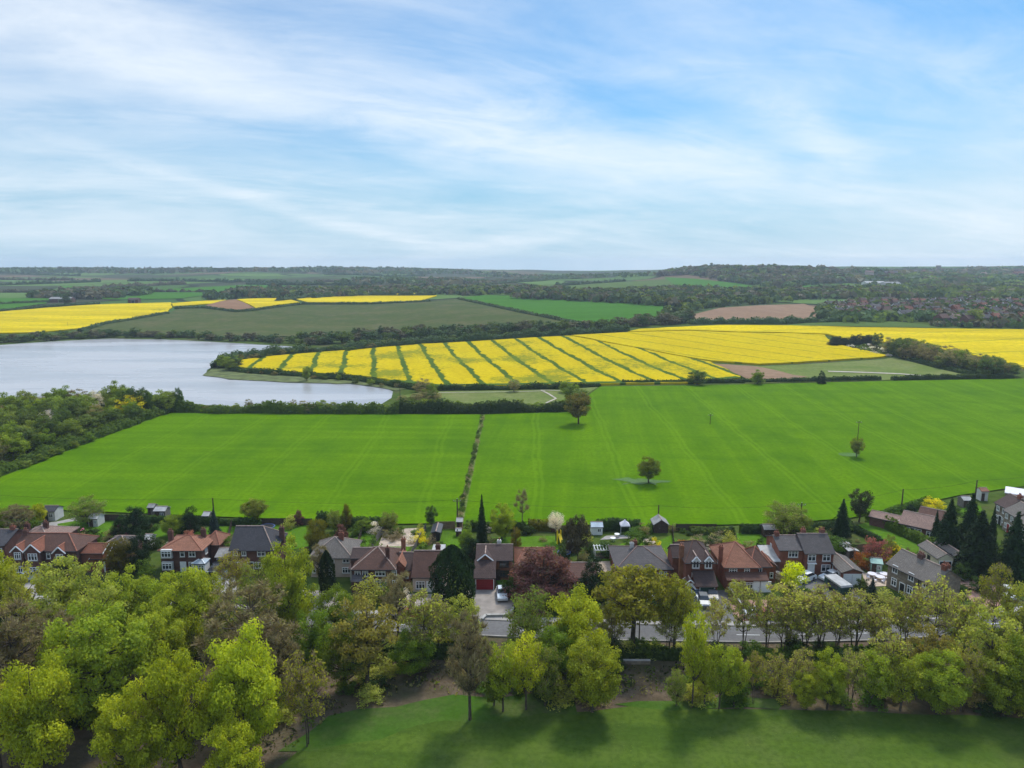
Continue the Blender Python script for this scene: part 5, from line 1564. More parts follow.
# 22 terrace at the right edge
for i, (a, b_, lab, wl, rl) in enumerate((((993, 521), (1004, 527), 'stone terrace house with brown ridge nearest the white flat-roofed store', 'stone', 'tile_brown'),
                                         ((1002, 529), (1014, 537), 'stone terrace house with patched grey roof, middle of its row', 'stone', 'slate_warm'),
                                         ((1012, 541), (1028, 552), 'stone terrace house with large plain grey roof beside the last conifer', 'stone', 'slate_warm'))):
    s = HB('stone_house', lab, a, b_, group=None)
    s.block(0, s.w, 0, 6.5, 4.6, wl, rl, axis='x', pitch=32, over=.25)
    for z in (.8, 3.0): wins(s, 'f', 0, [q for q in (1.2, 3.2, 5.2) if q < s.w - .5], z, 1.0, 1.15, 2)
    s.door('f', 0, 2.2, mat='red_paint' if i == 1 else 'dark_paint'); s.chimney(s.w - .6, 3.2, 5.6, 8.2, 'brick_red')
s = HB('stone_house', 'grey roofed stone house standing behind the row at the edge of the wheat', (1013, 520), (1042, 532))
s.block(0, s.w, 0, 7, 4.4, 'stone', 'slate_warm', axis='x', pitch=30); wins(s, 'f', 0, (1.5, 4.5), 2.8, 1.2, 1.1); s.chimney(1, 3.5, 5, 8, 'brick_red')
s = HB('store_building', 'flat white roofed store building at the edge of the wheat field', (1004, 503), (1022, 506), cat='outbuilding')
s.block(0, s.w, 0, 6, 2.6, 'stone', 'cloth_white', 'flat')
s.door('f', 0, 2, mat='wood_dark', frame='wood_dark')
s = HB('store_building', 'second white roofed store just in front of the first one', (1010, 510), (1035, 514), cat='outbuilding')
s.block(0, s.w, 0, 4, 2.4, 'stone', 'cloth_white', 'flat'); s.door('f', 0, 2, mat='wood_dark', frame='wood_dark')

# ------------------------------------------------------------------ sheds and garden things
shed(49, 521, 13, 3.2, 2.4, 'render_white', 'slate', 'white walled summerhouse with dark grey roof at the field edge', name='summerhouse', cat='summerhouse', windows=1, doormat='dark_paint')
shed(93.5, 527, 9, 2.8, 2.0, 'render_white', 'felt_pale', 'small pale lean-to greenhouse beside the willow', kind='gable', name='greenhouse', cat='greenhouse')
shed(160, 519, 11, 2.6, 2.0, 'wood_grey', 'felt_pale', 'pale roofed shed between the dark yews and the spruce', axis='x')
shed(151, 515, 6, 2.0, 1.9, 'wood_grey', 'felt', 'little grey shed just beyond the pale roofed shed', windows=0)
shed(147.5, 548, 7, 2.4, 2.0, 'render_white', 'felt_pale', 'white walled garden store beside the pair of yews', windows=0)
shed(206, 524, 6, 2.2, 2.0, 'wood_grey', 'felt_pale', 'small grey shed by the blue spruce', windows=0)
shed(574, 553, 10, 2.2, 2.0, 'wood', 'glass_pale', 'wooden shed with pale bluish roof below the pine', axis='y', windows=0)
shed(597, 535, 11, 2.6, 1.9, 'white_paint', 'glass_pale', 'white framed glass greenhouse near the field hedge', name='greenhouse', cat='greenhouse', windows=1, doormat='white_paint')
shed(661, 533, 14, 3.4, 2.0, 'wood_dark', 'felt', 'black timber shed with dark gable beneath the utility pole', axis='y', pitch=34, windows=0)
shed(436, 541, 8, 5.0, 1.9, 'dark_paint', 'dark_paint', 'long dark netted fruit cage beside the mown lawn', name='fruit_cage', cat='fruit cage', axis='y', pitch=16, windows=0)
shed(459.5, 530, 5.5, 2.0, 2.0, 'wood', 'felt_pale', 'small brown shed with pale roof at the end of the ditch', windows=0)
shed(458.5, 537, 5, 1.4, 1.4, 'wood', 'felt_pale', 'low hen house on the mown lawn', name='hen_house', cat='hen house', windows=0)
shed(853, 560, 9, 4.6, 1.9, 'wood_grey', 'felt_pale', 'grey shed with long pale roof behind the brick double garage', axis='y', pitch=14, windows=0)
shed(876, 573, 10, 2.4, 2.0, 'mint', 'mint', 'mint green summerhouse on the patio by the stone terrace', name='summerhouse', cat='summerhouse', rz=-.3)
shed(770, 538, 12, 2.6, 2.0, 'wood_dark', 'felt', 'dark shed under the spreading willow at the field edge', windows=0)
shed(479, 511, 1, 1, 1, 'wood', 'felt', 'tiny', windows=0, door=False) if False else None
shed(984, 501, 7, 2.2, 2.6, 'render_white', 'tile_orange', 'white walled shed with orange roof at the wheat edge', windows=0)
shed(967, 508, 8, 2.4, 2.0, 'wood_grey', 'felt_pale', 'pale roofed shed just beyond the tall conifers', windows=0)
shed(890, 526, 3, 1, 1, 'wood', 'felt', 'x', windows=0, door=False) if False else None
b = P(878, 580)
for i, (px, py) in enumerate(((872, 577), (880, 580), (884, 577))):
    table(px, py, 'cloth_white', ('round white table nearest the mint summerhouse', 'round white table at the front of the patio', 'round white table beside the stone wall')[i], r=.85)
for i, (px, py) in enumerate(((868, 579), (875, 582), (877, 576.5), (887, 580), (883, 583))):
    chair(px, py, 'cloth_white', 'white garden chair around the patio tables', rz=i * 1.3)
for i, (px, py) in enumerate(((617, 537), (613, 541))):
    table(px, py, 'white_paint', ('white round garden table near the gazebo', 'long-standing white table at the lawn edge near the shrubs')[i], r=.6)
gazebo(624.5, 533, 'white peaked garden gazebo at the end of the big lawn', 2.1)
trampoline(267, 530, 'round blue edged trampoline on the lawn by the dark slate house')
trampoline(535 + 29, 556, 'small round trampoline on the lawn near the pale roofed shed', 1.4)
b = P(560.5, 546)
o = empty('garden_slide', b, .3); tag(o, 'bright yellow garden slide under the white cherry tree', 'slide')
m = MB(); m.slab([(-.35, -1.6, .35), (.35, -1.6, .35), (.35, .6, 2.3), (-.35, .6, 2.3)], .06); m.slab([(-.35, .6, 2.3), (.35, .6, 2.3), (.35, 1.3, 2.3), (-.35, 1.3, 2.3)], .06)
m.build('chute', 'plastic_yellow', o)
for x in (-.38, .38):
    m = MB(); m.box(x - .04, x + .04, .6, 1.3, 0, 3.2); m.build('side_panel', 'plastic_yellow', o)
m = MB()
for j in range(6): m.box(-.34, .34, 1.28, 1.34, .3 + j * .33, .38 + j * .33)
m.build('ladder', 'dark_paint', o)
b = P(82, 534)
o = empty('play_tent', b); tag(o, 'small pink play tent on the lawn below the willow', 'tent')
m = MB(); m.extrude_y([(-.8, 0), (.8, 0), (0, 1.2)], -.7, .7); m.build('canvas', 'plastic_pink', o)
m = MB(); m.tube((0, -.74, 0), (0, -.74, 1.25), .03, .03, 6); m.tube((0, .74, 0), (0, .74, 1.25), .03, .03, 6); m.build('pole', 'steel', o)
b = P(602, 531)
o = empty('water_butt', b); tag(o, 'turquoise water butt beside the greenhouse', 'water butt')
m = MB(); m.lathe([(.45, 0), (.6, .5), (.58, 1.2), (.5, 1.35)], n=14); m.build('barrel', 'plastic_blue', o); m = MB(); m.lathe([(.52, 1.352), (.52, 1.4), (.1, 1.46)], n=14); m.build('lid', 'dark_paint', o)
b = P(601.5, 557)
o = empty('garden_pergola', b); tag(o, 'white framed square pergola on the lawn of the low brick bungalow', 'pergola')
for x in (-1, 1):
    for y in (-1, 1):
        m = MB(); m.box(x * 1.5 - .07, x * 1.5 + .07, y * 1.2 - .07, y * 1.2 + .07, 0, 1.9); m.build('post', 'white_paint', o)
m = MB()
for y in (-1.2, 1.2): m.box(-1.7, 1.7, y - .06, y + .06, 1.9, 2.05)
for j in range(6): m.box(-1.55 + j * .6, -1.45 + j * .6, -1.4, 1.4, 2.055, 2.16)
m.build('beam', 'white_paint', o); m = MB(); m.box(-1.3, 1.3, -1, 1, 0, .5); m.build('deck', 'wood_dark', o)
# caravan-like trailer
a, c_ = P(829, 585), P(846, 597)
o = empty('touring_trailer', (a + c_) / 2, math.atan2(c_.y - a.y, c_.x - a.x)); tag(o, 'long green sided trailer with pale cream roof in front of the brick double garage', 'trailer')
L2 = (c_ - a).length / 2
m = MB(); m.box(-L2, L2, -1.1, 1.1, .5, 1.9); m.build('body', 'green_paint', o)
m = MB(); m.extrude_y([(-L2 - .1, 1.902), (L2 + .1, 1.902), (L2 - .1, 2.2), (-L2 + .1, 2.2)], -1.2, 1.2); m.build('roof', 'felt_pale', o)
for x in (-.7, .7):
    for y in (-1.05, 1.05):
        m = MB(); m.tube((x, y - .1, .32), (x, y + .1, .32), .32, .32, 14); m.build('wheel', 'black_rubber', o)
m = MB(); m.box(L2 * -.6, L2 * .6, -1.13, -1.1, 1.15, 1.65); m.build('side_window', 'glass', o); m = MB(); m.tube((L2, 0, .6), (L2 + 1.1, 0, .45), .06, .05, 6); m.build('drawbar', 'steel', o)
# boat-like covered car
a = P(815, 581)
car((a.x - 2, a.y, .14), R(-150), 'car_white', 'white covered car in front of the pair of brick houses')
car((a.x + 3.2, a.y + .6, .14), R(-155), 'car_silver', 'silver car close to the white front door')
car_px(502, 597, -86, 'car_silver', 'silver blue car on the drive of the house with the red garage')
car_px(217, 571, -95, 'car_black', 'black car parked nearest the open-fronted garage')
car_px(232.5, 572, -80, 'car_grey', 'dark grey car at the wall of the dark slate house')
car_px(712, 598, -100, 'car_black', 'black car outside the green garage door')
car_px(703.5, 604, -95, 'car_grey', 'dark grey car in the shared tarmac yard')
car_px(697.5, 597, -80, 'car_silver', 'silver car beside the porch of the tall brick house')
car_px(641, 600, 20, 'car_white', 'white car half hidden by the big olive oak')
car_px(757, 617, 8, 'car_white', 'white car parked on the gravel front behind the sparse trees')
car_px(768, 619, 5, 'car_red', 'red car parked on the gravel front behind the sparse trees')
car_px(1006, 596, -110, 'car_white', 'white van-like car on the red gravel drive near the lane')
car_px(412, 618, 10, 'car_red', 'red car below the pale forecourt of the chalet house')
car_px(32, 579, 60, 'car_silver', 'silver car on the drive of the three-gabled house')

# ------------------------------------------------------------------ drives, lawns, patios
PK = [.02]
def patch(name, px, off, mat, label, **k):
    PK[0] += .004                     # each patch a few millimetres above the one before
    return sheet(name, PP(px), PK[0], mat, label, step=3, **k)
patch('driveway', [(213, 569), (233, 569), (237, 582), (240, 592), (222, 604), (214, 600), (212, 584)], .05, 'paving', 'pale paved drive of the dark slate house')
patch('driveway', [(475, 589), (494, 589), (509, 584), (514, 605), (512, 624), (480, 624), (474, 605)], .05, 'drive', 'beige drive in front of the red garage')
patch('driveway', [(690, 592), (728, 590), (738, 606), (748, 627), (700, 627), (692, 612)], .05, 'asphalt', 'grey tarmac yard of the tall brick house')
patch('driveway', [(15, 578), (36, 577), (40, 590), (30, 606), (0, 606), (5, 590)], .05, 'paving', 'paved drive of the three-gabled house')
patch('driveway', [(795, 576), (840, 577), (846, 588), (862, 588), (866, 600), (840, 602), (795, 592)], .05, 'asphalt', 'tarmac yard of the brick pair')
patch('driveway', [(955, 571), (990, 563), (1000, 575), (1012, 600), (985, 612), (960, 592)], .05, 'gravel_red', 'reddish gravel drive by the cream garage')
patch('driveway', [(399, 594), (446, 594), (440, 612), (432, 624), (392, 622), (394, 606)], .05, 'drive', 'pale forecourt of the chalet house')
patch('driveway', [(728, 600), (790, 600), (800, 622), (780, 628), (738, 626)], .055, 'gravel_red', 'reddish gravel front behind the sparse trees')
patch('driveway', [(300, 590), (345, 592), (352, 614), (320, 614)], .05, 'drive', 'brown drive of the white rendered house')
patch('patio', [(862, 573), (892, 574), (893, 586), (866, 587)], .055, 'patio', 'warm paved patio beside the stone terrace')
patch('patio', [(596, 562), (611, 561), (612, 572), (598, 573)], .06, 'patio', 'sandy patio behind the low brick bungalow')
patch('patio', [(638, 538), (652, 537), (660, 547), (648, 549)], .06, 'patio', 'brown flower bed path between the two lawns')
patch('patio', [(606, 536), (632, 535), (640, 538), (600, 540)], .055, 'paving', 'pale terrace in front of the gazebo')
patch('patio', [(40, 523), (56, 522), (75, 518), (90, 519), (60, 526), (44, 529)], .055, 'paving', 'pale path from the summerhouse')
patch('patio', [(835, 562), (852, 560), (866, 552), (860, 548), (838, 556)], .05, 'litter', 'bare earth bed behind the brick garage')
patch('allotment', [(383, 530), (424, 528), (418, 545), (400, 549), (378, 547)], .06, 'patio', 'pale stony vegetable plot with low beds', rag=.6)
for pts, lab in (([(58, 524), (90, 519), (122, 522), (118, 530), (104, 537), (60, 536)], 'sloping lawn below the willow'),
                 ([(139, 529), (166, 528), (167, 537), (139, 539)], 'small lawn behind the yews'),
                 ([(192, 534), (225, 521), (243, 524), (226, 540), (206, 545)], 'lawn beside the blue spruce'),
                 ([(262, 525), (312, 526), (312, 546), (284, 552), (272, 545)], 'lawn with the round trampoline'),
                 ([(344, 537), (360, 531), (375, 536), (364, 553), (346, 553)], 'narrow lawn by the purple bush'),
                 ([(381, 547), (410, 547), (404, 557), (387, 555)], 'tiny lawn behind the big dark hipped roof'),
                 ([(440, 531), (467, 530), (466, 549), (438, 551)], 'bright mown lawn with the hen house'),
                 ([(492, 538), (560, 536), (562, 550), (494, 548)], 'lawn behind the brown roofed house'),
                 ([(606, 549), (640, 539.5), (648, 547), (628, 563), (602, 561)], 'big rectangular lawn of the wide hipped bungalow'),
                 ([(656, 542), (672, 536), (684, 546), (676, 567), (664, 566)], 'curved lawn beside the tall brick house'),
                 ([(736, 533), (778, 534), (788, 546), (758, 554), (738, 543)], 'lawn under the spreading willow'),
                 ([(846, 529), (868, 522), (925, 548), (912, 556), (880, 545)], 'long mown lawn beside the clipped hedge'),
                 ([(955, 510), (980, 506), (985, 515), (962, 517)], 'small lawn beyond the tall conifers'),
                 ([(496, 582), (507, 581), (512, 592), (503, 592)], 'small front lawn beside the red garage')):
    patch('lawn', pts, .045, 'lawn', lab, rag=.5)
# ------------------------------------------------------------------ fences, walls, hedges, poles
FG = None
fence(PP([(262, 525), (312, 525.5)]), 1.7, 'wood_dark', 'dark timber fence behind the trampoline lawn')
fence(PP([(436, 529.5), (455, 529)]), 1.9, 'wood', 'brown timber fence closing the mown lawn')
fence(PP([(372, 548), (386, 530), (390, 528.5)]), 1.6, 'wood_grey', 'grey fence along the stony vegetable plot')
fence(PP([(100, 521), (128, 521)]), 1.6, 'wood_dark', 'dark timber fence behind the sloping lawn')
fence(PP([(676, 531), (716, 531)]), 1.7, 'wood_dark', 'dark timber fence behind the tall brick house')
fence(PP([(840, 552), (872, 551)]), 1.6, 'wood', 'reddish brown fence beneath the rosy shrub')
fence(PP([(474, 552), (470, 575), (470, 595)]), 1.6, 'wood', 'brown side fence beside the tall dark cypress')
wall_run(PP([(482, 622), (486, 618), (510, 617.5), (513, 611)]), .6, .4, 'concrete', 'low curved stone wall at the end of the beige drive')
wall_run(PP([(728, 592), (744, 612)]), 1.0, .3, 'brick_dark', 'low dark brick wall between the two brick houses')
wall_run(PP([(832, 602), (862, 605)]), .8, .3, 'brick_red', 'low red brick wall below the green trailer')
wall_run(PP([(590, 663), (618, 664), (650, 664)]), .6, .4, 'stone', 'low pale stone wall at the top of the leaf litter bank')

hp = hedge_px
hp('hedge', [(868, 520), (905, 536), (948, 556)], 2.4, 2.2, 'hedge', 'long clipped green hedge running down from the ivy-clad tree', den=9)
hp('hedge', [(846, 527), (868, 538), (880, 546)], 1.6, 1.8, 'hedgedark', 'dark low hedge on the near side of the long lawn', den=9)
hp('hedge', [(528, 529.5), (556, 530)], 2.2, 2.4, 'goldyew', 'golden topped hedge beside the white cherry tree', den=9)
hp('hedge', [(596, 530), (640, 529.5)], 2.4, 2.6, 'hedgedark', 'dark field hedge behind the gazebo', den=9)
hp('hedge', [(318, 524), (350, 527), (395, 528)], 2.4, 2.6, 'hedgedark', 'mixed dark hedge at the field edge behind the vegetable plot', den=9)
hp('hedge', [(740, 533), (800, 533), (850, 526)], 1.8, 2.4, 'hedgedark', 'dark hedge at the field edge under the spreading willow', den=8)
hp('hedge', [(880, 519), (905, 511), (930, 503)], 1.8, 2.0, 'hedge', 'hedge bounding the wheat field beside the long bungalow', den=8)
hp('hedge', [(130, 521), (200, 524), (262, 526)], 1.6, 2.0, 'hedgedark', 'scruffy dark hedge along the field behind the yews', den=8)
hp('hedge', [(424, 549), (414, 560)], 1.5, 2.0, 'hedge', 'bright green clipped hedge by the fruit cage', den=10)
hp('hedge', [(470, 530), (526, 530)], 1.8, 2.0, 'hedgedark', 'dark hedge at the field edge behind the round willow', den=8)
hp('hedge', [(728, 533), (716, 533), (690, 533)], 1.3, 2.0, 'shrub' if False else 'dullgreen', 'dull green hedge behind the double hipped house', den=8)
hp('hedge', [(592, 655), (660, 657), (740, 656)], 1.3, 2.2, 'hedgedark', 'dark evergreen hedge below the road behind the slender trunks', den=7)
hp('hedge', [(340, 652), (420, 655), (480, 655)], 1.8, 3.0, 'hedgedark', 'dark undergrowth hedge below the road behind the bronze oak', den=7)
hp('hedge', [(745, 656), (840, 657), (940, 652), (1030, 643)], 1.3, 3.0, 'hedge', 'leafy green hedge bank below the road behind the thin sparse trees', den=6, lump=.5)
hp('hedge', [(-60, 630), (60, 640), (180, 652), (330, 655)], 1.8, 3.0, 'hedge', 'green hedge bank below the road among the big limes', den=4, lump=.5)
hp('hedge', [(476, 628), (520, 629), (560, 630)], .9, 1.0, 'hedge', 'low clipped hedge beside the road near the stone wall', den=8) if False else None
hp('hedge', [(515, 612), (560, 606), (600, 612)], 1.6, 1.6, 'hedge', 'front hedge under the copper beech', den=8)
# field hedges
hp('hedge', [(622, 383.8), (700, 383), (790, 382), (880, 379.8)], 2.0, 3.0, 'hedgedark', 'dark straight hedge between the wheat and the bare soil corner', s=.45, den=2.5)
hp('hedge', [(892, 380.3), (950, 379), (1012, 378.5)], 2.4, 3.0, 'hedgedark', 'dark straight hedge between the wheat and the brown copse', s=.45, den=2.5)
hp('hedge', [(400, 413), (430, 413), (480, 413), (530, 412), (570, 411)], 4.2, 5.0, 'hedgedark', 'tall dark hedge between the wheat and the rough meadow', s=.5, den=2.2, lump=.5)
hp('hedge', [(170, 411), (220, 413), (300, 413.5), (400, 413.5)], 3.6, 5.0, 'hedge', 'leafy hedge between the left wheat field and the reservoir', s=.5, den=2.2, lump=.6)
hp('hedge', [(-30, 487), (30, 463), (90, 440), (168, 412)], 3.0, 5.0, 'hedge', 'slanting green hedge between the lakeside wood and the wheat', s=.4, den=3, lump=.5)
hp('hedge', [(230, 371), (262, 374), (310, 377), (360, 381), (396, 387), (430, 391)], 2.6, 4.0, 'hedgedark', 'dark hedge along the near edge of the peninsula rapeseed', s=.5, den=2, lump=.5)
hp('hedge', [(430, 390.8), (500, 390), (560, 389), (600, 386.5)], 2.4, 3.5, 'hedgedark', 'hedge between the rapeseed and the rough meadow', s=.5, den=2, lump=.5)
hp('hedge', [(214, 369), (236, 360), (300, 353.5), (350, 350), (430, 343.5), (520, 337.5), (575, 334.5), (628, 331)], 4.5, 6.0, 'farwood', 'dark hedge along the upper edge of the peninsula rapeseed', s=.7, den=1, lump=.6)
hp('hedge', [(690, 324), (780, 323.8), (850, 322)], 5, 7.0, 'farwood', 'dark hedge between the ploughed field and the rapeseed', s=.9, den=.5, lump=.6)
hp('hedge', [(458, 299.5), (520, 313), (582, 326)], 3, 4.5, 'farwood', 'thin dark hedge between the drab field and the smooth green field', s=.8, den=.6)
hp('hedge', [(80, 332), (104, 325), (140, 319), (168, 314)], 3, 4.5, 'farwood', 'thin dark hedge below the far bank rapeseed', s=.8, den=.6)
hp('hedge', [(175, 309), (205, 308.6), (236, 312.5), (256, 311), (302, 305), (372, 304.8), (430, 302)], 3, 5, 'farwood', 'dark hedge under the small far rapeseed fields', s=1.0, den=.4)
hp('hedge', [(-60, 306), (0, 304.5), (50, 302.5)], 3, 4.5, 'farwood', 'dark hedge across the small far green field', s=1.0, den=.4)
hp('hedge', [(-60, 311), (0, 312), (50, 307), (100, 304.5)], 3, 4.5, 'farwood', 'dark hedge along the top of the far bank rapeseed', s=1.0, den=.4)
hp('hedge', [(910, 360), (935, 367), (970, 374.5), (1008, 377.5)], 2.5, 5, 'hedgedark', 'dark hedge along the foot of the brown copse', s=.5, den=1.5, lump=.5)
for i in range(26):                      # hedges between the distant fields
    r = random.Random(i * 5 + 1)
    px, py = r.uniform(-60, 1080), 273 + 25 * r.random() ** 1.5
    a = P(px, py); ang = r.choice((0.1, -.25, 1.2, 1.0, .3)) + r.uniform(-.2, .2); L = r.uniform(200, 520)
    pth = [(a.x + math.cos(ang) * L * t, a.y + math.sin(ang) * L * t) for t in (-.5, -.17, .17, .5)]
    hedge('hedge', pth, r.uniform(3.5, 6), 7, r.choice(('farwood', 'farwood', 'farbrown')), 'distant dark hedgerow between pale green hill fields', 'hedge', 'hedgerows between the distant fields', s=1.6, den=.14, lump=.8)

pole(658, 505, 527, 'bare utility pole beside the black timber shed', arm=False)
pole(457.5, 499, 527, 'utility pole with crossarm at the end of the ditch')
pole(901, 489, 512, 'slim utility pole behind the pinkish bungalow', arm=False)
pole(974.5, 480, 503, 'utility pole behind the tall dark conifers', arm=False)
pole(800, 503, 529, 'utility pole half hidden by the spreading willow')
pole(214.5, 498, 523, 'utility pole rising behind the blue spruce', arm=False)
pole(857, 421, 446, 'lone utility pole behind the small tree in the wheat', group='utility poles out in the wheat')
pole(710, 414, 425, 'lone short utility pole far out in the wheat', group='utility poles out in the wheat')
pole(400.5, 384, 411, 'thin utility pole at the tall meadow hedge', arm=False, group='utility poles out in the wheat')
pole(68, 322, 327, 'distant utility pole in the far bank rapeseed', arm=False, group='utility poles out in the wheat')
pt = {i: (Vector((b.x, b.y, b.z + h - .15))) for i, (b, h) in enumerate(POLES)}
def ext(p, dx, dy): return Vector((p.x + dx, p.y + dy, p.z))
wire(pt[5], pt[1], 1.0, 'power line from the spruce pole to the ditch pole')
wire(pt[1], pt[0], 1.0, 'power line from the ditch pole to the black shed pole')
wire(pt[0], pt[4], .8, 'power line from the black shed pole to the willow pole')
wire(pt[4], pt[2], .8, 'power line from the willow pole to the bungalow pole')
wire(pt[2], pt[3], .6, 'power line from the bungalow pole to the conifer pole')
wire(pt[3], ext(pt[3], 40, 12), .6, 'power line leaving the conifer pole past the terrace')
wire(ext(pt[5], -60, 4), pt[5], .8, 'power line reaching the spruce pole from the far garden')
def street_lamp(px, top, base, label):
    b = P(px, base); H = ztop(b, top) - b.z
    o = empty('street_lamp', b); tag(o, label, 'street lamp', 'street lamps along the road')
    m = MB(); m.tube((0, 0, -.2), (0, 0, H), .13, .09, 8); m.build('post', 'wood_grey', o)
    m = MB(); m.tube((0, 0, H - .05), (0, -1.0, H + .12), .04, .035, 6); m.build('bracket', 'wood_grey', o)
    m = MB(); m.box(-.1, .1, -1.45, -.95, H + .06, H + .2); m.build('lamp_head', 'felt_pale', o)
street_lamp(639, 611, 642, 'grey street lamp beside the big olive oak')
street_lamp(839, 612, 643, 'grey street lamp among the thin sparse trees')

# ------------------------------------------------------------------ the belt of trees in front of the lane
t = tree
t(45, 654, 778, 76, 'maple', 'bright yellow-green maple with visible trunk, lowest at the grass corner', var=0)
t(2, 676, 776, 50, 'oak', 'olive tree cut by the frame beside the lowest maple')
t(133, 684, 790, 66, 'maple', 'low bright maple in front of the larger yellow-green maple', var=1)
t(182, 642, 776, 68, 'maple', 'larger yellow-green maple between two other bright maples', var=2 if False else 0)
t(106, 596, 728, 102, 'lime', 'broad green lime with the widest crown among the bright maples', var=1)
t(72, 628, 720, 60, 'lime', 'smaller green lime tucked behind the widest lime', var=0)
t(250, 624, 760, 78, 'maple', 'tall golden green maple beside the half-bare tree', var=1)
t(236, 715, 800, 56, 'maple', 'drooping low maple under the tall golden one', var=0)
t(308, 650, 746, 60, 'sparse', 'half-bare tree with thin yellow tufts and dark trunk near the park grass', var=0)
t(252, 577, 700, 104, 'bare', 'wide grey brown leafless tree behind the golden maple', var=0)
t(20, 597, 715, 84, 'bare', 'brown leafless tree between the yellow tree and the lowest maple', var=1)
t(60, 606, 690, 50, 'barebrown', 'narrow brown leafless tree left of the widest lime', var=0)
t(132, 566, 652, 58, 'lime', 'fresh green lime in front of the golden yew', var=0)
t(188, 560, 660, 60, 'lime', 'fresh green lime in front of the orange hipped house', var=1)
t(190, 602, 672, 36, 'tallmaple', 'small upright lemon green maple between the limes', var=0)
t(160, 600, 690, 60, 'lime', 'rounded green lime behind the larger yellow-green maple', var=1)
t(67, 551, 642, 66, 'pale', 'fluffy olive yellow tree in front of the three-gabled house', var=0)
t(98, 560, 648, 44, 'pale', 'smaller fluffy olive tree beside the golden yew', var=1)
t(5, 551, 628, 46, 'maple', 'bright yellow tree overhanging the lane before the slate-roofed house', var=1)
t(291, 535, 640, 56, 'lime', 'tall vivid green tree in front of the pale rendered house', var=0)
t(262, 556, 625, 44, 'willow', 'soft grey green tree before the dark slate house', var=1)
t(236, 548, 612, 40, 'sparse', 'thin grey tree veiling the dark slate house', var=1)
t(337, 584, 648, 46, 'green', 'rounded mid green tree above the lane before the white house', var=0)
t(367, 593, 690, 72, 'bronze', 'bronze tinted oak with spreading crown over the road', var=0)
t(345, 618, 690, 46, 'green', 'leafy green tree beneath the bronze oak', var=1)
t(427, 590, 664, 58, 'roadside', 'feathery dull green tree before the chalet house', var=0)
t(414, 628, 674, 46, 'green', 'dense green tree under the feathery one', var=0)
t(398, 566, 640, 40, 'barebrown', 'thin leafless tree before the big dark hipped house', var=1)
t(462, 595, 652, 42, 'pale', 'pale olive tree just below the tall dark cypress', var=1)
t(470, 606, 720, 50, 'barebrown', 'tall brown leafless tree with bare trunk at the grass edge', var=0)
t(503, 640, 712, 38, 'tall', 'small fresh green tree right of the brown leafless tree', var=0)
t(526, 630, 710, 40, 'tallmaple', 'thin tree with lemon yellow top right of the small fresh green one', var=1)
t(494, 655, 706, 30, 'green', 'low green sapling at the foot of the brown leafless tree', var=1)
t(576, 588, 672, 64, 'maple', 'bright lime yellow maple in front of the copper beech', var=0)
t(592, 634, 712, 60, 'lime', 'dense mid green tree under the bright lime yellow maple', var=1)
t(530, 584, 664, 48, 'willow', 'dull olive tree left of the bright lime yellow maple', var=1)
t(556, 622, 690, 48, 'green', 'shadowy green tree between the lemon topped tree and the dense one', var=0)
t(545, 640, 706, 34, 'willow', 'thin dull green tree left of the dense mid green one', var=0)
t(632, 562, 650, 80, 'oak', 'big olive oak with round crown before the wide hipped bungalow', var=0)
t(674, 576, 651, 46, 'oak', 'second olive oak, before the tall brick house', var=1)
t(612, 604, 652, 32, 'roadthin', 'grey green thin tree between the bright maple and the big olive oak', var=0)
t(692, 600, 708, 34, 'tallmaple', 'tall slender yellow-green tree with dark trunk at the grass edge', var=0)
t(704, 640, 707, 30, 'tall', 'slender green tree just right of the tall yellow-green one', var=1)
t(719, 642, 709, 32, 'tall', 'slender green tree with thick ivy trunk, middle of the slender group', var=0)
t(734, 646, 707, 26, 'tall', 'slender green tree at the end of the slender group', var=1)
t(668, 606, 654, 36, 'roadthin', 'thin leaning tree over the road behind the slender trunks', var=0)
t(676, 668, 706, 22, 'willow', 'small dull shrubby tree left of the tall slender one', var=1)
t(743, 580, 650, 40, 'roadthin', 'thin half-bare tree with forked trunk before the double hipped house', var=1)
t(766, 592, 652, 40, 'roadthin', 'thin half-bare tree over the gravel front', var=0)
t(753, 648, 704, 24, 'sparse', 'spindly half-bare tree at the mossy verge', var=1)
t(788, 582, 648, 58, 'roadside', 'spreading hazy olive tree before the gravel front', var=0)
t(820, 586, 649, 56, 'roadside', 'spreading hazy olive tree before the green trailer', var=1)
t(854, 590, 650, 54, 'roadside', 'spreading hazy olive tree at the road bend below the stone terrace', var=0)
t(800, 646, 700, 36, 'roadthin', 'dull thin green tree between the hazy trees and the grass', var=1)
t(776, 650, 696, 32, 'roadthin', 'low thin green tree above the pale litter bank', var=0)
t(827, 648, 709, 36, 'lime', 'bright green tree with low branches at the grass edge', var=0)
t(806, 668, 710, 30, 'lime', 'small bright green tree left of the low-branched one', var=1)
t(850, 646, 706, 36, 'roadthin', 'dull thin green tree right of the low-branched bright one', var=1)
t(884, 630, 700, 44, 'roadside', 'pale green broad tree below the stone terrace', var=0)
t(870, 648, 708, 38, 'tall', 'mid green tree under the pale broad one', var=0)
t(900, 652, 711, 42, 'tall', 'green tree with visible trunk right of the pale broad tree', var=1)
t(936, 647, 714, 56, 'lime', 'vivid green rounded tree at the grass edge below the stone terrace', var=1)
t(925, 622, 690, 46, 'bronze', 'bronze brown tree behind the vivid green rounded one', var=0)
t(930, 574, 660, 58, 'roadthin', 'tall thin olive tree veiling the end of the stone terrace', var=0)
t(902, 592, 650, 44, 'roadside', 'hazy tree in front of the stone terrace windows', var=1)
t(962, 592, 662, 50, 'roadside', 'hazy olive tree below the red gravel drive', var=0)
t(985, 606, 700, 64, 'pale', 'broad yellow-green tree before the white van', var=1)
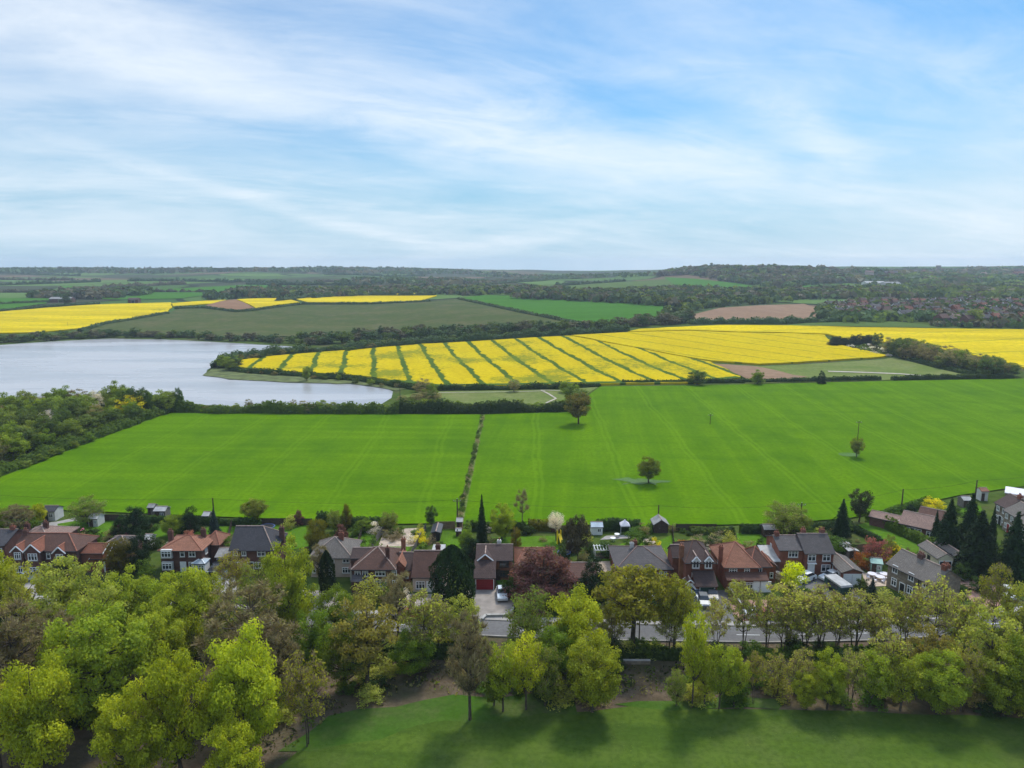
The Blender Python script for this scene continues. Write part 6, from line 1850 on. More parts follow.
t(962, 640, 712, 36, 'sparse', 'thin leafy tree between the vivid rounded one and the frame edge trees', var=0)
t(1002, 646, 716, 52, 'lime', 'green tree by the park grass, second from the edge of the frame', var=0)
t(1030, 632, 722, 60, 'green', 'green tree by the park grass cut by the frame edge', var=1)
t(990, 558, 646, 40, 'sparse', 'bare olive tree before the last tall conifer', var=1)
t(1020, 580, 660, 48, 'pale', 'yellow-green tree above the lane at the frame edge', var=0)
t(1070, 600, 720, 70, 'lime', 'green lime standing past the last tree of the park edge', var=0)
t(-50, 640, 780, 80, 'lime', 'green lime standing past the lowest maple', var=1)
t(-45, 570, 660, 60, 'pale', 'olive tree by the lane past the yellow tree', var=0)
t(150, 573, 655, 56, 'lime', 'fresh green lime between the two limes before the orange hipped house', var=1)
t(112, 580, 668, 62, 'pale', 'soft pale green tree above the widest lime', var=0)
t(210, 572, 650, 50, 'lime', 'yellow-green lime beside the pale paved drive', var=0)
t(232, 592, 676, 52, 'willow', 'dull green tree at the left of the wide leafless tree', var=1)
t(28, 560, 640, 40, 'pale', 'small fluffy olive tree on the lane before the three-gabled house', var=1)
t(316, 606, 676, 44, 'green', 'dense green tree on the bank below the tall vivid green tree', var=0)
t(280, 620, 706, 56, 'barebrown', 'brown leafless tree right of the tall golden maple', var=1)
t(716, 594, 651, 34, 'roadthin', 'thin forked tree over the end of the tarmac yard', var=1)
t(804, 600, 652, 44, 'roadside', 'smaller hazy olive tree wedged between the two spreading ones', var=1)
t(836, 604, 652, 36, 'roadthin', 'thin olive tree beside the street lamp in the hazy row', var=0)
t(876, 604, 654, 44, 'roadside', 'hazy olive tree between the road bend and the terrace windows', var=0)
t(600, 612, 655, 30, 'roadthin', 'thin tree at the road edge right of the bright maple', var=1)
t(782, 606, 653, 34, 'roadthin', 'slim leaning tree in front of the gravel', var=1)
t(440, 600, 655, 38, 'roadthin', 'thin pale tree between the feathery one and the tall dark cypress', var=1)
# saplings and undergrowth on the bank
r = random.Random(3)
for i in range(90):
    px = r.uniform(-30, 1040)
    base = 662 + 42 * r.random() + (26 if px < 320 else 0) + (12 if px > 900 else 0)
    if (390 < px < 470 and base > 676) or (600 < px < 660 and base > 676) or (base > 704 and 330 < px < 900): continue
    k = r.choice(('shrub', 'shrubdark', 'shrubpale', 'shrub', 'shrubbrown'))
    shrub(px, base - r.uniform(12, 26), base, r.uniform(18, 36), k, {'shrub': 'low fresh green undergrowth shrub beneath the roadside trees', 'shrubdark': 'low dark green undergrowth shrub beneath the roadside trees',
          'shrubpale': 'low pale olive undergrowth shrub beneath the roadside trees', 'shrubbrown': 'low brown twiggy undergrowth shrub beneath the roadside trees'}[k], group=k + ' undergrowth on the wooded bank')
r = random.Random(11)
for i in range(64):
    px = r.uniform(-20, 1040)
    base = 649 + 9 * r.random() - (14 if px < 200 or px > 950 else 0)
    k = r.choice(('shrub', 'shrubdark', 'shrubpale', 'shrub'))
    shrub(px, base - r.uniform(7, 17), base, r.uniform(14, 28), k, {'shrub': 'fresh green bush on the lower side of the road', 'shrubdark': 'dark green bush on the lower side of the road',
          'shrubpale': 'pale olive bush on the lower side of the road'}[k], group=k + ' bushes on the lower side of the road')

# ------------------------------------------------------------------ garden trees
t(453, 545, 606, 42, 'cypress', 'huge dark green cypress between the chalet house and the red garage', var=0)
t(543, 541, 599, 72, 'copper', 'large purple copper beech beside the brown roofed house', var=0)
t(121, 535, 572, 32, 'goldyew', 'dark yew with golden edged foliage beside the half hidden house', var=0)
t(140, 527, 571, 26, 'dark', 'dark upright yew behind the golden edged one', var=0)
t(137, 502, 534, 26, 'dark', 'dark dome-shaped yew at the field edge', var=1)
t(122, 514, 540, 18, 'dark', 'small dark yew left of the dome-shaped one', var=0)
t(191, 504, 534, 23, 'dark', 'dark yew at the field edge left of the blue spruce', var=1)
t(173, 514, 536, 24, 'green', 'dark green bushy tree between two yews', var=0)
t(215, 509, 537, 16, 'bluespruce', 'blue grey spruce behind the orange hipped house', var=0)
t(255, 498, 524, 28, 'fieldgreen', 'round olive tree with clear trunk at the field edge', var=0)
t(298.5, 509, 525, 13, 'copper', 'small round brownish tree behind the trampoline', var=0)
t(88, 496, 524, 36, 'willow', 'broad olive willow above the sloping lawn', var=1)
t(40, 503, 524, 15, 'maple', 'small yellow tree behind the white summerhouse', var=0)
t(20, 502, 536, 30, 'barebrown', 'brown leafless tree left of the white summerhouse', var=0)
t(3, 503, 532, 28, 'green', 'dark green tree at the frame edge behind the slate-roofed house', var=1)
t(317, 516, 552, 28, 'goldyew', 'gold and dark cypress behind the pale rendered house', var=1)
t(322, 540, 590, 22, 'barebrown', 'brown twiggy tree before the pale rendered house', var=1)
t(328, 550, 597, 16, 'cypress', 'narrow dark conifer in front of the pale rendered house', var=0)
t(347, 501, 530, 12, 'goldyew', 'slim dark conifer with gold tip at the field edge', var=0)
t(335, 508, 532, 16, 'willow', 'grey green tree left of the slim gold-tipped conifer', var=0)
t(342, 521, 546, 16, 'copper', 'round purple tree by the narrow lawn', var=1)
t(389, 510, 531, 20, 'willow', 'soft green willow at the end of the vegetable plot', var=0)
t(365, 519, 532, 20, 'green', 'green bushy tree between the gold-tipped conifer and the plot', var=0)
t(431, 504, 527, 13, 'poplar', 'small upright poplar group beside the fruit cage', var=0)
t(482, 495, 552, 17, 'spruce', 'tall narrow spruce behind the brown roofed house', var=0)
t(472, 533, 566, 22, 'dark', 'dark rounded evergreen behind the tall cypress', var=1)
t(466, 528, 552, 16, 'green', 'grey leaved bushy tree left of the narrow spruce', var=1)
t(502, 503, 540, 28, 'lime', 'round fresh green willow right of the narrow spruce', var=0)
t(522, 488, 527, 17, 'dead', 'grey bare forked tree at the field edge', var=0)
t(516, 524, 558, 12, 'goldyew', 'narrow green conifer in front of the bare forked tree', var=1)
t(556, 511, 541, 17, 'cherry', 'white blossoming cherry beside the yellow slide', var=0)
t(578, 511, 560, 24, 'pine', 'brownish dark pine behind the pale roofed shed', var=0)
t(569, 516, 556, 14, 'pine', 'thinner brownish pine touching the larger one', var=1)
t(592, 553, 598, 30, 'dark', 'dark spreading evergreen in front of the low brick bungalow', var=0)
t(783, 501, 536, 42, 'willow', 'spreading olive willow at the field edge behind the brick pair', var=1)
t(799, 507, 534, 24, 'willow', 'smaller willow touching the spreading one', var=0)
t(841, 499, 535, 23, 'spruce', 'dark conical conifer beside the ivy-clad tree', var=1)
t(859, 487, 522, 25, 'stub', 'dark ivy-clad tree with stubby pollarded limbs', var=0)
t(932, 497, 514, 21, 'wyellow', 'bright yellow laburnum-like tree behind the bungalow', var=0)
t(910, 504, 518, 14, 'dark', 'dark round bush beside the bright yellow tree', var=0)
t(946, 499, 556, 36, 'spruce', 'tall dark conifer at the left of the conifer group', var=0)
t(967, 494, 553, 36, 'spruce', 'tallest narrow dark conifer in the conifer group', var=1)
t(976, 511, 573, 56, 'spruce', 'broad dark conifer at the front of the conifer group', var=0)
t(1011, 512, 576, 42, 'spruce', 'dark pyramid conifer standing apart by the terrace houses', var=1)
t(990, 507, 550, 14, 'spruce', 'thin dark conifer between the group and the pyramid one', var=0)
t(934, 510, 545, 12, 'spruce', 'small dark conifer touching the bungalow', var=1)
t(876, 537, 566, 26, 'shrubrose', 'rosy red leaved small tree behind the mint summerhouse', name='small_tree')
t(871, 578, 602, 16, 'bluespruce', 'small bluish spruce in front of the patio', var=1)
t(889, 534, 560, 16, 'willow', 'grey green small tree behind the rosy one', var=0)
sh = shrub
sh(863, 547, 568, 20, 'shruborange', 'orange brown shrub beside the rosy red tree')
sh(893, 541, 562, 26, 'shrubyellow', 'pale yellow shrub at the foot of the long lawn')
sh(908, 547, 562, 16, 'shrubpurple', 'dark purple dome shrub near the end of the stone terrace')
sh(793, 561, 590, 24, 'shrublime', 'vivid lime yellow shrub before the brick pair')
sh(736, 578, 598, 22, 'shrubpale', 'pale green shrub before the wide red brick house')
sh(606, 541, 556, 26, 'shrubdark', 'dark clipped shrub mound on the big lawn')
sh(590, 541, 553, 14, 'shrubdark', 'dark shrub beside the dark clipped mound')
sh(634, 527, 540, 20, 'shrub', 'rounded green topiary beside the gazebo')
sh(643, 520, 536, 13, 'shrubbrown', 'grey brown shrub at the field hedge')
sh(650, 532, 550, 14, 'shrub', 'green shrub on the path between two lawns')
sh(655, 534, 553, 14, 'shrubyellow', 'golden topped shrub between two lawns')
sh(664, 548, 563, 12, 'shrubpale', 'pale flowering shrub on the curved lawn')
sh(682, 536, 551, 12, 'shruborange', 'reddish shrub behind the tall brick house')
sh(697, 531, 545, 16, 'shrubdry', 'dry straw coloured bush behind the tall brick house')
sh(716, 528, 545, 22, 'shrubdry', 'large dry straw coloured bush at the field edge')
sh(730, 530, 552, 22, 'shrubpale', 'tall pale olive bush behind the double hipped roof')
sh(748, 540, 556, 22, 'shrubbrown', 'brown twiggy bush behind the double hipped roof')
sh(505, 577, 597, 12, 'shrubdark', 'dark upright shrub beside the silver blue car')
sh(511, 574, 597, 13, 'shrubdark', 'dark rounded shrub at the edge of the copper beech')
sh(421, 526, 543, 14, 'shrubyellow', 'pale yellow bush at the end of the vegetable plot')
sh(395, 531, 540, 16, 'shrubdry', 'dry pale bush in the middle of the vegetable plot')
sh(410, 534, 543, 14, 'shrubblossom', 'blossoming pale bush in the vegetable plot')
sh(355, 524, 536, 13, 'shrub', 'green bush by the narrow lawn')
sh(370, 533, 555, 22, 'shrub', 'large green bush beside the narrow lawn')
sh(375, 519, 534, 14, 'shrubblossom', 'pale blossoming bush at the field hedge')
sh(232, 532, 556, 26, 'shrub', 'large green bush behind the dark slate house')
sh(205, 541, 560, 24, 'shrubdark', 'dark bush between the orange hipped and slate houses')
sh(190, 530, 545, 14, 'shrubrose', 'reddish bush behind the orange hipped house')
sh(155, 534, 549, 16, 'shrubdark', 'dark bush on the small lawn behind the yews')
sh(118, 523, 540, 18, 'shrubpurple', 'purple bush at the edge of the sloping lawn')
sh(77, 523, 540, 18, 'shrubdark', 'dark bush below the willow')
sh(92, 526, 540, 18, 'shrubdark', 'dark evergreen bush beside the pale lean-to greenhouse')
sh(57, 527, 538, 12, 'shrubdark', 'small dark bush behind the three-gabled house')
sh(30, 512, 530, 18, 'shrub', 'green bush beside the white summerhouse')
sh(250, 517, 529, 20, 'shrubdark', 'dark bush under the round olive tree')
sh(290, 514, 528, 16, 'shrubpale', 'pale bush beside the small brownish tree')
sh(825, 530, 546, 22, 'shrub', 'green bush behind the brick pair')
sh(838, 535, 552, 24, 'shrub', 'large green bush behind the brick double garage')
sh(850, 540, 556, 18, 'shrubdark', 'dark bush behind the brick double garage')
sh(808, 526, 540, 20, 'shrub', 'green bush below the spreading willow')
sh(760, 537, 548, 10, 'shrubdark', 'small dark bush on the lawn under the willow')
sh(862, 577, 592, 16, 'shrubdark', 'dark bush at the corner of the patio')
sh(884, 589, 606, 26, 'shrubpale', 'yellow-green bush below the stone terrace')
sh(980, 575, 592, 22, 'shrubdark', 'dark bush beside the red gravel drive')
sh(962, 560, 580, 16, 'shrubdark', 'dark bush beside the white garage door')
sh(900, 512, 520, 18, 'shrub', 'green bush at the wheat edge')
sh(955, 505, 514, 12, 'shrubdark', 'dark bush at the wheat edge near the pale shed')
sh(300, 578, 612, 30, 'shrubdark', 'dark evergreen bush under the tall vivid green tree')
sh(370, 575, 602, 34, 'shrubpale', 'twiggy pale bush before the big dark hipped house')
sh(386, 580, 600, 18, 'shrub', 'green bush by the front door of the big dark hipped house')
sh(405, 585, 612, 22, 'shrubblossom', 'pinkish blossoming bush before the chalet house')
sh(145, 556, 578, 20, 'shrub', 'green bush beside the orange hipped house')
sh(212, 600, 622, 20, 'shrubpale', 'pale bush at the end of the pale paved drive')
sh(60, 560, 580, 20, 'shrubdark', 'dark bush before the three-gabled house')
sh(570, 590, 612, 28, 'shrub', 'green bush before the low brick bungalow')
sh(683, 585, 606, 20, 'shrubpale', 'pale bush before the porch of the tall brick house')
sh(665, 578, 600, 20, 'shrub', 'green bush at the corner of the wide hipped bungalow')
# fences and hedges that part the gardens
for (a, b_, kind_, lab) in (((128, 566), (122, 522), 'h', 'garden hedge running back from the half hidden house'), ((222, 566), (232, 526), 'f', 'garden fence between the orange hipped and dark slate houses'),
                            ((306, 570), (322, 527), 'h', 'garden hedge beside the trampoline lawn'), ((352, 562), (364, 529), 'f', 'garden fence along the narrow lawn'),
                            ((404, 572), (426, 530), 'f', 'garden fence beside the fruit cage lawn'), ((466, 562), (468, 531), 'h', 'garden hedge left of the narrow spruce'),
                            ((516, 566), (514, 531), 'f', 'garden fence beside the narrow green conifer'), ((563, 562), (562, 532), 'h', 'garden hedge between the slide and the pine'),
                            ((612, 566), (650, 531), 'h', 'garden hedge behind the wide hipped bungalow'), ((676, 566), (672, 531), 'f', 'garden fence beside the curved lawn'),
                            ((716, 562), (732, 533), 'h', 'garden hedge between the tall brick and double hipped houses'), ((764, 560), (790, 535), 'f', 'garden fence left of the brick pair'),
                            ((832, 558), (828, 532), 'h', 'garden hedge behind the brick pair')):
    if kind_ == 'h': hedge('hedge', PP([a, ((a[0] + b_[0]) / 2, (a[1] + b_[1]) / 2), b_]), random.uniform(1.2, 1.9), 1.5, random.choice(('hedge', 'hedgedark')), lab, den=9, lump=.5)
    else: fence(PP([a, b_]), 1.6, random.choice(('wood', 'wood_grey', 'wood_dark')), lab)
fr_ = offs(RD, 5.6)
def near_road(px0, px1, h, leaf, lab):
    q = [p for p in fr_ if px0 < 512 + 700 * p[0] / (p[1] * CP + 60 * SP) < px1]
    if len(q) > 1: hedge('hedge', q, h, 1.3, leaf, lab, den=9, lump=.4)
near_road(45, 130, 1.6, 'hedgedark', 'dark front hedge of the three-gabled house along the pavement')
near_road(150, 205, 1.4, 'hedge', 'green front hedge of the orange hipped house along the pavement')
near_road(245, 300, 1.5, 'hedge', 'green front hedge of the dark slate house along the pavement')
near_road(330, 385, 1.4, 'hedgedark', 'dark front hedge of the dark hipped house along the pavement')
near_road(440, 474, 1.6, 'hedge', 'front hedge below the tall dark cypress')
near_road(525, 590, 1.5, 'hedgedark', 'dark front hedge below the copper beech along the pavement')
near_road(600, 690, 1.3, 'hedge', 'front hedge of the wide hipped bungalow along the pavement')
near_road(800, 850, 1.4, 'hedgedark', 'dark front hedge below the green trailer')
near_road(870, 960, 1.5, 'hedge', 'front hedge of the stone terrace along the pavement')
# shrubs, flower clumps and small trees that fill the gardens
HOUSES = [(o.location.x, o.location.y, o.matrix_basis.to_euler().z) for o in list(COL.objects) if o.get('category') in ('house', 'garage', 'annex', 'conservatory')]
KEEP = [[(v.co.x, v.co.y) for v in o.data.vertices] for o in COL.objects if o.name.split('.')[0] in ('driveway', 'patio', 'lawn')]
BOX = [(min(a for a, _ in k), max(a for a, _ in k), min(b_ for _, b_ in k), max(b_ for _, b_ in k)) for k in KEEP]
CARS = [(o.location.x, o.location.y) for o in COL.objects if o.get('category') in ('car', 'shed', 'greenhouse', 'summerhouse', 'table', 'chair', 'gazebo', 'trampoline', 'pergola', 'slide', 'trailer')]
r = random.Random(77)
GL = dict(shrub='green garden shrub between the houses and the wheat', shrubdark='dark evergreen garden shrub between the houses and the wheat', shrubpale='pale olive garden shrub between the houses and the wheat',
          shrubbrown='brown twiggy garden shrub between the houses and the wheat', shrubyellow='yellow flowering garden shrub between the houses and the wheat', shrubblossom='white blossoming garden shrub between the houses and the wheat',
          shrubpurple='purple leaved garden shrub between the houses and the wheat', shrubdry='straw coloured garden shrub between the houses and the wheat')
got = 0
while got < 190:
    px, py = r.uniform(-10, 1000), r.uniform(528, 604)
    q = P(px, py)
    if 858 < px < 960 and py < 556: continue
    if any(math.hypot(q.x - x - 4 * math.cos(a), q.y - y - 4 * math.sin(a) - 3.5) < 7.5 for x, y, a in HOUSES): continue
    if any(math.hypot(q.x - x, q.y - y) < 2.6 for x, y in CARS): continue
    if any(x0 + .3 < q.x < x1 - .3 and y0 + .3 < q.y < y1 - .3 for x0, x1, y0, y1 in BOX) and r.random() < .93: continue
    k = r.choices(list(GL), (8, 7, 5, 4, 1, 1.3, 1, 2))[0]
    h = r.uniform(.8, 2.6); got += 1
    put_tree((q.x, q.y, 0), h, h * r.uniform(.9, 1.6), k, GL[k], cat='shrub', group=k + ' shrubs filling the gardens', name='garden_shrub', var=r.randrange(2), parts=False)
# ------------------------------------------------------------------ trees in and round the fields
t(578.5, 391, 424.5, 28, 'fieldoak', 'round bronze oak standing at the corner of the wheat', var=0)
t(580, 388, 411, 24, 'wolive', 'grey green tree just behind the bronze field oak', var=0)
t(571, 383, 404, 18, 'wgreen', 'dark tree at the meadow corner', var=1)
t(566, 380, 393, 15, 'wgreen', 'small dark tree on the rapeseed edge by the path bend', var=0)
t(648.5, 456, 484, 24, 'fieldgreen', 'lone round oak on a grey patch in the wheat', var=1)
t(856.5, 437, 458, 14, 'fieldgreen', 'lone small oak in the wheat by a pole', var=1)
t(697, 369, 385, 20, 'wolive', 'round tree at the bare soil corner', var=1)
t(757.5, 370, 384.5, 15, 'wgreen', 'round green tree between soil triangle and hedge', var=0)
t(821, 370, 384, 9, 'dark', 'narrow dark tree in the straight hedge', var=0)
t(514, 378, 392, 14, 'wbrown', 'brown bushy tree on the rapeseed edge', var=0)
t(423, 378, 394, 18, 'wbrown', 'brown bare tree near the end of the reservoir', var=1)
t(432, 383, 396, 14, 'wgreen', 'dark green tree near the end of the reservoir', var=0)
sheet('grey_patch', [(p.x + (6 + 2.5 * math.sin(a * 3 + 1) + 1.5 * math.sin(a * 5)) * math.cos(a) - 1, p.y + (4 + 1.6 * math.sin(a * 2 + 2) + math.sin(a * 7)) * math.sin(a)) for p in (P(643, 482.5),) for a in [i * math.pi / 16 for i in range(32)]], .38, 'rough', 'greyish rough grass patch under the lone oak', step=2.5, rag=2)
sheet('grey_patch', [(p.x + 3.5 * math.cos(a) - 2, p.y + 2.2 * math.sin(a)) for p in (P(854, 455.5),) for a in [i * math.pi / 16 for i in range(32)]], .38, 'rough', 'greyish green patch left of the small oak', step=2.5, rag=1)  # ragged greyish green ellipse, set left of the trunk
# shrubs along the ditch between the wheat fields
r = random.Random(21)
for i in range(46):
    q = i / 45
    px, py = 483 - 24 * q + r.uniform(-1.5, 1.5), 418 + 104 * q
    shrub(px, py - r.uniform(2, 5) - q * 2, py, r.uniform(3, 5) + q * 3, r.choice(('shrubdark', 'shrub', 'shrub', 'shrub', 'shrubbrown', 'shrubdry')), 'little bush growing along the ditch between the wheat fields', group='bushes along the wheat ditch')
# bushes in the reservoir hedge, the meadow and round the peninsula
r = random.Random(5)
def row(px, n, hpx, wpx, kinds, label, group, jy=2.0, name='hedgerow_tree'):
    pts = px
    for i in range(n):
        u = (i + r.uniform(-.3, .3)) / max(1, n - 1) * (len(pts) - 1); u = min(max(u, 0), len(pts) - 1.001)
        k = int(u); f = u - k
        x = pts[k][0] + (pts[k + 1][0] - pts[k][0]) * f; y = pts[k][1] + (pts[k + 1][1] - pts[k][1]) * f + r.uniform(-jy, jy) * .5
        h = r.uniform(*hpx)
        put = tree(x, y - h, y, r.uniform(*wpx), r.choice(kinds), label, group=group, var=r.randrange(2), parts=hpx[1] > 9, name=name)
row([(168, 410), (230, 412), (320, 413), (400, 412)], 26, (6, 13), (9, 17), ('wgreen', 'wolive', 'wbrown', 'wlime'), 'leafy tree in the hedge between reservoir and wheat', 'trees in the reservoir hedge')
row([(400, 411), (440, 411), (500, 411.5), (568, 410)], 22, (7, 13), (10, 18), ('wgreen', 'wolive', 'dark' if False else 'wgreen'), 'bushy tree in the tall hedge below the rough meadow', 'trees in the meadow hedge')
row([(402, 404), (430, 399), (420, 391), (436, 404)], 12, (6, 12), (10, 18), ('wgreen', 'wolive', 'wbrown'), 'bushy tree at the end of the reservoir', 'trees at the reservoir end')
row([(222, 367), (228, 371), (236, 366)], 5, (10, 14), (14, 20), ('wgreen', 'dark'), 'dark tree at the tip of the peninsula', 'trees at the peninsula tip')
row([(240, 361), (300, 354), (350, 350.5), (400, 346)], 26, (4, 8), (7, 14), ('fgreen', 'folive', 'wbrown'), 'small tree along the upper edge of the peninsula', 'trees along the peninsula')
row([(250, 374), (310, 378), (330, 380), (400, 389)], 14, (3, 7), (5, 10), ('wbrown', 'wolive', 'wgreen'), 'bush along the lower edge of the peninsula rapeseed', 'bushes along the peninsula')
t(307, 365, 381, 10, 'wlime', 'pale young tree on the peninsula shore', var=0)
# far bank of the reservoir
row([(-40, 346), (0, 343), (60, 339), (110, 336.5), (180, 338), (260, 342), (330, 345)], 62, (5, 10), (9, 16), ('fgreen', 'folive', 'fgreen', 'fbrown'), 'bushy tree in the belt on the far bank of the reservoir', 'trees on the far bank', name='bank_tree')
row([(320, 344), (400, 340), (480, 335), (560, 331), (640, 326), (690, 322)], 60, (7, 14), (10, 18), ('fgreen', 'folive', 'fgreen', 'fbrown'), 'tree in the dark belt above the peninsula rapeseed', 'trees in the belt above the rapeseed', name='belt_tree')
row([(300, 341), (380, 336), (460, 332), (540, 328)], 40, (6, 11), (9, 16), ('fgreen', 'folive', 'fbrown'), 'tree at the back of the dark belt above the rapeseed', 'trees at the back of the belt', name='belt_tree')
t(463, 326, 338, 13, 'fgreen', 'taller dark tree in the belt above the rapeseed', var=0)
t(67, 292, 304, 12, 'fgreen', 'dark round tree by the far farm', var=0)
# the pine clump and the brown copse in the rapeseed
row([(832, 346), (845, 345.5), (862, 344), (870, 344)], 12, (9, 11), (8, 12), ('dark',), 'dark conifer in the clump inside the rapeseed', 'conifers in the rapeseed clump')
t(877, 332, 346, 10, 'wolive', 'separate rounded tree beside the conifer clump', var=0)
row([(888, 354), (905, 358), (930, 364), (955, 370), (980, 374), (1008, 376)], 26, (13, 20), (13, 22), ('wbrown', 'wbrown', 'wbrown', 'wolive'), 'brownish leafless tree in the copse beside the rapeseed', 'trees in the brown copse', name='copse_tree')
row([(900, 352), (930, 358), (960, 366), (1000, 373)], 18, (12, 18), (12, 20), ('wbrown', 'wgreen', 'wolive'), 'tree at the back of the brown copse', 'trees at the back of the copse', name='copse_tree')
t(958, 349, 369, 18, 'wgreen', 'dark green tree in the middle of the brown copse', var=1)
t(989, 355, 377, 22, 'wolive', 'olive tree at the end of the brown copse', var=0)
wood('blossom_scrub', PP([(846, 346.5), (874, 346), (894, 352), (888, 357), (864, 353)]), ['blossom', 'farbrown', 'dullgreen'], 'pale blossoming scrub between the conifer clump and the copse', 4.0, .7, 1.6)
# the wood beside the reservoir
r = random.Random(8)
WP = PP([(-260, 520), (-40, 487), (0, 472), (60, 450), (120, 428), (172, 411), (176, 406), (120, 404), (60, 407), (0, 412), (-260, 420)])
xs_ = [p[0] for p in WP]; ys_ = [p[1] for p in WP]
done = []
tries = 0
while len(done) < 210 and tries < 9000:
    tries += 1
    x, y = r.uniform(max(min(xs_), -300), max(xs_)), r.uniform(min(ys_), max(ys_))
    if not inside(x, y, WP) or any((x - a) ** 2 + (y - b) ** 2 < 20 for a, b in done): continue
    done.append((x, y))
    k = r.choice(('wgreen', 'wolive', 'wlime', 'wbrown', 'wgreen', 'wolive', 'wlime'))
    if r.random() < .03: k = 'wyellow'
    if r.random() < .02: k = 'wblossom'
    lab = {'wgreen': 'fresh green rounded tree in the wood beside the reservoir', 'wolive': 'dull olive rounded tree in the wood beside the reservoir', 'wlime': 'soft yellow-green tree in the wood beside the reservoir',
           'wbrown': 'brown half-bare tree in the wood beside the reservoir', 'wyellow': 'bright yellow tree in the wood beside the reservoir', 'wblossom': 'white blossoming bush in the wood beside the reservoir'}[k]
    put_tree((x, y, T(x, y)), r.uniform(6.5, 10.5), r.uniform(7, 10), k, lab, group=k[1:] + ' trees in the wood beside the reservoir', var=r.randrange(2), name='woodland_tree')
for i, (px, top, base, wd) in enumerate(((124, 389, 417, 15), (133, 385, 417, 16), (143, 386, 416, 16), (150, 391, 415, 12))):
    t(px, top, base, wd, 'poplar', 'tall dark green poplar in the clump at the wood corner', group='poplars at the wood corner', var=i % 2)
t(180, 386, 411, 9, 'poplar', 'single poplar rising from the reservoir hedge', var=0)
row([(20, 470), (60, 454), (110, 433), (160, 414)], 22, (6, 10), (9, 14), ('wgreen', 'wlime', 'wgreen', 'wolive'), 'bush along the slanting hedge of the wood', 'bushes along the slanting hedge')

# ------------------------------------------------------------------ woods and villages far away
def far(name, px, leafs, label, spacing=9, size=3.2, h=9):
    wood('wood' if not name else name, PP(px), leafs, label, spacing, size, h)
far('', [(655, 277), (690, 275), (755, 286), (790, 289.5), (805, 285), (850, 283), (850, 277), (820, 274), (830, 271), (800, 269.5), (740, 269), (690, 270), (670, 273)], ['farbrown', 'farwood', 'dullgreen'], 'large bare brown and green wood on the rounded hilltop', 15, 4.5, 11)
far('', [(500, 299), (560, 301), (620, 304), (690, 309), (700, 305), (800, 300), (850, 298), (850, 290), (780, 293), (730, 292), (680, 290), (640, 292), (590, 294), (545, 298)], ['farwood', 'dullgreen', 'farbrown'], 'dark broad wood behind the smooth green field', 11, 3.6, 9)
far('', [(660, 318), (688, 318), (690, 312), (720, 306.5), (780, 303), (800, 301), (700, 306), (680, 311)], ['farwood', 'dullgreen'], 'wood edge beside the large ploughed field', 9, 3.0, 8)
far('', [(296, 299), (350, 297), (420, 293.5), (470, 296), (520, 294), (600, 296), (560, 291), (480, 289.5), (400, 290), (320, 292), (280, 297)], ['farwood', 'farbrown', 'dullgreen'], 'dark strip of wood above the far rapeseed ridge', 12, 3.6, 9)
far('', [(30, 298), (80, 300), (120, 298.5), (125, 294), (80, 294), (35, 295)], ['farbrown', 'farwood'], 'brownish copse behind the far farm', 12, 3.5, 9)
far('', [(115, 297), (150, 296), (150, 291), (112, 292)], ['farwood'], 'dark small copse above the far rapeseed', 12, 3.5, 9)
far('', [(222, 300), (300, 298), (330, 295), (310, 291), (240, 292), (222, 296)], ['farwood', 'farbrown'], 'dark copse on the far ridge', 12, 3.5, 10)
far('', [(205, 301), (217, 300), (216, 295), (206, 296)], ['farwood'], 'dark square copse by the ploughed patch', 9, 3.2, 9)
far('', [(820, 300), (900, 299), (1030, 302), (1100, 302), (1100, 290), (1000, 287), (930, 288), (860, 290)], ['dullgreen', 'farwood', 'farbrown'], 'long wood above the village roofs', 19, 4.6, 9)
far('', [(850, 283), (930, 285), (1060, 284), (1060, 279), (950, 277), (860, 279)], ['farwood', 'farbrown', 'dullgreen'], 'hazy wooded slope below the skyline village', 34, 6, 9)
far('', [(830, 275.5), (900, 275), (1060, 275), (1060, 270), (900, 270.5), (840, 271)], ['farbrown', 'farwood'], 'hazy trees along the skyline village', 48, 7, 9)
far('', [(-40, 273), (140, 274), (300, 273), (480, 275), (480, 271.5), (300, 270), (140, 270.5), (-40, 270)], ['farwood', 'farbrown'], 'hazy trees along the skyline ridge', 70, 8, 11)
far('', [(480, 277), (670, 276.5), (670, 273.5), (480, 273.5)], ['farwood', 'farbrown'], 'hazy trees on the low skyline gap', 60, 6, 7)
far('', [(340, 284), (470, 286), (500, 283), (440, 280), (350, 280)], ['farwood', 'farbrown'], 'hazy trees round the distant hamlet', 40, 6, 9)
far('', [(930, 327), (1030, 328), (1030, 325.5), (1000, 325), (940, 325.5)], ['farwood', 'farbrown'], 'bushes between the rapeseed and the village', 9, 2.6, 5)
far('', [(838, 326), (870, 323), (928, 322), (940, 319), (860, 318), (836, 321)], ['farwood', 'dullgreen'], 'dark belt of trees at the village edge', 10, 3.0, 7)
far('', [(820, 321), (848, 320), (850, 313), (826, 310), (818, 313)], ['farwood', 'dullgreen'], 'trees between the ploughed field and the village', 10, 3.0, 8)

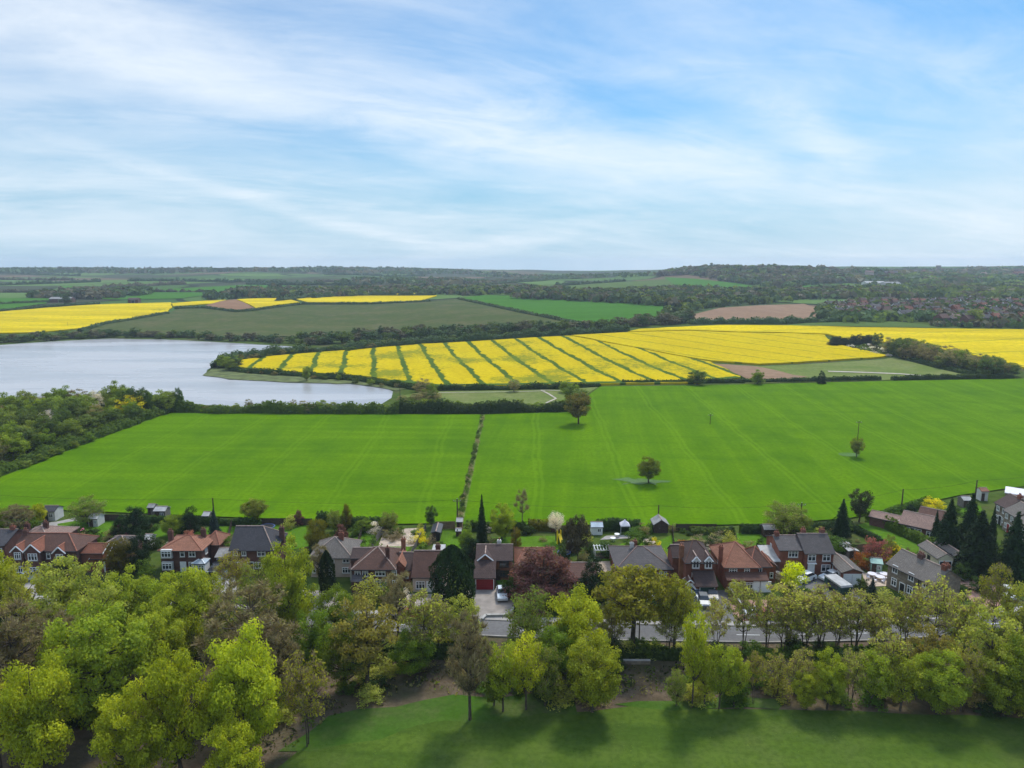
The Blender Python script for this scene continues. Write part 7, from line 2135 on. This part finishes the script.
# village houses, copies of four kinds
def vhouse(wm, rm, w, d, h, pit, ch=True):
    mb = MB()
    mb.box(-w / 2, w / 2, -d / 2, d / 2, -2, h, 0)
    t = h + math.tan(R(pit)) * d / 2
    n = len(mb.v)
    mb.v += [(-w / 2, -d / 2, h), (w / 2, -d / 2, h), (w / 2, d / 2, h), (-w / 2, d / 2, h), (-w / 2, 0, t), (w / 2, 0, t)]
    for f in ((0, 3, 4), (1, 2, 5)): mb.f.append(tuple(n + i for i in f)); mb.m.append(0)
    mb.slab([(-w / 2 - .3, -d / 2 - .4, h - .2), (w / 2 + .3, -d / 2 - .4, h - .2), (w / 2 + .3, 0, t + .12), (-w / 2 - .3, 0, t + .12)], .15, 1)
    mb.slab([(-w / 2 - .3, d / 2 + .4, h - .2), (w / 2 + .3, d / 2 + .4, h - .2), (w / 2 + .3, 0, t + .12), (-w / 2 - .3, 0, t + .12)], .15, 1)
    if ch: mb.box(w * .3, w * .3 + .8, -.4, .4, h, t + 1.2, 0)
    for x in (-w * .25, w * .25):
        for z in (1, 3.4):
            if z + 1.2 < h: mb.box(x - .7, x + .7, -d / 2 - .06, -d / 2, z, z + 1.3, 2)
    o = mb.build('village_house', [wm, rm, 'glass'])
    me = o.data; bpy.data.objects.remove(o)
    return me
VH = [(vhouse('brick_red', 'tile_red', 9, 8, 5.2, 38), 'red brick village house with red tiled roof'), (vhouse('brick_dark', 'tile_rust', 10, 8, 5.0, 36), 'dark brick village house with rusty brown roof'),
      (vhouse('render_white', 'slate_grey', 8, 8, 5.0, 38), 'white walled village house with grey roof'), (vhouse('brick_dark', 'slate_grey', 16, 8, 5.2, 34), 'long village terrace with grey slate roof'),
      (vhouse('render_pink', 'tile_pink', 9, 7, 4.6, 34), 'pale village house with faded pink roof')]
r = random.Random(14)
VP = PP([(842, 319), (875, 318.5), (930, 320), (942, 324), (1000, 324.5), (1090, 325), (1090, 306), (1010, 303), (930, 303), (860, 304), (840, 309), (830, 306), (832, 313)])
xs_ = [p[0] for p in VP]; ys_ = [p[1] for p in VP]
ang = .35
cells = []
u = -900
cx0, cy0 = sum(xs_) / len(xs_), sum(ys_) / len(ys_)
ca, sa = math.cos(ang), math.sin(ang)
for rowi in range(-30, 31):
    for col in range(-50, 51):
        if col % 9 == 0: continue
        lx, ly = col * 15 + r.uniform(-2, 2), rowi * 21 + (4 if rowi % 2 else -4) + r.uniform(-1.5, 1.5)
        x, y = cx0 + lx * ca - ly * sa, cy0 + lx * sa + ly * ca
        if inside(x, y, VP): cells.append((x, y, ang + r.choice((0, math.pi)) + r.uniform(-.06, .06)))
r.shuffle(cells)
cells.sort(key=lambda c: c[1])
step = max(1.0, len(cells) / 175)
i = 0.0
gr = []
while i < len(cells):
    x, y, a = cells[int(i)]; i += step
    me, lab = VH[r.choices(range(5), (4, 5, 3, 4, 2))[0]]
    o = bpy.data.objects.new('village_house', me); COL.objects.link(o)
    o.location = (x, y, T(x, y) - .2); o.rotation_euler = (0, 0, a)
    tag(o, lab + ' below the long wood', 'house', lab.split(' village')[0] + ' houses of the village')
for x, y, a in cells[::3]:
    gr.append((x + 7, y + 8))
far('village_greenery', [(842, 319), (930, 320), (942, 324), (1000, 324.5), (1090, 325), (1090, 306), (1010, 303), (930, 303), (860, 304), (832, 308)], ['farwood', 'farbrown', 'dullgreen'], 'garden trees between the village houses', 15, 2.8, 7.5)
t(974, 308, 324, 17, 'wlime', 'large pale willow among the village roofs', var=0)
for i, (px, py, w_, d_, lab) in enumerate(((60, 302.5, 26, 12, 'long grey roofed barn of the far farm'), (133, 303, 12, 9, 'low brown farm building above the far rapeseed'), (405, 289, 18, 12, 'white roofed barn of the distant hamlet'),
                                         (378, 289.5, 14, 10, 'low red roofed building of the distant hamlet'), (362, 289, 12, 9, 'brown roofed house of the distant hamlet'), (392, 290, 12, 9, 'pale walled house of the distant hamlet'),
                                         (876, 285.3, 38, 16, 'long white roofed shed on the far green slope'), (893, 286, 30, 16, 'grey white industrial shed on the far green slope'))):
    s = HB('farm_building', lab, loc=P(px, py), w=w_, cat='barn', rz=.1)
    s.block(-w_ / 2, w_ / 2, 0, d_, 4.5, 'render_white' if i in (2, 5, 6, 7) else 'brick_dark', ('felt', 'tile_brown', 'felt_pale', 'tile_red', 'tile_rust', 'slate_grey', 'felt_pale', 'felt')[i], pitch=20)
    s.garage('f', 0, 0, 4, 3.4, 'dark_paint')
b = P(938, 272)
s = HB('church_tower', 'small square tower on the distant skyline', loc=b, w=8, cat='tower')
s.block(-5, 5, -5, 5, ztop(b, 265.5) - b.z, 'stone', 'slate', 'flat')
for i in range(26):
    rr_ = random.Random(i * 3 + 2)
    px, py = rr_.uniform(850, 1030), rr_.uniform(271.5, 276)
    b = P(px, py); me, lab = VH[rr_.randrange(5)]
    o = bpy.data.objects.new('skyline_house', me); COL.objects.link(o); o.location = b; o.rotation_euler = (0, 0, rr_.uniform(0, 3)); o.scale = (1.8, 1.2, 1.3)
    tag(o, 'tiny hazy house of the village on the far skyline', 'house', 'houses of the skyline village')
# ------------------------------------------------------------------ render settings
S.view_settings.view_transform = 'Standard'
S.view_settings.look = 'None'
S.view_settings.exposure = 0.75
S.view_settings.gamma = 1.0
S.view_settings.use_curve_mapping = False
S.render.engine = 'CYCLES'
S.cycles.use_denoising = True
S.cycles.denoiser = 'OPENIMAGEDENOISE'
S.cycles.denoising_input_passes = 'RGB_ALBEDO_NORMAL'
S.cycles.max_bounces = 6
S.cycles.diffuse_bounces = 3
S.cycles.glossy_bounces = 2
S.cycles.transmission_bounces = 3
S.cycles.volume_bounces = 0
S.cycles.transparent_max_bounces = 8
S.cycles.use_adaptive_sampling = True
S.cycles.adaptive_threshold = 0.015
S.cycles.sample_clamp_indirect = 6.0
S.cycles.volume_max_steps = 64
